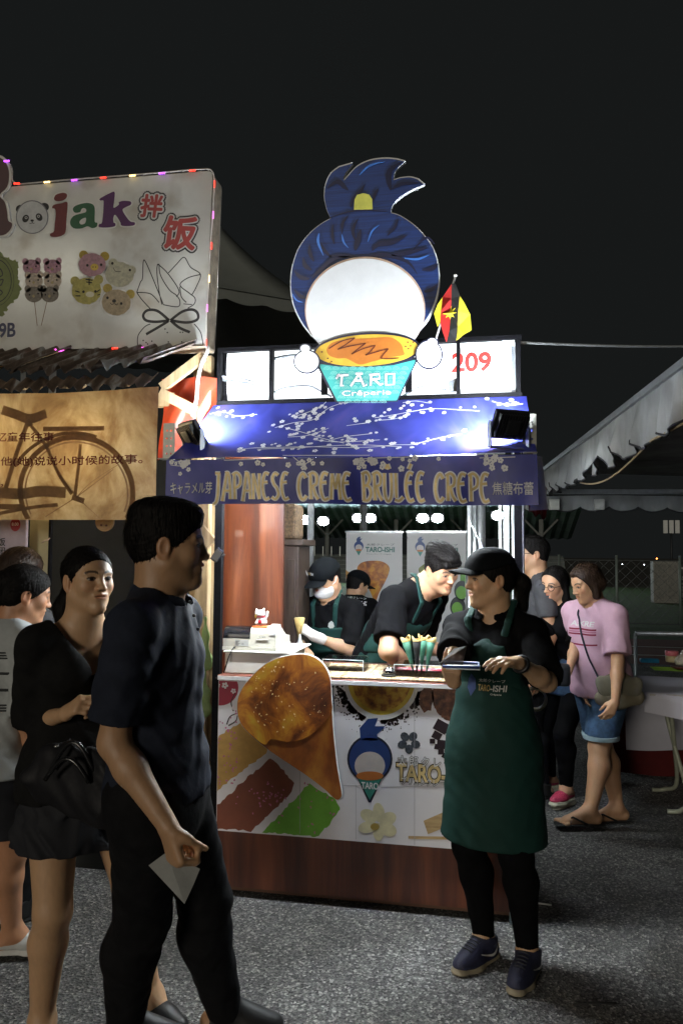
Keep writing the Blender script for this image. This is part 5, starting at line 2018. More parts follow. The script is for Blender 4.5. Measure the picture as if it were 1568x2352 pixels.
pl = at_d(443, 996, 3.52)
pr_ = at_d(1168, 975, 3.12)
floodlight('black led floodlight on the left end of the awning, facing the sign', pl, math.radians(-42), math.radians(33))
floodlight('black led floodlight on the right end of the awning, facing the sign', pr_, math.radians(32), math.radians(31))
perf = M('perforated_steel', (.20, .20, .18), .45, .7)
for i, (pp, sg, lab) in enumerate(((pl, -1, 'perforated steel angle bracket beside the left floodlight'), (pr_, 1, 'perforated steel angle bracket beside the right floodlight'))):
    bx = pp[0] + sg * .085
    mb = MB()
    zb = ZF + .004
    holes = [[(.0 + c * .02 - .01 + .005 * math.cos(t), .03 + k * .035 + .005 * math.sin(t)) for t in np.linspace(0, 2 * math.pi, 9)[:-1]] for k in range(4) for c in (0, 1)]
    v, f = poly2d([(-.028, 0), (.028, 0), (.028, .17), (-.028, .17)], holes, .003)
    mb.raw([(x + bx, y + YF + .06, z + zb) for x, y, z in v], f)
    mb.box((bx - .028, YF + .0, zb), (bx + .028, YF + .058, zb + .003))
    tag(mb.build('angle_bracket', perf), lab, 'bracket', 'brackets on the awning')
# ------------------------------------------------------------------ things on the counter
ZC = 1.036
mat_bamboo = ramp_mat('bamboo_mat', [(.3, (.20, .13, .06)), (.5, (.48, .36, .20)), (.7, (.72, .60, .40))], 60, .7, .5, (1, .25, 1), 4, dist=.004)
a_, b_ = on_y(690, 1560, -.005), on_y(1190, 1560, -.005)
bm_ = thing('bamboo_mat', 'woven bamboo mat lying along the front of the counter', 'mat', (0, 0, ZC))
mx0, mx1 = a_[0] - .1, XR - .06
for i in range(46):
    y0 = .003 + i * .0095
    MB().tube([(mx0 + .006 * math.sin(i * 7.1), y0 + .004, .004), (mx0 * .5 + mx1 * .5, y0 + .004, .0046), (mx1 - .006 * math.sin(i * 5.3), y0 + .004, .004)], .0042, 6).build('bamboo_slat', mat_bamboo, bm_)
th = MB()
for k in range(9):
    x = mx0 + .05 + k * (mx1 - mx0 - .1) / 8
    th.box((x - .003, .002, .0078), (x + .003, .44, .0098))
th.build('weft_cords', M('mat_cord', (.35, .26, .14), .9), bm_)

cream = M('register_cream', (.70, .67, .56), .42, var=.03)
# white drawer box
q0, q1 = on_y(494, 1546, .03), on_y(668, 1550, .03)
db = thing('till_box', 'flat white box under the cash register', 'box', (0, 0, ZC))
dx0, dx1 = XL + .05, q1[0] - .02
MB().box((dx0, .035, .0), (dx1, .40, .098), .004).build('body', M('drawer_white', (.72, .70, .64), .45, var=.04), db)
MB().box((dx0 - .006, .026, .100), (dx1 + .03, .41, .108), .003).build('lid', M('drawer_lid', (.80, .79, .75), .4), db)
ZD = ZC + .108
# cash register seen from behind
rg = thing('cash_register', 'cream cash register with black display hood, seen from behind', 'cash register', (0, 0, ZD))
gx0 = on_y(512, 1500, .06)[0]
gxm = on_y(574, 1500, .06)[0]
gx1 = on_y(632, 1500, .06)[0]


def prof(mb, x0, x1, pts):
    n = len(pts)
    v = [(x0, y, z) for y, z in pts] + [(x1, y, z) for y, z in pts]
    f = [tuple(range(n))[::-1], tuple(range(n, 2 * n))] + [(i, (i + 1) % n, n + (i + 1) % n, n + i) for i in range(n)]
    return mb.raw(v, f)


prof(MB(), gx0 - .004, gx1 + .004, [(.056, .0), (.056, .016), (.34, .016), (.34, .0)]).build('base', cream, rg)
prof(MB(), gx0, gxm, [(.060, .016), (.058, .055), (.33, .04), (.34, .016)]).build('rear_panel', cream, rg)
hood = [(.060, .056)] + [(.115 - .055 * math.cos(t), .06 + .052 * math.sin(t)) for t in np.linspace(.1, math.pi * .5, 8)] + [(.20, .105), (.24, .056)]
prof(MB(), gx0, gxm - .001, hood).build('display_hood', M('hood_black', (.012, .012, .014), .22, coat=.3), rg)
body = [(.060, .016), (.062, .085), (.075, .108), (.10, .116), (.15, .114), (.20, .09), (.26, .062), (.335, .05), (.34, .016)]
prof(MB(), gxm, gx1, body).build('body', cream, rg)
prof(MB(), gx1 - .03, gx1 + .001, [(.059, .075), (.061, .095), (.078, .120), (.102, .127), (.15, .122), (.16, .10), (.10, .085)]).build('printer_cover', M('register_white', (.80, .79, .74), .35), rg)
MB().box((gxm + .032, .0565, .052), (gxm + .092, .0600, .0555)).build('slot', M('register_white', (.80, .79, .74), .35), rg)
lb = MB()
text_fit(lb, 'OLYMPIA', gxm + .045, .064, gxm + .078, .069, .0596, .02)
lb.build('maker_lettering', blk, rg)
MB().box((gx0 + .062, .0560, .020), (gxm - .006, .0574, .050)).build('rating_plate', M('plate_grey', (.55, .55, .52), .5), rg)
lb = MB()
for k in range(6):
    z = .046 - k * .0042
    lb.raw([(gx0 + .066, .0556, z), (gx0 + .088 - .005 * (k % 3), .0556, z), (gx0 + .088 - .005 * (k % 3), .0556, z - .0016), (gx0 + .066, .0556, z - .0016)], [(0, 1, 2, 3)])
text_fit(lb, 'CE', gx0 + .096, .028, gx0 + .106, .035, .0556)
lb.build('plate_print', blk, rg)
cp = [(gx0 + .062, .058, .012), (gx0 + .06, .04, .012), (gx0 + .045, .015, -.03), (gx0 + .03, .010, -.085), (gx0 + .02, .02, -.104)]
tag(MB().tube([(x, y, z + ZD) for x, y, z in smooth_loop(cp, 6, False)], .0035, 8).build('power_cord', M('cord_black', (.012, .012, .012), .5)), 'black power cord hanging from the back of the cash register', 'cord')
# lucky cat on the register
kc = on_y(600, 1445, .11)
ct = thing('lucky_cat', 'white beckoning cat figurine on a red cushion on the cash register', 'figurine', (kc[0] - .0, .105, ZD + .117))
cw = M('cat_white', (.82, .81, .78), .3, var=.02)
blob('body', [elp((0, 0, .026), (.022, .020, .024), k=.01), elp((.004, .004, .018), (.026, .024, .018), k=.01), cap((.020, 0, .03), (.031, -.004, .05), .007, .006, k=.004), cap((.031, -.004, .05), (.033, -.004, .066), .006, .0072, k=.004), elp((-.018, -.012, .014), (.009, .009, .010), k=.005)], .0022, cw, ct)
hd_ = blob('head', [elp((-.004, -.004, .058), (.025, .021, .019), k=.006), cap((-.022, -.002, .070), (-.024, 0, .080), .007, .004, k=.006), cap((.010, -.002, .072), (.014, 0, .083), .007, .004, k=.006)], .0022, cw, ct)
MB().lathe([(.021, -.003), (.0225, 0), (.021, .003)], (-.002, -.001, .044), 20).build('collar', M('cat_red', (.55, .02, .03), .4), ct)
blob('gold_coin', [elp((-.022, -.018, .046), (.005, .004, .010), k=.002)], .0018, M('cat_gold', (.55, .38, .08), .3, .6), ct)
blob('bib', [elp((0, -.018, .020), (.012, .006, .011), k=.002)], .002, M('cat_red', (.55, .02, .03), .4), ct)
for s in (-1, 1):
    blob('inner_ear', [elp((-.0235 if s < 0 else .0125, -.007, .074), (.0032, .0022, .005), k=.001)], .0014, M('cat_pink', (.60, .10, .10), .4), hd_)
MB().box((-.038, -.030, -.010), (.040, .030, -.0005), .004).build('cushion', M('cat_orange', (.75, .16, .04), .35), ct)

# clear acrylic risers
acr = M('acrylic', (.92, .95, .95), .04, var=0, trans=1.0, ior=1.2)


def riser(label, px0, px1, pyb, dep=.16, h=.055):
    p0, p1 = on_z(px0, pyb, ZC + .01), on_z(px1, pyb, ZC + .01)
    t = thing('acrylic_riser', label, 'display stand', (p0[0], p0[1], ZC + .0085), 'acrylic risers on the counter')
    w = p1[0] - p0[0]
    for nm, lo, hi in (('side_wall', (0, 0, 0), (.003, dep, h)), ('side_wall', (w - .003, 0, 0), (w, dep, h)), ('top_plate', (0, 0, h), (w, dep, h + .003))):
        MB().box(lo, hi).build(nm, acr, t)
    ed = M('acrylic_edge', (.75, .80, .80), .2)
    MB().box((0, -.0025, h), (w, -.0003, h + .003)).build('front_edge', ed, t)
    for x in (0, w - .003):
        MB().box((x, -.0025, 0), (x + .003, -.0003, h)).build('side_edge', ed, t)
    return t, p0, w, h


riser('clear acrylic riser behind the giant crepe cut-out', 740, 838, 1540)
ra, rp0, rw, rh = riser('clear acrylic riser holding the paper cones', 904, 1062, 1553)
# crepe cones standing in the riser
paper_g = M('cone_green', (.09, .27, .18), .5, var=.15, scale=60)
paper_k = M('cone_black', (.02, .02, .02), .45, var=.2)
rolled = ramp_mat('crepe_skin', [(.35, (.45, .30, .08)), (.6, (.70, .52, .20))], 30, .6, .3)
for i, (px, py, mt, tilt, lab) in enumerate(((931, 1470, paper_g, -.24, 'green paper crepe cone leaning left in the acrylic riser'), (957, 1474, paper_k, 0.0, 'black paper crepe cone in the middle of the riser'),
                                        (971, 1470, paper_g, .05, 'green paper crepe cone behind the black cone'), (990, 1469, paper_g, .15, 'green paper crepe cone leaning right in the acrylic riser'))):
    dy = (.05, .035, .10, .05)[i]
    qx = on_y(px, py, rp0[1] + dy)
    tip = np.array([qx[0] - tilt * .16, rp0[1] + dy, ZC + .022])
    t = thing('crepe_cone', lab, 'crepe cone', tuple(tip), 'crepe cones in the riser')
    t.rotation_euler = (0, math.atan(tilt), 0)
    H_ = .155
    MB().lathe([(.002, 0), (.008, .05), (.016, .11), (.0215, H_)], n=18).build('paper_sleeve', mt, t)
    v, f = [], []
    for j in range(24):
        t_ = 2 * math.pi * j / 24
        zz = H_ + .010 * math.sin(t_ * 2 + i) + .012
        v += [(.0212 * math.cos(t_), .0212 * math.sin(t_), H_ - .006), (.0245 * math.cos(t_), .0245 * math.sin(t_), zz), (.019 * math.cos(t_), .019 * math.sin(t_), zz - .004)]
    for j in range(24):
        k = (j + 1) % 24
        f += [(j * 3, k * 3, k * 3 + 1, j * 3 + 1), (j * 3 + 1, k * 3 + 1, k * 3 + 2, j * 3 + 2)]
    MB().raw(v, f, True).build('rolled_crepe', rolled, t)
    MB().lathe([(.001, H_ + .004), (.013, H_ + .006), (.019, H_)], n=14).build('filling', brulee, t)
    for k_, (zz, hh) in enumerate(((.112, .006), (.100, .003), (.094, .003))):
        m_ = MB()
        for u in np.linspace(-.7, .7, 9):
            rr = .0206 * zz / H_ + .0006
            m_.raw([(rr * math.sin(u), -rr * math.cos(u), zz), (rr * math.sin(u + .11), -rr * math.cos(u + .11), zz), (rr * math.sin(u + .11), -rr * math.cos(u + .11), zz + hh), (rr * math.sin(u), -rr * math.cos(u), zz + hh)], [(0, 1, 2, 3)])
        m_.build('sleeve_print', wht, t)
# call bell
bp0 = on_z(893, 1552, ZC + .01)
bell = thing('call_bell', 'chrome call bell standing on the bamboo mat', 'bell', (bp0[0], bp0[1], ZC + .009))
chrome = M('chrome', (.75, .76, .78), .06, 1.0, var=0)
MB().lathe([(.036, 0), (.037, .006), (.034, .009)], n=28).build('base', M('bell_black', (.01, .01, .01), .3), bell)
MB().lathe([(.031, .012), (.030, .020), (.024, .032), (.012, .039), (.001, .040)], n=28).build('dome', chrome, bell)
MB().lathe([(.003, .039), (.003, .046), (.006, .048), (.001, .051)], n=14).build('button', chrome, bell)
# red card under the cones and green plant tuft
rc0 = on_z(915, 1546, ZC + .01)
tag(MB().box((rc0[0] - .05, rc0[1] + .05, ZC + .0135), (rc0[0] + .24, rc0[1] + .17, ZC + .015)).build('menu_card', ramp_mat('card_print', [(.45, (.55, .05, .08)), (.55, (.7, .65, .66))], 20, .4, 0)), 'red and white card lying under the crepe cones', 'card')
gp = on_z(1035, 1545, ZC + .01)
pt = thing('potted_plant', 'bright green artificial plant in a small dark pot on the counter', 'plant', (gp[0], gp[1] + .06, ZC + .009))
MB().lathe([(.024, 0), (.028, .05), (.030, .055)], n=16).build('pot', M('pot_dark', (.03, .025, .02), .6), pt)
lf = M('plant_lime', (.10, .42, .06), .5, var=.2)
for i in range(26):
    t_, el_ = i * 2.4, .3 + 1.1 * ((i * 37) % 26) / 26
    d_ = Vector((math.cos(t_) * math.cos(el_), math.sin(t_) * math.cos(el_), math.sin(el_)))
    s_ = d_.cross(Vector((0, 0, 1))).normalized() * .007
    o_ = Vector((0, 0, .055))
    MB().raw([o_, o_ + d_ * .03 + s_, o_ + d_ * .075, o_ + d_ * .03 - s_], [(0, 1, 2, 3)]).build('leaf', lf, pt)
# blue tray and lime towel behind the counter
qb = at_d(862, 1490, 4.35)
bk = thing('blue_crate', 'blue plastic crate behind the counter with a lime towel', 'crate', (qb[0], qb[1], 0))
MB().box((-.12, -.10, .62), (.12, .10, .98), .01).build('bin', M('crate_blue', (.03, .08, .28), .45), bk)
MB().tube([(-.12, -.10, .99), (.12, -.10, .99), (.12, .10, .99), (-.12, .10, .99), (-.12, -.10, .99)], .009, 8).build('rim', M('crate_rim', (.05, .12, .38), .4), bk)
MB().box((-.10, -.08, 0), (.10, .08, .61), .01).build('stand', dark_metal, bk)
tag(blob('towel', [elp((qb[0] - .01, qb[1] - .06, 1.02), (.07, .05, .035), k=.02), cap((qb[0] - .06, qb[1] - .09, 1.03), (qb[0] + .05, qb[1] - .10, 1.04), .012, wob=.006)], .006, M('towel_lime', (.14, .52, .06), .9, bump=.4, bscale=150)), 'lime green towel lying over the blue crate', 'towel')
# dark wooden cabinet behind the side panel
q0, q1 = on_y(648, 1300, .95), on_y(690, 1300, .95)
cbm = M('cabinet_wood', (.045, .030, .022), .45, var=.35, scale=8, stretch=(6, 6, .6))
cbt = thing('wooden_cabinet', 'tall dark wooden cabinet standing behind the varnished side panel', 'cabinet', (0, 0, 0))
MB().box((q0[0] - .25, .95, 0), (q1[0] - .012, 1.25, 1.66), .004).build('body', cbm, cbt)
MB().box((q0[0] - .27, .93, 1.662), (q1[0] + .02, 1.27, 1.70), .006).build('cornice', cbm, cbt)
MB().box((q1[0] - .075, .938, .3), (q1[0] - .03, .949, 1.58), .003).build('door_moulding', cbm, cbt)
q0, q1 = on_y(655, 1170, 1.0), on_y(680, 1230, 1.0)
bsk = ramp_mat('wicker', [(.35, (.05, .03, .015)), (.65, (.16, .10, .05))], 70, .8, .6, (1, 1, 1), 2)
tag(MB().box((q0[0] - .15, 1.0, 1.702), (q1[0], 1.2, 1.92), .02).build('wicker_basket', bsk), 'brown wicker basket on top of the dark cabinet', 'basket')

# roll-up banners
for i, (x0p, x1p, c2) in enumerate(((793, 925, 'golden brown'), (933, 1070, 'green tea'))):
    D_ = 7.4
    pa, pb = at_d(x0p, 1223, D_), at_d(x1p, 1223, D_)
    Yp = .5 * (pa[1] + pb[1])
    rb = thing('rollup_banner', 'white roll-up banner showing a %s crepe cone behind the staff' % c2, 'banner', (0, 0, 0))
    w_ = pb[0] - pa[0]
    zt_ = pa[2]
    cloth = M('rollup_cloth', (.60, .58, .56), .55, var=.03, scale=2)
    sh_ = MB().box((pa[0], Yp, .06), (pb[0], Yp + .004, zt_)).build('printed_sheet', cloth, rb)
    MB().box((pa[0] - .01, Yp - .006, zt_), (pb[0] + .01, Yp + .01, zt_ + .018)).build('top_rail', alu, rb)
    MB().box((pa[0] - .02, Yp - .08, 0), (pb[0] + .02, Yp + .08, .06), .01).build('base', alu, rb)
    MB().tube([((pa[0] + pb[0]) / 2, Yp + .03, .06), ((pa[0] + pb[0]) / 2, Yp + .03, zt_)], .012, 8).build('support_pole', alu, rb)

    def pf(u, v, pa=pa, w_=w_, zt_=zt_):
        return (pa[0] + u * w_, zt_ - v * w_)
    logo_small(sh_, .225, .24, .085, Yp - .0004, pf, False)
    kd = M('ink_poster_dark', (.03, .05, .05), .5)
    kg = M('ink_poster_green', (.03, .12, .10), .5)
    for body_, bxx, m_, of in (('太郎クレープ', (.36, .19, .86, .23), kd, .01), ('TARO-ISHI', (.35, .255, .86, .34), kg, .035), ('ブリュレクレープ・Crêperie', (.36, .365, .80, .395), kd, .0)):
        mb = MB()
        x0_, z0_ = pf(bxx[0], bxx[3])
        x1_, z1_ = pf(bxx[2], bxx[1])
        text_fit(mb, body_, x0_, z0_, x1_, z1_, Yp - .0012, of)
        mb.build('lettering', m_, sh_)
    cm_ = crepe_mat if i == 0 else ramp_mat('matcha_crepe', [(.3, (.06, .06, .01)), (.5, (.16, .17, .03)), (.7, (.30, .32, .08))], 9, .4, .1)
    if i == 0:
        top_ = smooth_loop([(.20, .62), (.28, .53), (.45, .495), (.65, .51), (.77, .60), (.76, .72), (.70, .86), (.60, 1.05), (.52, 1.22), (.44, 1.05), (.32, .85), (.22, .74)], 4)
        printed('crepe_picture', [[pf(u, v) for u, v in top_]], cm_, sh_, Yp - .0006)
        printed('powder_burst', [[pf(u, v) for u, v in rough_edge([(.005, .66), (.08, .72), (.13, .85), (.10, .95), (.005, 1.0)], .02, 3)]], ink('powder_orange', (.50, .25, .06)), sh_, Yp - .0006)
        printed('side_crepe', [[pf(u, v) for u, v in ell(.06, 1.05, .12, .17) if u > .003] + [pf(.004, 1.2)]], crepe_mat, sh_, Yp - .0009)
    else:
        top_ = smooth_loop([(.20, .66), (.26, .56), (.40, .50), (.60, .52), (.72, .62), (.66, .85), (.52, 1.1), (.36, .9)], 4)
        printed('crepe_picture', [[pf(u, v) for u, v in top_]], cm_, sh_, Yp - .0006)
        printed('green_square', [[pf(u, v) for u, v in ((.90, .60), (.99, .60), (.99, .98), (.90, .98))]], ink('leaf_green', (.10, .30, .03)), sh_, Yp - .0006)
        for cu, cv in ((.93, .98), (.86, 1.25)):
            printed('dark_bowl', [[pf(u, v) for u, v in ell(cu, cv, .13, .17) if u < .997] or []], ink('bowl_black', (.015, .02, .015)), sh_, Yp - .0008)
            printed('matcha_fill', [[pf(u, v) for u, v in ell(cu - .01, cv + .03, .09, .11) if u < .997]], ink('matcha', (.14, .36, .03)), sh_, Yp - .0011)

# ------------------------------------------------------------------ the table on the right
tz = .765
tp = at_d(1452, 1545, 5.25)
tbl = thing('folding_table', 'folding trestle table with tubular steel legs at the right edge', 'table', (tp[0], tp[1], 0))
MB().box((0, -.55, tz - .03), (1.5, .15, tz), .004).build('tabletop', M('table_board', (.35, .33, .30), .7), tbl)
lgm = M('leg_enamel', (.34, .36, .28), .45, .2, var=.15)
for x in (.16, 1.3):
    for sy in (-1, 1):
        MB().tube(smooth_loop([(x, -.2 - sy * .14, tz - .03), (x + .05, -.2 - sy * .02, .42), (x + .1, -.2 + sy * .14, .10), (x + .04, -.2 + sy * .22, .03), (x - .04, -.2 + sy * .22, .02)], 6, False), .014, 10).build('leg', lgm, tbl)
    MB().tube([(x + .1, -.3, .16), (x + .8, -.3, .16)], .010, 8).build('brace', lgm, tbl)
clm = M('tablecloth_white', (.52, .52, .60), .7, var=.05, scale=4, bump=.1, bscale=30)


def cloth_pt(s, t):
    # s along the front edge, t 0 back edge ... 1 hanging hem
    x = -.03 + 1.56 * s
    hang = .19 - .10 * max(0, .35 - s) * 2.2 + .05 * s
    L = .70 + hang
    d = t * L
    if d < .70:
        return np.array([x, .15 - d, tz + .004 + .002 * math.sin(x * 13 + d * 9)])
    e = d - .70
    return np.array([x - .02 * e, -.555 - .02 * math.sin(x * 9) * e * 4 - .02 * e, tz + .004 - e])


o = grid_mesh('tablecloth', cloth_pt, 40, 26, clm, None)
o.location = (tp[0], tp[1], 0)
tag(o, 'white tablecloth draped over the folding table on the right', 'tablecloth')
o = grid_mesh('hanging_sheet', lambda s, t: np.array([-.02 + .75 * s, .12 + .02 * math.sin(9 * s + 3 * t), tz - .02 - (.50 - .03 * s) * t]), 16, 10, clm, None)
o.location = (tp[0], tp[1] + .05, 0)
tag(o, 'white sheet hanging down behind the folding table legs', 'cloth')
o = grid_mesh('red_curtain', lambda s, t: np.array([-.2 + 2.0 * s, .30 + .03 * math.sin(22 * s), .62 - .60 * t]), 60, 6, M('curtain_red', (.09, .006, .006), .85), None)
o.location = (tp[0], tp[1] + .1, 0)
tag(o, 'dark red cloth skirt hanging below the white sheet', 'cloth')
TT = (tp[0], tp[1], tz + .006)


def onto(px, py):
    return on_z(px, py, tz + .008)


q = onto(1490, 1522)
tag(MB().box((q[0] - .07, q[1] - .03, tz + .008), (q[0] + .07, q[1] + .03, tz + .04), .008).build('blue_case', M('case_blue', (.02, .22, .40), .4)), 'small bright blue case on the white tablecloth', 'case')
q = onto(1535, 1537)
tag(MB().box((q[0] - .12, q[1] - .10, tz + .010), (q[0] + .14, q[1] + .08, tz + .012)).build('green_sheet', M('sheet_lime', (.28, .50, .03), .6)), 'lime green sheet lying on the white tablecloth', 'sheet')
q = onto(1540, 1524)
jr = thing('jar', 'small jar with a pink lid on the table', 'jar', (q[0] + .02, q[1] + .06, tz + .013))
MB().lathe([(.045, 0), (.048, .01), (.048, .045), (.044, .05)], n=20).build('glass', M('jar_body', (.55, .45, .25), .3), jr)
MB().lathe([(.050, .051), (.051, .055), (.051, .085), (.048, .088)], n=20).build('lid', M('lid_pink', (.62, .16, .18), .4), jr)
q = onto(1562, 1540)
tag(MB().lathe([(.03, 0), (.07, .02), (.072, .025), (.03, .006)], (q[0], q[1], tz + .013), 20).build('saucer', M('saucer_dark', (.10, .02, .02), .3)), 'dark red saucer at the front of the table', 'saucer')
tag(blob('plastic_bag', [elp((q[0] + .06, q[1] + .14, tz + .055), (.07, .06, .05), k=.02), cap((q[0] + .05, q[1] + .14, tz + .09), (q[0] + .09, q[1] + .15, tz + .19), .03, .008, k=.03, wob=.006)], .006, M('bag_clear', (.5, .45, .38), .2, alpha=.8, var=.4, scale=40)), 'clear plastic bag of food tied up on the table', 'bag')
# cable coil and clay pot by the table leg
q = on_z(1545, 1775)
cm = MB()
for k in range(5):
    pts = [(q[0] - .12 + .2 * math.cos(t) * (1 - .1 * k) + .02 * k, q[1] + .12 * math.sin(t) * (1 - .08 * k) + .015 * k, .006 + .004 * k) for t in np.linspace(0, 2 * math.pi, 26)]
    cm.tube(pts, .004, 6)
tag(cm.build('cable_coil', M('cable_beige', (.45, .44, .33), .5)), 'loose coil of pale cable on the ground by the table leg', 'cable')
tag(MB().lathe([(.05, 0), (.075, .05), (.08, .10), (.085, .105)], (q[0] + .10, q[1] + .02, 0), 20).build('clay_pot', M('terracotta', (.24, .07, .03), .8)), 'brown clay pot on the ground at the right edge', 'pot')
# adhesive tape rolls hanging on the stall side
q = at_d(1228, 1605, 3.55)
tr = thing('tape_roll', 'roll of adhesive tape hanging on the right stall post', 'tape roll', tuple(q))
v, f = [], []
n = 28
for j in range(n):
    t_ = 2 * math.pi * j / n
    c_, s_ = math.cos(t_), math.sin(t_)
    for (rr, yy) in ((.055, -.02), (.055, .02), (.044, .02), (.044, -.02)):
        v.append((rr * c_, yy, rr * s_))
for j in range(n):
    k = (j + 1) % n
    for a2 in range(4):
        b2 = (a2 + 1) % 4
        f.append((j * 4 + a2, k * 4 + a2, k * 4 + b2, j * 4 + b2))
MB().raw(v, f).build('ring', M('tape_cream', (.55, .52, .35), .5), tr)
# litter on the ground
for i, (px, py, L_, rt_, c_, nm, lab) in enumerate(((185 * 0 + 1600 * 0 + 565, 2035, .05, .6, (.45, .35, .12), 'dry_leaf', 'small yellow leaf on the ground before the wooden plinth'), (1365, 2335 - 25, .16, .25, (.02, .02, .02), 'twig', 'thin dark twig on the asphalt at the lower right'),
                                              (1240, 2080, .10, .05, (.5, .5, .48), 'straw', 'pale drinking straw on the ground by the stall corner'))):
    q = on_z(px, py)
    o = MB().tube([(q[0] - L_ / 2 * math.cos(rt_), q[1] - L_ / 2 * math.sin(rt_), .006), (q[0], q[1] + .004, .008), (q[0] + L_ / 2 * math.cos(rt_), q[1] + L_ / 2 * math.sin(rt_), .006)], .004, 6).build(nm, M('litter_%s' % nm, c_, .8))
    tag(o, lab, nm.replace('_', ' '))
# ------------------------------------------------------------------ snack stall on the left
CROP_A = px2((0, 315.8, .32955))
CROP_B = px2((0, 775.1, .32955))
YS = -.06
lumber = ramp_mat('raw_lumber', [(.3, (.20, .13, .06)), (.5, (.36, .25, .13)), (.7, (.50, .38, .22))], 3, .75, .2, (9, 9, .8), 8)
snack = thing('snack_stall', 'snack stall of raw timber posts left of the crepe stall', 'stall', (0, 0, 0))
for px, Y, w in ((462, .12, .035), (480, .20, .03), (452, .30, .04)):
    x = on_y(px, 1300, Y)[0]
    MB().box((x - w, Y, 0), (x + w, Y + .05, 2.62 if px < 470 else 2.3), .003).build('post', lumber, snack)
pa, pb = on_y(372, 985, -.02), on_y(462, 885, -.02)
for (u0, v0), (u1, v1), w in (((1120, 385), (1360, 510), .05), ((1130, 350), (1420, 130), .045)):
    a_, b_ = CROP_B(u0, v0, -.02), CROP_B(u1, v1, -.02)
    MB().bar((a_[0], -.02, a_[1]), (b_[0], -.02, b_[1]), .03, w).build('brace', lumber, snack)
MB().bar((-2.7, .14, 2.40), (-1.40, .14, 2.40), .04, .07).build('header_beam', lumber, snack)
MB().bar((on_y(440, 1180, .1)[0], .1, 1.78), (on_y(488, 1225, .1)[0], .1, 1.66), .03, .06).build('brace', lumber, snack)
MB().box((-2.75, .9, 0), (-1.42, .93, 2.6)).build('rear_board', M('dark_board', (.012, .013, .012), .9), snack)
MB().box((-2.7, .16, 0), (on_y(440, 1900, .16)[0], .20, .86)).build('counter_front', M('dark_board', (.012, .013, .012), .9), snack)

# translucent sign box with a lamp inside
cl = M('snack_panel', (.66, .66, .63), .45, var=.10, scale=2.4, bump=.04, bscale=60, translu=.45)
nt = cl.node_tree
# brown weathering towards the rim of the panel: dirt of its own shape
tcn = [n for n in nt.nodes if n.type == 'TEX_COORD'][0]
n1 = nt.nodes.new('ShaderNodeTexNoise')
n1.inputs['Scale'].default_value = 5
n1.inputs['Detail'].default_value = 9
nt.links.new(tcn.outputs['Object'], n1.inputs['Vector'])
rp_ = nt.nodes.new('ShaderNodeValToRGB')
rp_.color_ramp.elements[0].position, rp_.color_ramp.elements[0].color = .52, (1, 1, 1, 1)
rp_.color_ramp.elements[1].position, rp_.color_ramp.elements[1].color = .78, (.50, .42, .33, 1)
nt.links.new(n1.outputs['Fac'], rp_.inputs['Fac'])
b_ = nt.nodes['Principled BSDF']
old = b_.inputs['Base Color'].links[0].from_socket
mx_ = nt.nodes.new('ShaderNodeMix')
mx_.data_type, mx_.blend_type = 'RGBA', 'MULTIPLY'
mx_.inputs[0].default_value = .8
nt.links.new(old, mx_.inputs[6])
nt.links.new(rp_.outputs['Color'], mx_.inputs[7])
nt.links.new(mx_.outputs[2], b_.inputs['Base Color'])
for n in nt.nodes:
    if n.type == 'BSDF_TRANSLUCENT':
        nt.links.new(mx_.outputs[2], n.inputs['Color'])
sg = thing('snack_signboard', 'weathered white snack signboard with coloured lettering and animal buns', 'sign', (0, 0, 0))


def A_(pts, Y=YS):
    return [CROP_A(u, v, Y) for u, v in pts]


corner = smooth_loop([(1420, 238), (1462, 236), (1478, 252), (1482, 290)], 5, False)
left = smooth_loop([(75, 350), (20, 395), (12, 420), (60, 480), (95, 600)], 4, False)
outl = [(-240, 366)] + [(80, 343), (130, 338)] + corner + [(1432, 1440), (1420, 1452), (-240, 1492)]
printed('front_panel', [A_(outl)], cl, sg, YS, .006)
rim = M('sign_rim', (.26, .21, .15), .6, .2, var=.4)
P = A_([(130, 336)] + corner + [(1432, 1440), (1425, 1455), (-240, 1495)])
sh_ = MB()
for (x0, z0), (x1, z1) in zip(P, P[1:]):
    sh_.raw([(x0, YS - .004, z0), (x1, YS - .004, z1), (x1, YS + .13, z1), (x0, YS + .13, z0)], [(0, 1, 2, 3)])
sh_.build('rim', rim, sg)
Pb = A_(outl, YS)
MB().raw([(x, YS + .132, z) for x, z in Pb], [tuple(range(len(Pb)))]).build('back_panel', M('sign_back', (.5, .5, .5), .7), sg)
# the lamp inside the box, low at the right-hand end
glow = M('sign_lamp', (1, 1, 1), emit=(.95, .97, 1.0), es=330.0, var=0)
gp = CROP_A(1230, 1080, YS)
MB().tube([(gp[0] - .22, YS + .105, gp[1] - .13), (gp[0] + .10, YS + .105, gp[1] + .12)], .012, 8).build('inner_lamp', glow, sg)
glow2 = M('sign_lamp_dim', (1, 1, 1), emit=(1.0, .95, .85), es=150.0, var=0)
MB().tube([(gp[0] - 1.3, YS + .105, gp[1] + .1), (gp[0] - .45, YS + .105, gp[1] + .16)], .012, 8).build('inner_lamp', glow2, sg)

YL = YS - .0006


def sprint(name, polys, c, k=0, mat=None):
    for p in polys:
        printed(name, [A_(p)], mat or M('print_%s' % name, c, .5, var=.12, scale=25, translu=.35), sg, YL - .0003 * k)


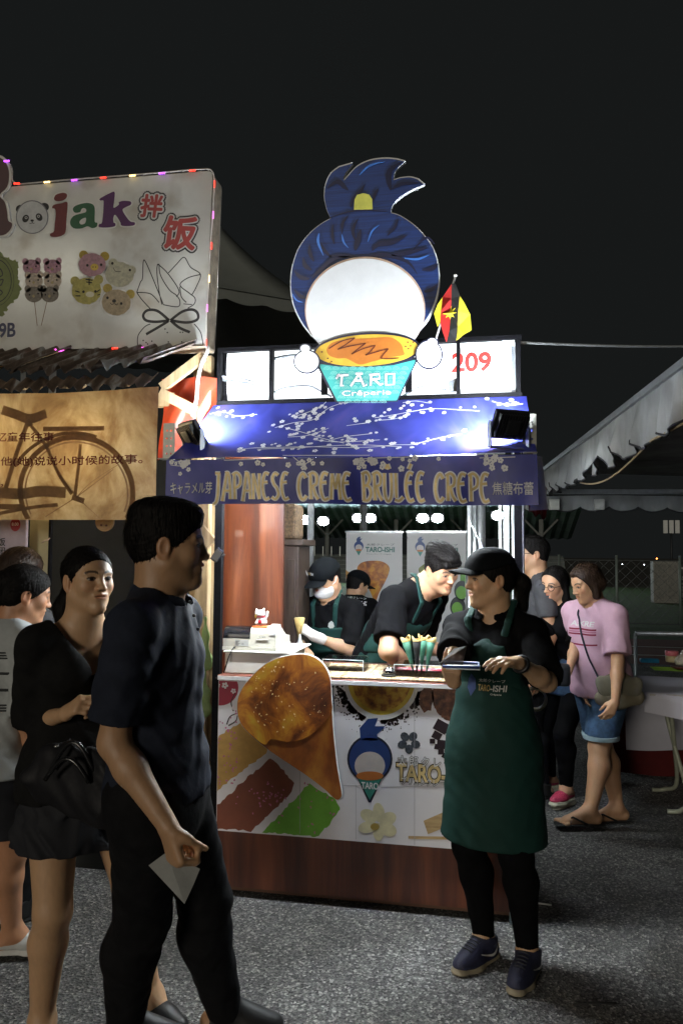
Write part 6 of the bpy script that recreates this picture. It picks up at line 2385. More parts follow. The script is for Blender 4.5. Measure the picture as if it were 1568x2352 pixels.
# the big maroon initial, mostly outside the picture
ini = [(-140, 150), (-30, 140), (30, 160), (68, 215), (75, 290), (60, 355), (20, 395), (12, 420), (45, 455), (62, 520), (70, 585), (96, 605), (90, 640), (60, 675), (20, 690), (-60, 690), (-140, 690)]
grow_ = [(u + (14 if u > -130 else 0), v + (-12 if v < 200 else (10 if v > 640 else 0))) for u, v in ini]
printed('initial_backing', [A_(smooth_loop(grow_, 3))], M('print_pale', (.62, .60, .56), .5), sg, YS - .012, .012)
printed('initial_letter', [A_(smooth_loop(ini, 3))], M('print_maroon', (.055, .012, .014), .5), sg, YS - .0135, .001)


def halo(pts, g):
    c = np.mean(pts, 0)
    k = len(pts)
    out = []
    for i in range(k):
        a, b = np.array(pts[i - 1]), np.array(pts[(i + 1) % k])
        d = b - a
        L = np.linalg.norm(d) or 1
        out.append((pts[i][0] + d[1] / L * g, pts[i][1] - d[0] / L * g))
    return out


def letter(nm, loops, c, holes=()):
    L2 = [smooth_loop(l, 4) for l in loops]
    ar = lambda q: sum(q[i - 1][0] * q[i][1] - q[i][0] * q[i - 1][1] for i in range(len(q)))
    hal = [halo(l, 9 if ar(l) > 0 else -9) for l in L2]
    sprint('letter_halo', hal, (.72, .71, .68), 0)
    mb = MB()
    m = M('print_' + nm, c, .5, var=.1, scale=25, translu=.35)
    for l in L2:
        v, f = poly2d(A_(l), [A_(smooth_loop(h, 4)) for h in holes], .0001)
        mb.raw([(x, y + YL - .0003, z) for x, y, z in v], f)
    mb.build('letter_' + nm, m, sg)


letter('j', [[(380, 420), (395, 398), (440, 386), (468, 395), (466, 420), (440, 440), (400, 445), (382, 435)], [(378, 470), (430, 458), (470, 450), (472, 500), (465, 580), (462, 640), (450, 675), (410, 692), (360, 692), (352, 672), (378, 655), (384, 600), (390, 540), (386, 500), (366, 492)]], (.20, .028, .030))
letter('a', [[(510, 500), (530, 476), (590, 458), (640, 462), (662, 490), (662, 560), (664, 590), (680, 596), (676, 622), (645, 632), (612, 620), (570, 634), (520, 634), (494, 610), (494, 575), (520, 545), (570, 530), (600, 520), (602, 500), (585, 492), (570, 500), (560, 520), (525, 524)]], (.03, .14, .06), [[(600, 560), (570, 570), (556, 590), (566, 606), (590, 602), (600, 585)]])
letter('k', [[(700, 425), (760, 392), (800, 380), (798, 440), (794, 490), (830, 468), (830, 452), (860, 442), (910, 446), (914, 468), (880, 485), (856, 505), (880, 550), (910, 585), (940, 592), (936, 612), (880, 618), (846, 612), (840, 590), (806, 540), (792, 560), (794, 592), (806, 600), (800, 620), (740, 628), (692, 624), (694, 604), (712, 596), (720, 540), (724, 470), (722, 440), (702, 440)]], (.11, .022, .13))
# panda disc in place of the o
sprint('panda_ear', [ell(145, 500, 32, 30), ell(312, 485, 32, 29)], (.012, .012, .014), 1)
sprint('panda_rim', [ell(227, 555, 113, 117, 40)], (.20, .20, .22), 2)
sprint('panda_disc', [ell(227, 556, 106, 110, 40)], (.68, .69, .69), 3)
sprint('panda_patch', [ell(182, 566, 22, 28, 20, .5), ell(276, 556, 22, 28, 20, -.5)], (.02, .02, .022), 4)
sprint('panda_eye', [ell(186, 560, 10, 10, 12), ell(272, 550, 10, 10, 12)], (.65, .65, .65), 5)
sprint('panda_pupil', [ell(186, 560, 5.5, 5.5, 10), ell(272, 550, 5.5, 5.5, 10)], (.01, .01, .01), 6)
sprint('panda_nose', [ell(228, 580, 12, 8, 12)], (.02, .02, .02), 5)
mb = MB()
for pts in ([(228, 586), (224, 600), (210, 600)], [(228, 586), (234, 600), (244, 598)]):
    v, f = stroke_mesh(A_(pts), .003, y=YL - .0022)
    mb.raw(v, f)
mb.build('panda_mouth', M('print_panda_nose', (.02, .02, .02)), sg)
# the two characters with double outline
for ch_, bx_, rt_ in (('拌', (985, 395, 1135, 560), .0), ('饭', (1140, 545, 1370, 785), .0)):
    x0, z0 = CROP_A(bx_[0], bx_[3], YL)
    x1, z1 = CROP_A(bx_[2], bx_[1], YL)

    def wp(X, Z, x0=x0, z0=z0, x1=x1, z1=z1):
        cx, cz = (x0 + x1) / 2, (z0 + z1) / 2
        t = -.12
        return cx + (X - cx) * math.cos(t) - (Z - cz) * math.sin(t), cz + (X - cx) * math.sin(t) + (Z - cz) * math.cos(t)
    for k, (of, mt) in enumerate(((.115, M('print_black', (.014, .014, .016), .5)), (.065, M('print_white', (.72, .71, .69), .5, translu=.3)), (.012, M('print_red', (.42, .05, .045), .5, translu=.2)))):
        mb = MB()
        if k < 2:
            halo_text(mb, ch_, x0, z0, x1, z1, YL - .0004 - .0007 * k, (.020, .012)[k], 14, .0, wp)
        else:
            text_fit(mb, ch_, x0, z0, x1, z1, YL - .0019, .045, warp=wp)
        mb.build(('character_back_outline', 'character_outline', 'character')[k], mt, sg)
mb = MB()
x0, z0 = CROP_A(-60, 1395, YL)
x1, z1 = CROP_A(110, 1292, YL)
for k, (of, mt) in enumerate(((.06, M('print_white', (.72, .71, .69), .5)), (.03, M('print_navy', (.012, .016, .07), .5)))):
    mb = MB()
    text_fit(mb, '09B', x0, z0, x1, z1, YL - .0003 - .0004 * k, of)
    mb.build(('lot_number_outline', 'lot_number')[k], mt, sg)
# green splash with a ring
sprint('green_splash', [rough_edge([(-60, 830), (0, 800), (60, 840), (130, 870), (120, 950), (150, 1050), (130, 1120), (60, 1180), (20, 1240), (-60, 1240)], 10, 4)], (.22, .26, .08), 1)
mb = MB()
for rr, w in ((112, .004), (130, .002)):
    v, f = stroke_mesh(A_([(-30 + rr * 1.0 * math.cos(t), 1000 + rr * 1.35 * math.sin(t)) for t in np.linspace(-1.3, 1.3, 24)]), w, y=YL - .0009)
    mb.raw(v, f)
for pts in ([(-10, 900), (15, 930), (20, 960), (0, 970)], [(-10, 1000), (25, 990), (10, 1030), (-5, 1020)], [(0, 1060), (20, 1080), (5, 1100)]):
    v, f = stroke_mesh(A_(pts), .006, y=YL - .0009)
    mb.raw(v, f)
mb.build('ring_lettering', M('print_black', (.014, .014, .016), .5), sg)


def bun(nm, cu, cv, ru, rv, c, rot=0.0):
    sprint('bun_halo', [ell(cu, cv, ru + 9, rv + 9, 32, rot)], (.74, .73, .70), 0)
    return sprint(nm, [smooth_loop(rough_edge(ell(cu, cv, ru, rv, 14, rot), 2.5, int(cu)), 2)], c, 2, M('bun_' + nm, c, .6, var=.22, scale=60, translu=.3))


def dots(nm, pts, r, c, k=5):
    sprint(nm, [ell(u, v, r, r * 1.1, 10) for u, v in pts], c, k)


dkc = (.025, .02, .018)
for cu, cv, ru, rv, c, ears, eyes, nose, nm in (
        (645, 888, 96, 82, (.52, .30, .34), ((585, 820, .50, .36, .06), (732, 828, .50, .36, .06)), ((612, 892), (708, 888)), (661, 904, 28, 24, (.55, .38, .06)), 'pig_bun'),
        (835, 955, 100, 88, (.58, .56, .42), ((790, 875, .56, .54, .4), (918, 925, .56, .54, .4)), ((786, 878), (908, 925)), None, 'frog_bun'),
        (605, 1070, 104, 94, (.52, .46, .14), ((525, 1000, .5, .44, .14), (690, 990, .5, .44, .14)), ((585, 1076), (668, 1074)), (630, 1094, 30, 20, (.62, .58, .42)), 'tiger_bun'),
        (812, 1150, 102, 92, (.52, .42, .28), ((752, 1052, .52, .40, .10), (910, 1092, .52, .40, .10)), ((752, 1118), (848, 1158)), (798, 1140, 14, 12, dkc), 'bear_bun')):
    sprint(nm + '_ear', [ell(e[0], e[1], 32, 32) for e in ears], tuple(ears[0][2:5]), 1, M('bun_ear_' + nm, tuple(ears[0][2:5]), .6, var=.2, scale=60, translu=.3))
    bun(nm, cu, cv, ru, rv, c)
    dots('bun_eye', eyes, 9, dkc)
    if nose:
        sprint('bun_nose', [ell(*nose[:4], 18)], nose[4], 4, M('bun_nose_' + nm, nose[4], .6))
dots('pig_nostril', ((652, 904), (670, 904)), 4, dkc, 6)
mb = MB()
for pts, w in (([(792, 908), (810, 934), (845, 936)], 4), ([(770, 1152), (785, 1166), (800, 1154)], 4), ([(800, 1154), (815, 1168), (826, 1156)], 4), ([(600, 990), (650, 996)], 9), ([(625, 985), (625, 1030)], 9), ([(605, 1008), (645, 1014)], 8), ([(528, 1070), (560, 1080)], 9), ([(530, 1105), (565, 1105)], 9), ([(700, 1062), (678, 1076)], 8), ([(702, 1095), (682, 1100)], 8)):
    v, f = stroke_mesh(A_(pts), w * .00066, y=YL - .0022)
    mb.raw(v, f)
mb.build('bun_marks', M('print_panda_nose', (.02, .02, .02)), sg)
# meatball skewers
for k, (sx, cx) in enumerate(((262, 230), (290, 360))):
    v, f = stroke_mesh(A_([(cx + (10 if k == 0 else -25), 1120), (sx, 1312)]), .004, y=YL - .0003)
    MB().raw(v, f).build('skewer_stick', M('print_stick', (.25, .17, .11)), sg)
    for j, (dx, yy, c) in enumerate(((0, 905, (.45, .26, .32)), (0 + 10, 1000, (.52, .44, .36)), (10 - k * 20, 1095, (.24, .21, .17)))):
        u0 = cx + dx + (50 if k else 0) * (.3 if j == 0 else 0) - (0 if j else 6)
        sprint('snack_ear', [ell(u0 - 44, yy - 40, 22, 24), ell(u0 + 44, yy - 44, 20, 24)], c, 2 + j, M('snack_%d' % j, c, .6, var=.3, scale=80, translu=.3))
        sprint('snack_ball', [ell(u0, yy, 62, 55, 24)], c, 2 + j, M('snack_%d' % j, c, .6, var=.3, scale=80, translu=.3))
        dots('snack_eye', ((u0 - 30, yy + 2), (u0 + 30, yy - 6)), 6, dkc, 5 + j)
        dots('snack_nose', ((u0 - 2, yy + 12),), 9, (.5, .4, .2), 5 + j)
# line drawing of a tied cloth bundle
mb = MB()
for pts, w in (([(955, 1080), (980, 1010), (995, 980), (1000, 870), (1015, 865), (1070, 990), (1140, 1165)], 6), ([(955, 1080), (990, 1130), (1050, 1195)], 6), ([(955, 1080), (1050, 1090), (1110, 1150)], 6), ([(1130, 1165), (1110, 1070), (1095, 940), (1100, 882)], 6),
               ([(1100, 882), (1160, 935), (1230, 1030), (1250, 1080), (1230, 1110)], 6), ([(1110, 880), (1120, 960), (1180, 1060), (1230, 1100), (1255, 1140), (1240, 1180), (1140, 1166)], 6), ([(1175, 945), (1235, 880), (1285, 836), (1330, 905), (1398, 955), (1370, 1040), (1340, 1095)], 6),
               ([(1398, 955), (1320, 975), (1265, 1010), (1262, 1040), (1320, 1085), (1360, 1120), (1355, 1160), (1310, 1190)], 6), ([(1280, 1160), (1340, 1165)], 5), ([(960, 1450), (965, 1380), (1010, 1320), (1050, 1300)], 6), ([(1355, 1300), (1400, 1360), (1416, 1445)], 6), ([(1255, 1040), (1265, 1110), (1300, 1150)], 6)):
    v, f = stroke_mesh(A_(pts), w * .0008, y=YL - .0003)
    mb.raw(v, f)
for pts in ([(1180, 1275), (1100, 1210), (1030, 1205), (1000, 1240), (1020, 1275), (1090, 1285), (1180, 1275)], [(1190, 1275), (1270, 1215), (1340, 1200), (1378, 1225), (1375, 1270), (1300, 1290), (1190, 1275)], [(1175, 1280), (1110, 1320), (1020, 1372)], [(1190, 1275), (1250, 1325), (1325, 1358)]):
    v, f = stroke_mesh(A_(pts), .0135, y=YL - .0006)
    mb.raw(v, f)
mb.build('bundle_drawing', M('print_black', (.014, .014, .016), .5), sg)
dots('bundle_speck', ((1152, 1335), (1168, 1360), (1000, 1415), (1060, 1420), (1258, 1358), (1275, 1358), (1175, 1425), (1268, 1425), (1352, 1418), (1020, 1430), (1030, 1440)), 5, (.02, .02, .02), 1)

# led string round the sign: small colour modules on a pale cable
ls = thing('led_string', 'string of small coloured led lamps running round the snack signboard', 'light string', (0, 0, 0))
wl = A_(smooth_loop([(-30, 140), (40, 150), (90, 220), (95, 300), (130, 332)], 5, False) + [(480, 300), (720, 282), (930, 266), (1130, 250), (1340, 230), (1440, 224)] + smooth_loop([(1440, 224), (1475, 232), (1495, 270), (1500, 330)], 4, False) + [(1488, 520), (1470, 760), (1458, 1000), (1445, 1200), (1440, 1440), (1450, 1480), (1430, 1560)])
MB().tube([(x, YS - .008, z) for x, z in wl], .004, 6).build('cable', M('cable_clear', (.50, .46, .42), .35), ls)
ledc = {'r': M('led_red', (.8, .02, .02), emit=(1, .04, .02), es=3, var=0), 'p': M('led_violet', (.4, .05, .8), emit=(.55, .08, 1), es=3, var=0), 'y': M('led_amber', (.9, .6, .2), emit=(1, .72, .25), es=4, var=0), 'm': M('led_magenta', (.8, .1, .7), emit=(1, .12, .75), es=3, var=0)}
for u, v, k, vert in ((50, 165, 'p', 0), (120, 322, 'r', 0), (330, 312, 'y', 0), (520, 299, 'p', 0), (722, 282, 'r', 0), (925, 267, 'y', 0), (1130, 251, 'p', 0), (1342, 232, 'r', 0), (1497, 325, 'r', 1), (1488, 540, 'm', 1), (1476, 755, 'r', 1), (1460, 985, 'y', 1), (1446, 1190, 'm', 1), (1440, 1430, 'r', 1),
                      (200, 1499, 'r', 0), (375, 1480, 'm', 0), (430, 1488, 'm', 0), (803, 1470, 'r', 0), (1010, 1466, 'm', 0), (1225, 1462, 'y', 0)):
    x, z = CROP_A(u, v, YS - .015)
    for j in range(4):
        d = (j - 1.5) * .0085
        MB().box((x + (0 if vert else d) - .0022, YS - .020, z + (d if vert else 0) - .0035), (x + (0 if vert else d) + .0022, YS - .014, z + (d if vert else 0) + .0035)).build('led_lamp', ledc[k], ls)
# white cable running down the post
wc = [CROP_B(u, v, -.05) for u, v in ((1440, 60), (1445, 100), (1410, 170), (1380, 300), (1370, 430), (1340, 545))]
tag(MB().tube([(x, -.05, z) for x, z in smooth_loop(wc, 6, False)], .009, 8).build('white_cable', M('cable_white', (.72, .70, .70), .4)), 'thick white cable taped down the timber post', 'cable')

# rusted corrugated roof sheets
rust = ramp_mat('rusted_zinc', [(.30, (.03, .027, .024)), (.44, (.075, .055, .040)), (.54, (.13, .10, .08)), (.62, (.28, .29, .29)), (.76, (.50, .53, .55))], 5, .55, .25, (3, .9, .9), 9, distort=.7)
rf_ = thing('corrugated_roof', 'rusty corrugated iron roof over the snack stall front', 'roof', (0, 0, 0))


def roof_sheet(x0, x1, yb, zb, yf, zf, seed, skew=.0):
    r_ = random.Random(seed)
    n = int((x1 - x0) / .010)
    v, f = [], []
    rows = 8
    for i in range(n + 1):
        x = x0 + (x1 - x0) * i / n
        c = .011 * math.sin(2 * math.pi * x / .076)
        fray = .012 * math.sin(x * 60 + seed) + .008 * math.sin(x * 143) + r_.uniform(-.006, .006)
        for j in range(rows + 1):
            t = j / rows
            e = fray if j == rows else 0
            v.append((x + skew * t, yb + (yf - yb) * t - c * .55, zb + (zf - zb) * t + c * .8 + e))
    k = rows + 1
    for i in range(n):
        for j in range(rows):
            f.append((i * k + j, i * k + j + 1, (i + 1) * k + j + 1, (i + 1) * k + j))
    MB().raw(v, f, True).build('roof_sheet', rust, rf_)


roof_sheet(-2.75, -2.02, -.03, 2.660, -.30, 2.48, 1, -.16)
roof_sheet(-2.06, -1.62, -.025, 2.645, -.31, 2.462, 2, -.16)
roof_sheet(-1.70, -1.36, -.02, 2.652, -.325, 2.475, 3, -.16)
roof_sheet(-2.75, -1.50, -.20, 2.452, -.265, 2.385, 4, -.02)
roof_sheet(-1.395, -1.352, -.018, 2.668, -.34, 2.485, 5, -.16)

# sepia bicycle banner
YB_ = -.27
bx0, bx1 = -2.75, on_y(362, 1000, YB_)[0]
bz0, bz1 = on_y(200, 1194, YB_)[2], on_y(200, 905, YB_)[2] + .02
sep = ramp_mat('sepia_cloth', [(.30, (.20, .12, .06)), (.44, (.36, .25, .13)), (.56, (.52, .42, .25)), (.70, (.68, .60, .42))], 4.2, .7, .05, (1.2, 1, .8), 7, distort=.5)
nt = sep.node_tree
tr_n = nt.nodes.new('ShaderNodeBsdfTranslucent')
nt.links.new(nt.nodes['Principled BSDF'].inputs['Base Color'].links[0].from_socket, tr_n.inputs['Color'])
mx_ = nt.nodes.new('ShaderNodeMixShader')
mx_.inputs['Fac'].default_value = .5
nt.links.new(nt.nodes['Principled BSDF'].outputs[0], mx_.inputs[1])
nt.links.new(tr_n.outputs[0], mx_.inputs[2])
nt.links.new(mx_.outputs[0], nt.nodes['Material Output'].inputs['Surface'])
for k_, xx in enumerate((-2.35, -1.85)):
    lbp = thing('stall_lamp', ('warm bulb inside the snack stall behind the bicycle banner, further left', 'warm bulb inside the snack stall behind the bicycle banner, nearer the posts')[k_], 'lamp', (xx, -.02, 2.12), 'warm bulbs in the snack stall')
    MB().lathe([(.001, -.045), (.022, -.035), (.030, -.01), (.022, .015), (.012, .03)], n=16).build('bulb', M('warm_bulb', (1, .8, .5), emit=(1.0, .74, .40), es=140.0, var=0), lbp)
    MB().lathe([(.013, .031), (.014, .07), (.004, .08)], n=12).build('socket', dark_metal, lbp)
    MB().tube([(0, 0, .08), (0, .0, .26)], .003, 6).build('flex', dark_metal, lbp)
bb = thing('bicycle_banner', 'sepia fabric banner printed with an old bicycle and Chinese lettering', 'banner', (0, 0, 0))


def bn_pt(x, z):
    t = (bz1 - z) / (bz1 - bz0)
    return (x, YB_ - .010 * math.sin(x * 6 + 2 * t) * t - .004 * math.sin(x * 23 + t * 4) - .012 * math.sin(math.pi * t), z + .01 * math.sin(x * 4) * (1 - t))


cloth_o = grid_mesh('cloth', lambda s, t: np.array(bn_pt(bx0 + (bx1 - bx0) * s, bz1 + (bz0 - bz1) * t)), 180, 60, sep, bb)


def bstroke(name, lst, c, lift=.0015):
    mb = MB()
    for pts, w in lst:
        P = [CROP_B(u, v, YB_) for u, v in pts]
        L, R = stroke_poly(P, w * .00066, None, 8)
        vs = []
        for q in L + R:
            p = bn_pt(min(max(q[0], bx0), bx1), min(max(q[1], bz0 + .002), bz1))
            vs.append((p[0], p[1] - lift, p[2]))
        k = len(L)
        mb.raw(vs, [(i, i + 1, k + i + 1, k + i) for i in range(k - 1)])
    return mb.build(name, M('sepia_%s' % name, c, .75, var=.22, scale=9, translu=.5), cloth_o)


sb = (.25, .155, .085)
whl = [(540 + 385 * math.cos(t), 1075 + 385 * math.sin(t)) for t in np.linspace(math.pi * .83, math.pi * 2.16, 40)]
whl2 = [(540 + 350 * math.cos(t), 1075 + 350 * math.sin(t)) for t in np.linspace(math.pi * .85, math.pi * 2.13, 40)]
bstroke('wheel_tyre', [(whl, 40)], sb)
bstroke('wheel_rim', [(whl2, 12)], (.30, .20, .12))
fend = [(520 + 440 * math.cos(t), 1090 + 430 * math.sin(t)) for t in np.linspace(math.pi * 1.15, math.pi * 1.62, 20)]
bstroke('mudguard', [(fend, 26)], (.22, .14, .08))
bstroke('bicycle_frame', [([(210, 580), (150, 760), (60, 1050)], 34), ([(230, 610), (340, 760), (430, 950), (510, 1090)], 26), ([(310, 630), (500, 630), (735, 628)], 34), ([(575, 740), (560, 900), (530, 1100)], 24), ([(0, 1230), (200, 1190), (415, 1165)], 26), ([(0, 1180), (170, 1180)], 40), ([(510, 1110), (590, 1140)], 40)], (.25, .16, .09), .0022)
bstroke('saddle', [([(20, 500), (120, 530), (220, 560), (330, 520)], 70), ([(200, 560), (230, 610)], 36)], (.25, .16, .09), .0026)
bstroke('spokes', [([(540, 1110), (800, 920)], 7), ([(540, 1110), (380, 870)], 12), ([(540, 1110), (640, 1010), (830, 890)], 5), ([(540, 1110), (700, 1380)], 7), ([(540, 1110), (330, 1250)], 7)], (.30, .20, .12), .002)
bstroke('chain_guard', [([(0, 1080), (150, 1090), (300, 1070), (470, 1080)], 80)], (.28, .19, .11), .0010)


def btext(body, box, off=.02):
    mb = MB()
    x0, z0 = CROP_B(box[0], box[3], YB_)
    x1, z1 = CROP_B(box[2], box[1], YB_)
    text_fit(mb, body, x0, z0, x1, z1, 0, off)
    MB().raw([(lambda p: (p[0], p[1] - .0045, p[2]))(bn_pt(p[0], p[2])) for p in mb.v], mb.f).build('lettering', M('sepia_ink', (.13, .025, .015), .7), cloth_o)


btext('回忆童年往事', (-90, 652, 392, 728))
btext('给他(她)说说小时候的故事。', (-60, 815, 1000, 905))
btext('事，', (-70, 985, 45, 1045))
# stall interior pieces seen beneath the banner
q0, q1 = on_y(68, 1250, .05), on_y(112, 1250, .05)
MB().box((q0[0], .05, .9), (q1[0], .08, 2.3)).build('cream_pillar', M('pillar_cream', (.42, .40, .26), .7, var=.12, scale=5), snack)
x = on_y(114, 1250, .04)[0]
MB().box((x, .03, .9), (x + .012, .05, 2.3)).build('black_edge', black_paint, snack)
hk = MB().tube([(x - .03, .02, 1.66), (x - .015, .012, 1.664), (x, .0, 1.672), (x + .014, .004, 1.674), (x + .022, .006, 1.684)], .0032, 6).build('wall_hook', M('hook_pink', (.5, .38, .32), .4), snack)
q0, q1 = on_y(-30, 1200, -.02), on_y(58, 1340, -.02)
pbd = thing('price_board', 'lilac menu board with a red price spot under the bicycle banner', 'menu board', (0, 0, 0))
MB().box((q0[0], -.02, q1[2]), (q1[0], .0, q0[2] + .1), .006).build('board', M('board_lilac', (.36, .31, .38), .6), pbd)
c_ = on_y(36, 1205, -.022)
printed('price_spot', [ell(c_[0], c_[2], .028, .034)], M('print_spot', (.28, .02, .03), .5), pbd, -.0225, .001)
mb = MB()
text_fit(mb, '8.00', c_[0] - .019, c_[2] - .005, c_[0] + .019, c_[2] + .010, -.0238, .02)
mb.build('price', wht, pbd)
mb = MB()
c_ = on_y(4, 1245, -.022)
for k in range(3):
    text_fit(mb, '饭团串'[k], c_[0] - .02, c_[2] - .02 - k * .05, c_[0] + .022, c_[2] + .022 - k * .05, -.0226, .02)
mb.build('menu_lettering', blk, pbd)
wpl = ramp_mat('wood_disc', [(.35, (.24, .15, .05)), (.65, (.42, .28, .12))], 6, .6, .1, (1, 1, 5))
for i, (px, py, lab) in enumerate(((240, 1200, 'round wooden plaque hanging below the bicycle banner near the cream pillar'), (385, 1194, 'round wooden plaque hanging below the bicycle banner behind the man'))):
    q = on_y(px, py, -.10)
    ob = thing('wooden_plaque', lab, 'plaque', (q[0], -.10, q[2] + .005), 'plaques under the banner')
    MB().raw(*(lambda v, f: ([(x, y, z) for x, y, z in v], f))(*poly2d(ell(0, 0, .048, .048, 30), (), .012))).build('disc', wpl, ob)
    MB().tube([(0, .006, .04), (0, .006, .16)], .0015, 5).build('cord', M('rope', (.30, .22, .12), .9), ob)
    printed('marks', [ell(-.015, -.018, .006, .005), ell(.012, -.02, .006, .005)], M('plaque_ink', (.12, .05, .03)), ob, -.0022, .001)
# red tarpaulin and orange lantern between the stalls
tag(grid_mesh('red_tarpaulin', lambda s, t: np.array([on_y(368, 900, .08)[0] + .30 * s, .10 + .03 * math.sin(7 * s + 5 * t), 2.50 - .42 * t * (1 - .45 * s)]), 16, 12, M('tarp_red', (.55, .07, .025), .35, var=.2, scale=5, translu=.4), None), 'bright red tarpaulin hung between the timber posts', 'tarpaulin')
# bags hanging on the post
gb = M('bag_green', (.36, .50, .20), .5, var=.2, scale=12, translu=.3)
for i, (px, py, s_, lab) in enumerate(((470, 1470, 1.0, 'pale green plastic bag hanging on the timber post beside the register'), (464, 1560, 1.2, 'long pale green plastic bag hanging lower on the timber post'))):
    q = on_y(px, py, .04)
    tag(blob('plastic_bag', [cap((q[0], .05, q[2] + .10 * s_), (q[0] + .008, .05, q[2] - .12 * s_), .010, .032 * s_, (0, 1, 0), .45, wob=.006, k=.01)], .005, gb), lab, 'bag', 'bags on the post')
q = on_y(499, 1275, -.03)
ph = thing('card_reader', 'small black handset hooked on the stall post beside the man', 'handset', tuple(q))
MB().box((-.020, -.006, -.035), (.020, .006, .035), .005).build('case', M('handset', (.02, .022, .025), .25), ph)
MB().box((-.016, -.0075, -.025), (.016, -.0062, .025)).build('screen', M('screen_dark', (.012, .012, .013), .3), ph)
ph.rotation_euler = (0, math.radians(35), 0)
MB().box((-.01, .006, -.01), (.01, .08, .01)).build('mount', dark_metal, ph)
# ------------------------------------------------------------------ the people
HAIR = M('hair_black', (.006, .005, .0045), .6, var=.5, scale=60, bump=.55, bscale=120, stretch=(1, 1, .18), spec=.12)
HAIR_B = M('hair_brown', (.030, .017, .010), .42, var=.5, scale=60, bump=.55, bscale=120, stretch=(1, 1, .18), spec=.25)
cotton_k = M('cotton_black', (.0045, .0045, .005), .9, var=.25, scale=14, bump=.25, bscale=28, spec=.06)
cotton_n = M('cotton_navy', (.017, .021, .034), .85, var=.2, scale=16, bump=.3, bscale=26, spec=.2)
denim_k = M('denim_black', (.008, .008, .009), .85, spec=.15, var=.3, scale=20, bump=.3, bscale=30)
apron_g = M('apron_green', (.007, .034, .028), .75, var=.12, scale=10, bump=.25, bscale=22, spec=.25)
cap_k = M('cap_black', (.005, .006, .007), .85, spec=.08, var=.15, bump=.15, bscale=200)
logo_m = [M('stitch_white', (.6, .6, .58), .7), M('stitch_gold', (.42, .30, .10), .6), M('stitch_teal', (.05, .25, .22), .7), M('stitch_blue', (.05, .08, .22), .7)]


def patch(par, centre, right, up, nrm, w, lines, name='chest_print', lift=.0, on=None):
    """small printed emblem and wording lying on cloth: lines = (text, x0, z0, x1, z1, material index) in units of w"""
    c, r_, u_, n_ = np.array(centre), unit(right), unit(up), unit(nrm)
    obs = []
    for body, x0, z0, x1, z1, mi in lines:
        mb = MB()
        if body == '@':
            for pl, k in (([(x0, z0 + (z1 - z0) * .35), (x0 + (x1 - x0) * .1, z0 + (z1 - z0) * .75), (x0 + (x1 - x0) * .5, z1), (x1 - (x1 - x0) * .1, z0 + (z1 - z0) * .75), (x1, z0 + (z1 - z0) * .35), (x0 + (x1 - x0) * .5, z0)], mi),):
                v, f = poly2d(pl, (), .0008)
                mb.raw(v, f)
        else:
            text_fit(mb, body, x0, z0, x1, z1, 0, .02)
        mb.v = [tuple(c + r_ * (x * w) + u_ * (z * w) + n_ * (lift if on is None else 0)) for x, y, z in mb.v]
        if on is not None:
            mb.v = stick(on, mb.v, n_, .0025)
        obs.append(mb.build(name, logo_m[mi], par))
    return obs


STAFF_LINES = [('@', 0, .0, .24, .55, 3), ('太郎クレープ', .30, .36, .95, .44, 0), ('TARO', .30, .16, .60, .30, 1), ('-ISHI', .61, .16, .98, .30, 0), ('Crêperie', .62, .06, .88, .11, 0)]

# 1 --- staff woman in the green apron taking an order
wr_l = at_d(1190, 1522, 2.62)
wr_r = at_d(1040, 1585, 2.62)
fr_, fl_ = on_z(1112, 2205), on_z(1212, 2238)
b_xy = (.5 * (fr_[0] + fl_[0]) - .045, .5 * (fr_[1] + fl_[1]) + .03)
P1 = Body('young woman in black cap and long green apron writing an order', b_xy, 252, H=1.625, sex='f', head=(-47, -4, 0), lean=-2, tone=(0.537, 0.329, 0.189),
          arms={-1: dict(w=wr_l, pole=(.8, .4, -1.1), dir=unit(at_d(1110, 1512, 2.50) - wr_l), palm=(-.1, .1, -1), curl=(.35, .25, .3, .35, .4)),
                1: dict(w=wr_r, pole=(-1, .4, -.6), dir=unit(at_d(1030, 1530, 2.52) - wr_r), palm=(.2, .2, 1), curl=(.5, .5, .55, .6, .6))},
          feet={1: dict(p=fr_, yaw=232), -1: dict(p=fl_, yaw=250)})
P1.flesh(hres=.0024)
P1.tee(cotton_k, name='polo_shirt', sleeve=.92, hem=.47, v=.05, collar=True, flare=.018)
P1.trousers(cotton_k, 'leggings', e=.005, wob=.0015)
ap1 = P1.apron(apron_g, hem=.30, bib=.060, top_h=.035, e=.026, flare=.030, low_r=.104 * 1.625)
bel = P1.W + P1.fwd * (.082 * 1.625 * .72 + .030) + Z0 * .035
patch(ap1, P1.base * 0 + bel + P1.rt * .075, -P1.rt, Z0, P1.fwd, .16, STAFF_LINES, 'apron_print', on=[P1.bib, P1.skirt])
P1.hair(HAIR, P1.hair_base(.009) + [P1.hcap((0, -.095, .035), (.01, -.15, -.03), .026, .034, k=.02), P1.hcap((.01, -.15, -.03), (.03, -.145, -.13), .036, .030, k=.02), P1.hcap((.03, -.145, -.13), (.035, -.125, -.20), .028, .010, k=.02)])
c1 = P1.cap_hat(cap_k, .016, drop=-.02)
patch(c1, P1.hp(.048, .094, .078), P1.hR @ unit([-1, .52, -.1]), P1.hR[:, 2] + P1.hR[:, 1] * -.5, P1.hR @ unit([.45, .9, .35]), .055, [('@', -.2, -.1, .05, .5, 0), ('TARO', .10, .02, .85, .30, 0)], 'cap_emblem', .006)
sole_t = M('sole_tan', (.30, .26, .18), .7)
sneaker_n = M('sneaker_navy', (.020, .022, .050), .6, bump=.3, bscale=300)
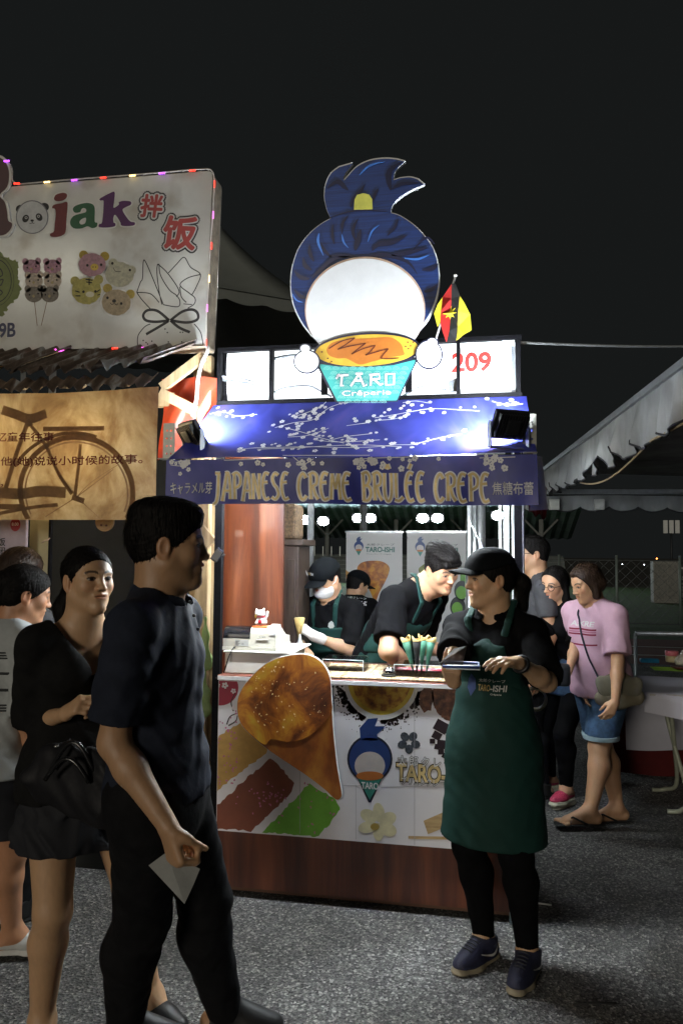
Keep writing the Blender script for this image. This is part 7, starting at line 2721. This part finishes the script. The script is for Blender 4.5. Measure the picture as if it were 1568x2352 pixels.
for q in (1, -1):
    s_ = P1.shoe(q, sneaker_n, sole_t)
    g = P1.An[q] - Z0 * .048 * P1.H
    f_ = P1.fy[q]
    r_v = np.array([f_[1], -f_[0], 0])
    mb = MB()
    lm = M('laces_dark', (.035, .038, .05), .7)
    for k in range(5):
        c_ = g + f_ * (.035 + .017 * k) + Z0 * .06
        pts = stick(P1.upper, [tuple(c_ + r_v * t) for t in (-.022, -.011, 0, .011, .022)], Z0 + f_ * .4, .002)
        MB().tube(pts, .0032, 6).build('lace', lm, s_)
    for sd2 in (1, -1):
        L, R = stroke_poly([(-.030, .066), (.0, .044), (.03, .046), (.075, .062)], .016, .002, 6)
        vs = stick(P1.upper, [tuple(g + f_ * a + Z0 * b) for a, b in L + R], r_v * sd2, .002)
        k = len(L)
        MB().raw(vs, [(i, i + 1, k + i + 1, k + i) for i in range(k - 1)]).build('side_mark', M('mark_white', (.6, .6, .58), .5), s_)
W_ = P1.Wr[-1]
d_ = unit(P1.Wr[-1] - P1.El[-1])
wt = [W_ - d_ * .018 + (np.cross(d_, Z0) * math.cos(t) + np.cross(d_, np.cross(d_, Z0)) * math.sin(t)) * .0285 for t in np.linspace(0, 2 * math.pi, 21)]
MB().tube(wt, .0075, 8).build('wristwatch', M('watch_black', (.012, .012, .014), .4), P1.root)
bb_ = P1.root
# order tray: a clear box lid with a blue rim held in her hands
tc_ = at_d(1063, 1527, 2.50)
tr_ = thing('order_tray', 'shallow clear tray with a blue rim and dark slips held by the apron woman', 'tray', tuple(tc_))
MB().box((-.055, -.045, -.010), (.055, .045, -.004), .002).build('base', M('tray_clear', (.62, .64, .64), .25, alpha=.75), tr_)
MB().tube([(-.062, -.05, 0), (.05, -.05, 0), (.05, .05, 0), (-.062, .05, 0), (-.062, -.05, 0)], .0045, 8).build('rim', M('tray_blue', (.035, .07, .26), .4), tr_)
v_ = [(-.08, -.02, .002), (.0, -.03, .004), (.012, .02, .06), (-.03, .03, .050)]
MB().raw(v_, [(0, 1, 2, 3)]).build('dark_slip', M('slip_dark', (.03, .025, .022), .3, alpha=.9), tr_)

# 2 --- man in the navy polo shirt walking to the right
wr_m = at_d(385, 1895, 1.98)
fR, fL = on_z(285, 2440), on_z(520, 2395)
mb_xy = at_d(364, 1150, 2.28)[:2]
P2 = Body('man in navy polo shirt walking past with a paper slip in hand', mb_xy, 4, H=1.752, sex='m', head=(15, -3, 0), lean=-2, build=1.0, tone=(0.439, 0.256, 0.140), headscale=1.07, pelvis=(0, .02, 0),
          arms={1: dict(w=wr_m, pole=(-1, .2, 0), dir=unit(at_d(412, 2005, 1.96) - wr_m), palm=unit((.55, .75, .2)), curl=(.9, 1.3, 1.35, 1.4, 1.4)), -1: dict(w=at_d(350, 1830, 2.52))},
          feet={1: dict(p=fR, yaw=18), -1: dict(p=fL, yaw=15)})
P2.flesh(hres=.0024)
P2.tee(cotton_n, name='polo_shirt', sleeve=.80, hem=.525, collar=True, flare=.018, e=.016, res=.007)
P2.trousers(denim_k, 'jeans', e=.012, flare=.008, wob=.0025)
top_ = [P2.he((.0, .016, .098), (.066, .070, .034), k=.02), P2.he((0, -.03, .090), (.076, .085, .046), k=.02), P2.hcap((-.02, .066, .084), (.03, .070, .082), .018, .016, k=.02), P2.he((0, -.085, .03), (.066, .035, .065), k=.02)]
P2.hair(HAIR, P2.hair_base(.007, front=(.090, .072)) + top_, wisps=700, comb=(0, .1, -1), wlen=.035)
for q in (1, -1):
    P2.shoe(q, M('shoe_black', (.012, .012, .012), .5), M('sole_black', (.02, .02, .02), .7))
for k in range(3):
    c_ = P2.N + P2.cf * (.078 + .012 * k) - P2.upc * (.012 + .04 * k)
    blob('shirt_button', [elp(c_ + P2.cf * .02, (.006, .006, .006), k=.001)], .0025, M('button', (.10, .10, .10), .3), P2.root)
hm = P2.Wr[1] + P2.base + unit(at_d(412, 2005, 1.96) - wr_m) * .085
pp = [hm + R0 * a * .0012 - Z0 * b * .0012 + F0 * c for a, b, c in ((-62, 22, .02), (-26, -2, .035), (48, 32, .03), (38, 58, .01), (24, 88, -.02))]
tag(MB().raw([tuple(p) for p in pp], [(0, 1, 2, 3, 4)]).build('paper_slip', M('paper_slip', (.30, .31, .30), .8)), 'small pale paper slip held low in the walking man\'s hand', 'paper')

# 3 --- woman in the black v-neck top
wr_w = at_d(150, 1640, 2.42)
wb = at_d(195, 1262, 2.62)[:2]
fwr, fwl = on_z(95, 2400), on_z(345, 2345)
P3 = Body('young woman in black V-neck top and shorts holding a black handbag', wb, -40, H=1.625, sex='f', head=(7, 2, 0), tone=(0.549, 0.336, 0.189), build=1.0,
          arms={1: dict(w=wr_w, pole=(-.15, .3, -1), dir=unit(at_d(205, 1600, 2.36) - wr_w), palm=unit((.35, .6, -.5)), curl=(.7, .9, 1.0, 1.05, 1.1)), -1: dict()},
          feet={1: dict(p=fwr, yaw=-45), -1: dict(p=fwl, yaw=-25)})
P3.flesh(hres=.0024, bres=.008)
P3.tee(M('cotton_soft', (.011, .011, .011), .9, var=.2, spec=.1, bump=.3, bscale=24), name='vneck_top', sleeve=.98, hem=.50, v=.19, wide=.040, flare=.025, loose=.03, e=.015)
sk_ = [cap(P3.P + Z0 * .05, P3.P - Z0 * .02, .15, .175, P3.fwd, .8, k=.04), cap(P3.P, P3.P - Z0 * .26, .170, .225, P3.fwd, .85, k=.03, wob=.012, cut=[(P3.P - Z0 * .205, -Z0)])]
P3.wear('shorts', sk_, M('shorts_black', (.010, .011, .015), .8, bump=.3, bscale=20), .008)
P3.hair(HAIR, P3.hair_base(.007, front=(.080, .078), slope=(.80, -.60)) + [P3.he((0, -.090, .01), (.035, .03, .035), k=.02), P3.hcap((0, -.105, -.01), (.02, -.125, -.10), .030, .040, k=.02), P3.hcap((.02, -.125, -.10), (.03, -.10, -.21), .040, .024, k=.02)], wisps=600, comb=(0, -1, -.5), wlen=.06)
for q in (1, -1):
    P3.shoe(q, M('shoe_black', (.012, .012, .012), .5), M('sole_black', (.02, .02, .02), .7), kind='flat')
hb_ = at_d(190, 1745, 2.30)
hbg = thing('handbag', 'soft black leather handbag with ring handles on the V-neck woman\'s hip', 'handbag', tuple(hb_))
lea = M('leather_black', (.010, .010, .012), .6, var=.2, bump=.12, bscale=60, spec=.3)
blob('body', [cap((-.13, .03, -.07), (.13, -.05, -.10), .075, .085, (-.3, 1, 0), .55, k=.04, wob=.006), cap((-.08, .02, .0), (.10, -.03, -.01), .05, .05, (-.3, 1, 0), .5, k=.05, wob=.006)], .006, lea, hbg)
for k in (0, 1):
    MB().tube([(-.07 + .14 * (i / 12), -.055 - k * .03, -.02 + (.085 - .02 * k) * math.sin(math.pi * i / 12) - .02 * k) for i in range(13)], .007, 8).build('handle', M('strap_gloss', (.012, .012, .013), .2), hbg)
MB().lathe([(.004, -.003), (.008, 0), (.004, .003)], (-.045, -.07, .055), 12).build('rivet', M('rivet', (.5, .5, .48), .25, .8), hbg)

# 4 --- ponytail person in a striped shirt at the left edge
pb = at_d(2, 1305, 2.98)[:2]
f4a, f4b = on_z(28, 2195), on_z(-60, 2150)
P4 = Body('person with pinned-up dark hair and striped white shirt at the left edge', pb, 58, H=1.555, sex='f', head=(-14, -14, 0), lean=8, tone=(0.488, 0.244, 0.134), arms={}, feet={1: dict(p=f4a, yaw=20), -1: dict(p=f4b, yaw=60)})
P4.flesh(hres=.003)
P4.tee(M('stripe_base', (.36, .38, .38), .8, var=.1, bump=.2, bscale=25), name='striped_shirt', sleeve=.9, hem=.50, e=.020, loose=.02)
st_ = MB()
for k, zz in enumerate((1.235, 1.225, 1.215, 1.16, 1.10, 1.045, 1.035, 1.025)):
    pts = []
    for i in range(33):
        t = 2 * math.pi * i / 32
        d_ = P4.rt * math.cos(t) * (.165 if zz < 1.2 else .155) + P4.fwd * math.sin(t) * .112
        ax_ = P4.W + (P4.N - P4.W) * (zz - P4.W[2]) / (P4.N[2] - P4.W[2])
        pts.append(tuple(np.array([ax_[0], ax_[1], zz]) + d_))
    st_.tube(pts, .003 if k in (0, 1, 2, 5, 6, 7) else .005, 5)
st_.build('stripes', M('stripe_dark', (.03, .032, .035), .8), P4.root)
P4.trousers(M('shorts_dark', (.012, .013, .018), .8), 'shorts', e=.014, frac=.75, flare=.03)
P4.hair(HAIR, P4.hair_base(.010) + [P4.he((0, -.10, .03), (.04, .035, .04), k=.02), P4.hcap((0, -.10, .03), (-.01, -.13, -.08), .034, .03, k=.02), P4.hcap((-.01, -.13, -.08), (-.02, -.12, -.16), .03, .016, k=.02)])
for q in (1, -1):
    P4.shoe(q, M('canvas_grey', (.46, .47, .46), .7), M('sole_pale', (.6, .6, .58), .6), kind='flat')
# 5 --- brown-haired person behind
P5 = Body('person with smooth brown hair standing behind the striped shirt', at_d(40, 1262, 3.45)[:2], 75, H=1.62, sex='f', tone=(0.488, 0.293, 0.171))
P5.flesh(hres=.004, bres=.012)
P5.tee(M('cotton_grey', (.05, .05, .055), .85), hem=.46, res=.011).trousers(denim_k, e=.01, res=.012)
P5.hair(HAIR_B, P5.hair_base(.014, front=(.095, .06)) + [P5.hcap((0, -.06, -.02), (0, -.07, -.2), .075, .06, k=.03)])
for q in (1, -1):
    P5.shoe(q, M('shoe_black', (.012, .012, .012), .5), M('sole_black', (.02, .02, .02), .7), .007)

# 6 --- staff man with cap and face mask filling a crepe
m6 = at_d(768, 1295, 4.95)[:2]
w6l, w6r = at_d(722, 1462, 4.60), at_d(712, 1505, 4.55)
P6 = Body('staff man in black cap and white face mask filling a crepe', m6, -105, H=1.57, sex='m', head=(-14, -24, 0), lean=10, tone=(0.464, 0.268, 0.159),
          arms={-1: dict(w=w6l, pole=(1, .2, -.7), dir=unit((-.6, -.2, .45)), palm=unit((-.4, .2, -.2)), curl=(.6, .8, .85, .9, .9)), 1: dict(w=w6r, pole=(-1, .2, -.5), dir=unit((-.5, -.3, .1)), palm=(.6, -.2, .3), curl=(.6, .9, .9, .95, 1.0))})
P6.flesh(hres=.003, bres=.011)
P6.tee(cotton_k, sleeve=.95, hem=.47, collar=True)
P6.trousers(denim_k, res=.012)
a6 = P6.apron(apron_g, hem=.28, bib=.07, top_h=.0)
P6.hair(HAIR, P6.hair_base(.008))
c6 = P6.cap_hat(cap_k, .002)
patch(c6, P6.hp(.035, .106, .075), P6.hR @ unit([-1, .25, 0]), P6.hR[:, 2], P6.hR @ unit([.2, 1, .3]), .075, [('@', -.1, -.1, .12, .5, 0), ('TARO', .18, .06, .55, .30, 1), ('ISHI', .58, .06, .9, .30, 0)], 'cap_emblem', .004)
patch(a6, P6.Ch + P6.cf * (.092 * 1.62 * .70 + .045) - P6.cr * .075, P6.cr, Z0, P6.cf, .05, [('@', 0, 0, .8, 1.1, 0)], 'chest_emblem', on=P6.top)
mk = blob('face_mask', [P6.he((0, .044, -.050), (.071, .068, .062), k=.01, cut=[(P6.hp(0, .0, -.006), P6.hR @ unit([0, -.1, 1])), (P6.hp(0, .010, 0), -P6.hR[:, 1]), (P6.hp(0, 0, -.112), P6.hR @ np.array([0, 0, -1.0]))])], .0035, M('mask_white', (.68, .66, .66), .8, var=.05, bump=.2, bscale=50), P6.root)
for k in range(3):
    MB().tube(stick(mk, [tuple(P6.hp(.05 * math.sin(t), .06 * math.cos(t), -.040 - .016 * k)) for t in np.linspace(-1.1, 1.1, 9)], P6.hR[:, 1], .0004), .0012, 5).build('pleat', M('mask_shade', (.5, .48, .5), .8), mk)
for s in (1, -1):
    MB().tube([tuple(P6.hp(s * .060, .040, -.028)), tuple(P6.hp(s * .078, .010, -.012)), tuple(P6.hp(s * .080, -.012, .012))], .0022, 6).build('ear_loop', M('mask_white', (.68, .66, .66), .8), mk)
gl_ops = [(fn, a - .003, b + .003, k, s_, t) for fn, a, b, k, s_, t in P6.fingers(-1)]


def infl(op, e):
    fn = op[0]
    return ((lambda x, y, z, fn=fn: fn(x, y, z) - e), op[1] - e, op[2] + e, op[3], op[4], op[5])


P6.wear('glove', [infl(o_, .0035) for o_ in P6.fingers(-1)] + [cap(P6.Wr[-1] - unit(P6.Wr[-1] - P6.El[-1]) * .05, P6.Wr[-1], .034, .03, wob=.003)], M('glove_clear', (.62, .58, .55), .3, var=.1, bump=.4, bscale=60), .004)
cp6 = P6.Wr[-1] + P6.base + unit((-.6, -.2, .45)) * .075
cn = thing('crepe_cone', 'yellow crepe cone held up in the masked man\'s gloved hand', 'crepe cone', tuple(cp6 + np.array([-.02, -.045, -.06])))
MB().lathe([(.004, 0), (.02, .07), (.034, .13)], n=16).build('rolled_crepe', rolled, cn)
MB().lathe([(.001, .132), (.028, .134), (.033, .129)], n=16).build('filling', M('custard', (.6, .5, .2), .5), cn)
bq = P6.Wr[1] + P6.base + unit((-.5, -.3, .1)) * .06
sb_ = thing('squeeze_bottle', 'white piping bottle gripped in the masked man\'s other hand', 'bottle', tuple(bq + np.array([0, -.02, -.05])))
MB().lathe([(.022, 0), (.024, .01), (.024, .11), (.012, .13), (.004, .17)], n=16).build('body', M('bottle_white', (.55, .58, .56), .35), sb_)
MB().lathe([(.0245, .03), (.0245, .08)], n=16).build('label_band', M('bottle_label', (.05, .22, .16), .5), sb_)

# 7 --- staff man at the back, turned away
m7 = at_d(802, 1322, 6.6)[:2]
P7 = Body('staff man in black cap turned away before the first roll-up banner', m7, 82, H=1.47, sex='m', head=(-38, -18, 0), lean=24, tone=(0.464, 0.268, 0.159))
P7.flesh(hres=.0035, bres=.012)
P7.tee(cotton_k, hem=.47, res=.010).trousers(denim_k, res=.013)
P7.hair(HAIR, P7.hair_base(.007))
P7.cap_hat(cap_k, .002)
bk7 = P7.Ch + P7.upc * .03 - P7.cf * (.092 * 1.62 * .70 + .018)
patch(P7.root, bk7 - P7.cr * .13, P7.cr, P7.upc, -P7.cf, .27, STAFF_LINES, 'back_print', on=P7.top)
for q in (1, -1):
    P7.shoe(q, M('shoe_black', (.012, .012, .012), .5), M('sole_black', (.02, .02, .02), .7), .008)

# 8 --- staff man leaning over the counter
m8 = at_d(872, 1257, 4.30)[:2]
w8 = at_d(935, 1522, 3.98)
P8 = Body('black-haired staff man in green apron leaning over the counter', m8, -28, H=1.79, sex='m', head=(-20, -28, -8), lean=37, tone=(0.512, 0.287, 0.171), build=1.06, headscale=1.0, nod=.25,
          arms={1: dict(w=w8, pole=(-.2, -1, -.1), dir=(.15, -.1, -1), palm=(.9, .3, 0), curl=(.4, .5, .5, .6, .6)), -1: dict(w=at_d(1040, 1500, 4.2), pole=(-.3, .3, -1), dir=(.7, -.3, -.4), palm=(0, -.2, -1), curl=(.4, .5, .5, .5, .5))})
P8.flesh(hres=.0028, bres=.010)
P8.tee(cotton_k, sleeve=.80, hem=.47, flare=.02)
P8.trousers(denim_k, res=.012)
P8.apron(apron_g, hem=.28, bib=.075, top_h=.02)
P8.hair(HAIR, P8.hair_base(.008, front=(.088, .074)) + [P8.he((.0, .02, .098), (.066, .080, .032), k=.02), P8.he((0, -.04, .09), (.076, .08, .044), k=.02), P8.hcap((-.04, .078, .070), (.04, .082, .066), .018, .016, k=.014)])

# 9 --- woman in the pink t-shirt
f9a, f9b = on_z(1352, 1905), on_z(1418, 1890)
m9 = on_z(1385, 1880)[:2] + np.array([.0, .02])
w9 = at_d(1412, 1612, 4.42)
P9 = Body('woman in pink striped T-shirt and denim shorts with a shoulder bag', m9, 228, H=1.565, sex='f', head=(-22, -22, 0), lean=13, tone=(0.512, 0.287, 0.159), build=1.10, belly=.1,
          arms={-1: dict(w=w9, pole=(1, .2, -.2), dir=unit(at_d(1385, 1665, 4.38) - w9), palm=unit((-.3, .8, -.2)), curl=(.5, .55, .6, .65, .7)), 1: dict(w=at_d(1345, 1580, 4.75), pole=(.4, .5, -1))},
          feet={-1: dict(p=f9a, yaw=192), 1: dict(p=f9b, yaw=200)})
P9.flesh(hres=.0028, bres=.009, barefoot=True)
P9.tee(M('cotton_pink', (.56, .35, .44), .85, var=.08, scale=10, bump=.3, bscale=22), name='tshirt', sleeve=.85, hem=.475, e=.018, flare=.025, loose=.012, fold=.008)
P9.trousers(M('denim_blue', (.035, .075, .14), .85, var=.35, scale=30, bump=.25, bscale=120), 'shorts', e=.014, frac=.86, flare=.022)
for q in (1, -1):
    c_ = P9.hips[q] + (P9.Kn[q] - P9.hips[q]) * .84
    P9.wear('shorts_cuff', [cap(c_ - Z0 * .012, c_ + Z0 * .012, .0395 * P9.H * 1.1 + .040, None, cut=[(c_ + Z0 * .014, Z0), (c_ - Z0 * .014, -Z0)], k=.0)], M('cuff_pale', (.22, .29, .32), .85), .006)
P9.hair(HAIR_B, P9.hair_base(.013, front=(.070, .080), slope=(.90, -.43)) + [P9.hcap((s * .055, -.01, .0), (s * .062, .0, -.075), .034, .030, k=.02) for s in (1, -1)] + [P9.hcap((-.04, -.06, -.02), (.04, -.06, -.07), .045, .04, k=.03), P9.hcap((0, .07, .09), (0, .0, .115), .02, .02, k=.02)])
# printed stripes on the chest
fr9 = P9.cf
rt9 = P9.cr
for zz, hh, m_ in ((.045, .010, 'stripe_wine'), (.031, .008, 'stripe_rose'), (.017, .010, 'stripe_wine'), (-.045, .010, 'stripe_wine')):
    v = []
    for i in range(19):
        bp_ = P9.Ch + P9.upc * zz + rt9 * (-.095 + .19 * i / 18)
        v += [tuple(bp_ + P9.upc * hh / 2), tuple(bp_ - P9.upc * hh / 2)]
    v = stick(P9.top, v, fr9, .003)
    MB().raw(v, [(2 * i, 2 * i + 1, 2 * i + 3, 2 * i + 2) for i in range(18)], True).build('chest_stripe', M(m_, (.22, .02, .05) if 'wine' in m_ else (.42, .17, .24), .8), P9.root)
patch(P9.root, P9.Ch + P9.upc * .062 + rt9 * .085, -rt9, P9.upc, fr9, .17, [('AXRE', 0, 0, .95, .15, 0)], 'chest_lettering', on=P9.top)
# flip-flops
for q in (1, -1):
    g = P9.An[q] - Z0 * .048 * P9.H
    f_ = P9.fy[q]
    r_v = np.array([f_[1], -f_[0], 0])
    fo = thing_part('flip_flop', P9.root)
    blob('sole', [cap(g - f_ * .05 + Z0 * .004, g + f_ * .17 + Z0 * .004, .042, .048, cut=[(g + Z0 * .010, Z0), (g - Z0 * -.0005, -Z0)], k=0)], .005, M('rubber_black', (.012, .012, .012), .7), fo)
    for s in (1, -1):
        MB().tube([tuple(g + f_ * .155 + Z0 * .018), tuple(g + f_ * .11 + r_v * s * .028 + Z0 * .052), tuple(g + f_ * .03 + r_v * s * .045 + Z0 * .014)], .006, 8).build('thong_strap', M('rubber_black', (.012, .012, .012), .7), fo)
# crossbody bag
bc = at_d(1420, 1583, 4.55)
bag = thing('shoulder_bag', 'khaki flap shoulder bag hanging at the pink shirt woman\'s hip', 'bag', tuple(bc), rotz=math.radians(8))
kh = M('khaki_canvas', (.17, .145, .095), .75, var=.12, bump=.2, bscale=120)
blob('body', [cap((-.10, 0, -.055), (.10, 0, -.045), .045, .05, (0, 1, 0), .6, k=.03), cap((-.09, 0, .04), (.085, 0, .035), .035, .035, (0, 1, 0), .55, k=.03), cap((0, 0, -.05), (0, 0, .04), .07, .07, (0, 1, 0), .42, k=.03)], .006, kh, bag)
blob('flap', [cap((-.105, -.012, .045), (.10, -.012, .04), .036, .036, (0, 1, 0), .6, k=.02), cap((-.085, -.014, -.002), (.085, -.014, -.006), .042, .042, (0, 1, 0), .55, k=.03)], .006, M('khaki_flap', (.15, .14, .10), .7, var=.1), bag)
sp_ = [bc - P9.base + np.array([-.11, 0, .05])]
ch_ = []
for t in np.linspace(0, 1, 9):
    ch_.append(P9.W * (1 - t) + (P9.N - P9.upc * .03) * t + rt9 * (-.075 + .125 * t))
ch_ = [np.array(p) for p in stick(P9.top, ch_, fr9, .006)]
sp_ = [sp_[0]] + ch_ + [P9.N + rt9 * .062 + Z0 * .012, P9.N + rt9 * .05 - fr9 * .07 - Z0 * .03]
MB().tube([tuple(p) for p in smooth_loop(sp_, 3, False)], .006, 8).build('bag_strap', M('strap_navy', (.015, .016, .03), .6), P9.root)

# 10 --- laughing woman with glasses
m10 = on_z(1312, 1848)[:2] + np.array([0, .08])
f10a, f10b = on_z(1300, 1850), on_z(1262, 1820)
P10 = Body('laughing woman with round glasses, black top and pink wedge shoes', m10, 226, H=1.545, sex='f', head=(6, -14, 6), lean=14, tone=(0.537, 0.305, 0.183), mouth=1.3,
           arms={-1: dict(w=at_d(1300, 1570, 4.5), pole=(1, 0, -.6), dir=(-.8, -.4, 0), palm=(0, 0, -1), curl=(.5, .7, .7, .7, .8)), 1: dict(w=at_d(1240, 1560, 4.5))}, feet={-1: dict(p=f10a, yaw=232, z=.03), 1: dict(p=f10b, yaw=220, z=.03)})
P10.flesh(hres=.0028, bres=.011)
P10.tee(cotton_k, sleeve=.95, hem=.50, e=.016).trousers(cotton_k, 'leggings', e=.006, wob=.002)
P10.wear('denim_shorts', [cap(P10.P + Z0 * .06, P10.P - Z0 * .06, .155, .178, P10.fwd, .82, k=.03, cut=[(P10.P - Z0 * .12, -Z0)]), cap(P10.P, P10.P - Z0 * .2, .172, .178, P10.fwd, .84, k=.03, cut=[(P10.P - Z0 * .10, -Z0)])], M('denim_blue', (.035, .075, .14), .85), .009)
P10.hair(HAIR, P10.hair_base(.010, front=(.066, .084), slope=(.90, -.43)) + [P10.hcap((s * .060, -.02, .0), (s * .078, -.01, -.22), .032, .034, k=.02) for s in (1, -1)] + [P10.hcap((0, -.07, 0), (0, -.06, -.22), .06, .05, k=.03)])
gl = thing_part('glasses', P10.root)
fr_m = M('glasses_frame', (.02, .02, .025), .25)
for s in (1, -1):
    MB().tube([tuple(P10.hp(s * .033 + .024 * math.cos(t), .100 - .006 * abs(math.cos(t)), .004 + .020 * math.sin(t))) for t in np.linspace(0, 2 * math.pi, 25)], .0020, 6).build('rim', fr_m, gl)
    MB().tube([tuple(P10.hp(s * .057, .094, .008)), tuple(P10.hp(s * .078, .0, .006))], .0018, 6).build('temple', fr_m, gl)
MB().tube([tuple(P10.hp(-.010, .103, .006)), tuple(P10.hp(.010, .103, .006))], .0018, 6).build('bridge', fr_m, gl)
wedge = M('wedge_pink', (.42, .04, .09), .45, var=.7, scale=220)
for q in (1, -1):
    P10.shoe(q, wedge, M('sole_cream', (.55, .52, .40), .6), kind='flat')
    g = P10.An[q] - Z0 * .048 * P10.H
    f_ = P10.fy[q]
    blob('wedge_heel', [cap(g - f_ * .045 - Z0 * .012, g + f_ * .12 - Z0 * .018, .038, .030, cut=[(g + Z0 * .012, unit(Z0 + f_ * .1)), (g - Z0 * .028, -Z0)], k=0)], .005, M('sole_cream', (.55, .52, .40), .6), P10.root)
bsp = [tuple(P10.N + P10.cr * -.08 + P10.cf * .04), tuple(P10.Ch + P10.cf * .125 - P10.cr * .03), tuple(P10.W + P10.cf * .12 + P10.cr * .05)]
bs = [P10.N + P10.cr * .07 + P10.cf * .075 + Z0 * -.02, P10.Ch + P10.cf * .135 + P10.cr * .05 + Z0 * .05, P10.Ch + P10.cf * .135 + P10.cr * .02 - Z0 * .06]
MB().tube([tuple(p) for p in bs], .011, 8).build('bag_strap', M('strap_pale', (.36, .38, .36), .7), P10.root)
bd = at_d(1268, 1548, 4.42)
bdg = thing('waist_pouch', 'black waist pouch with a round silver badge on the laughing woman', 'pouch', tuple(bd))
MB().box((-.10, -.02, -.07), (.10, .05, .06), .02).build('body', lea, bdg)
MB().lathe([(.034, 0), (.036, .004), (.026, .006), (.001, .006)], n=20).build('badge', M('badge_silver', (.35, .38, .37), .3, .7), bdg, xf=lambda x, y, z: (x, -.021 - z, y + .01))
mb = MB()
text_fit(mb, 'F', -.010, -.004, .010, .024, -.0285, .02)
mb.build('badge_letter', blk, bdg)

# 11 --- man with glasses behind the right post
m11 = at_d(1234, 1235, 5.25)[:2]
P11 = Body('man with dark-rimmed glasses half hidden behind the right stall post', m11, 190, H=1.735, sex='m', head=(0, -2, 0), tone=(0.488, 0.275, 0.159))
P11.flesh(hres=.003, bres=.012)
P11.tee(M('cotton_grey', (.05, .05, .055), .85), hem=.47, res=.011).trousers(denim_k, res=.013)
P11.hair(HAIR, P11.hair_base(.008, front=(.09, .074)) + [P11.he((.0, .01, .094), (.068, .085, .036), k=.02)])
gl = thing_part('glasses', P11.root)
for s in (1, -1):
    MB().tube([tuple(P11.hp(s * .033 + .023 * math.cos(t), .100 - .006 * abs(math.cos(t)), .004 + .017 * math.sin(t))) for t in np.linspace(0, 2 * math.pi, 21)], .0018, 6).build('rim', fr_m, gl)
    MB().tube([tuple(P11.hp(s * .056, .094, .008)), tuple(P11.hp(s * .079, .0, .008))], .0022, 6).build('temple', fr_m, gl)
for q in (1, -1):
    P11.shoe(q, M('shoe_black', (.012, .012, .012), .5), M('sole_black', (.02, .02, .02), .7), .008)
for B in (P6, P8):
    for q in (1, -1):
        B.shoe(q, M('shoe_black', (.012, .012, .012), .5), M('sole_black', (.02, .02, .02), .7), .008)
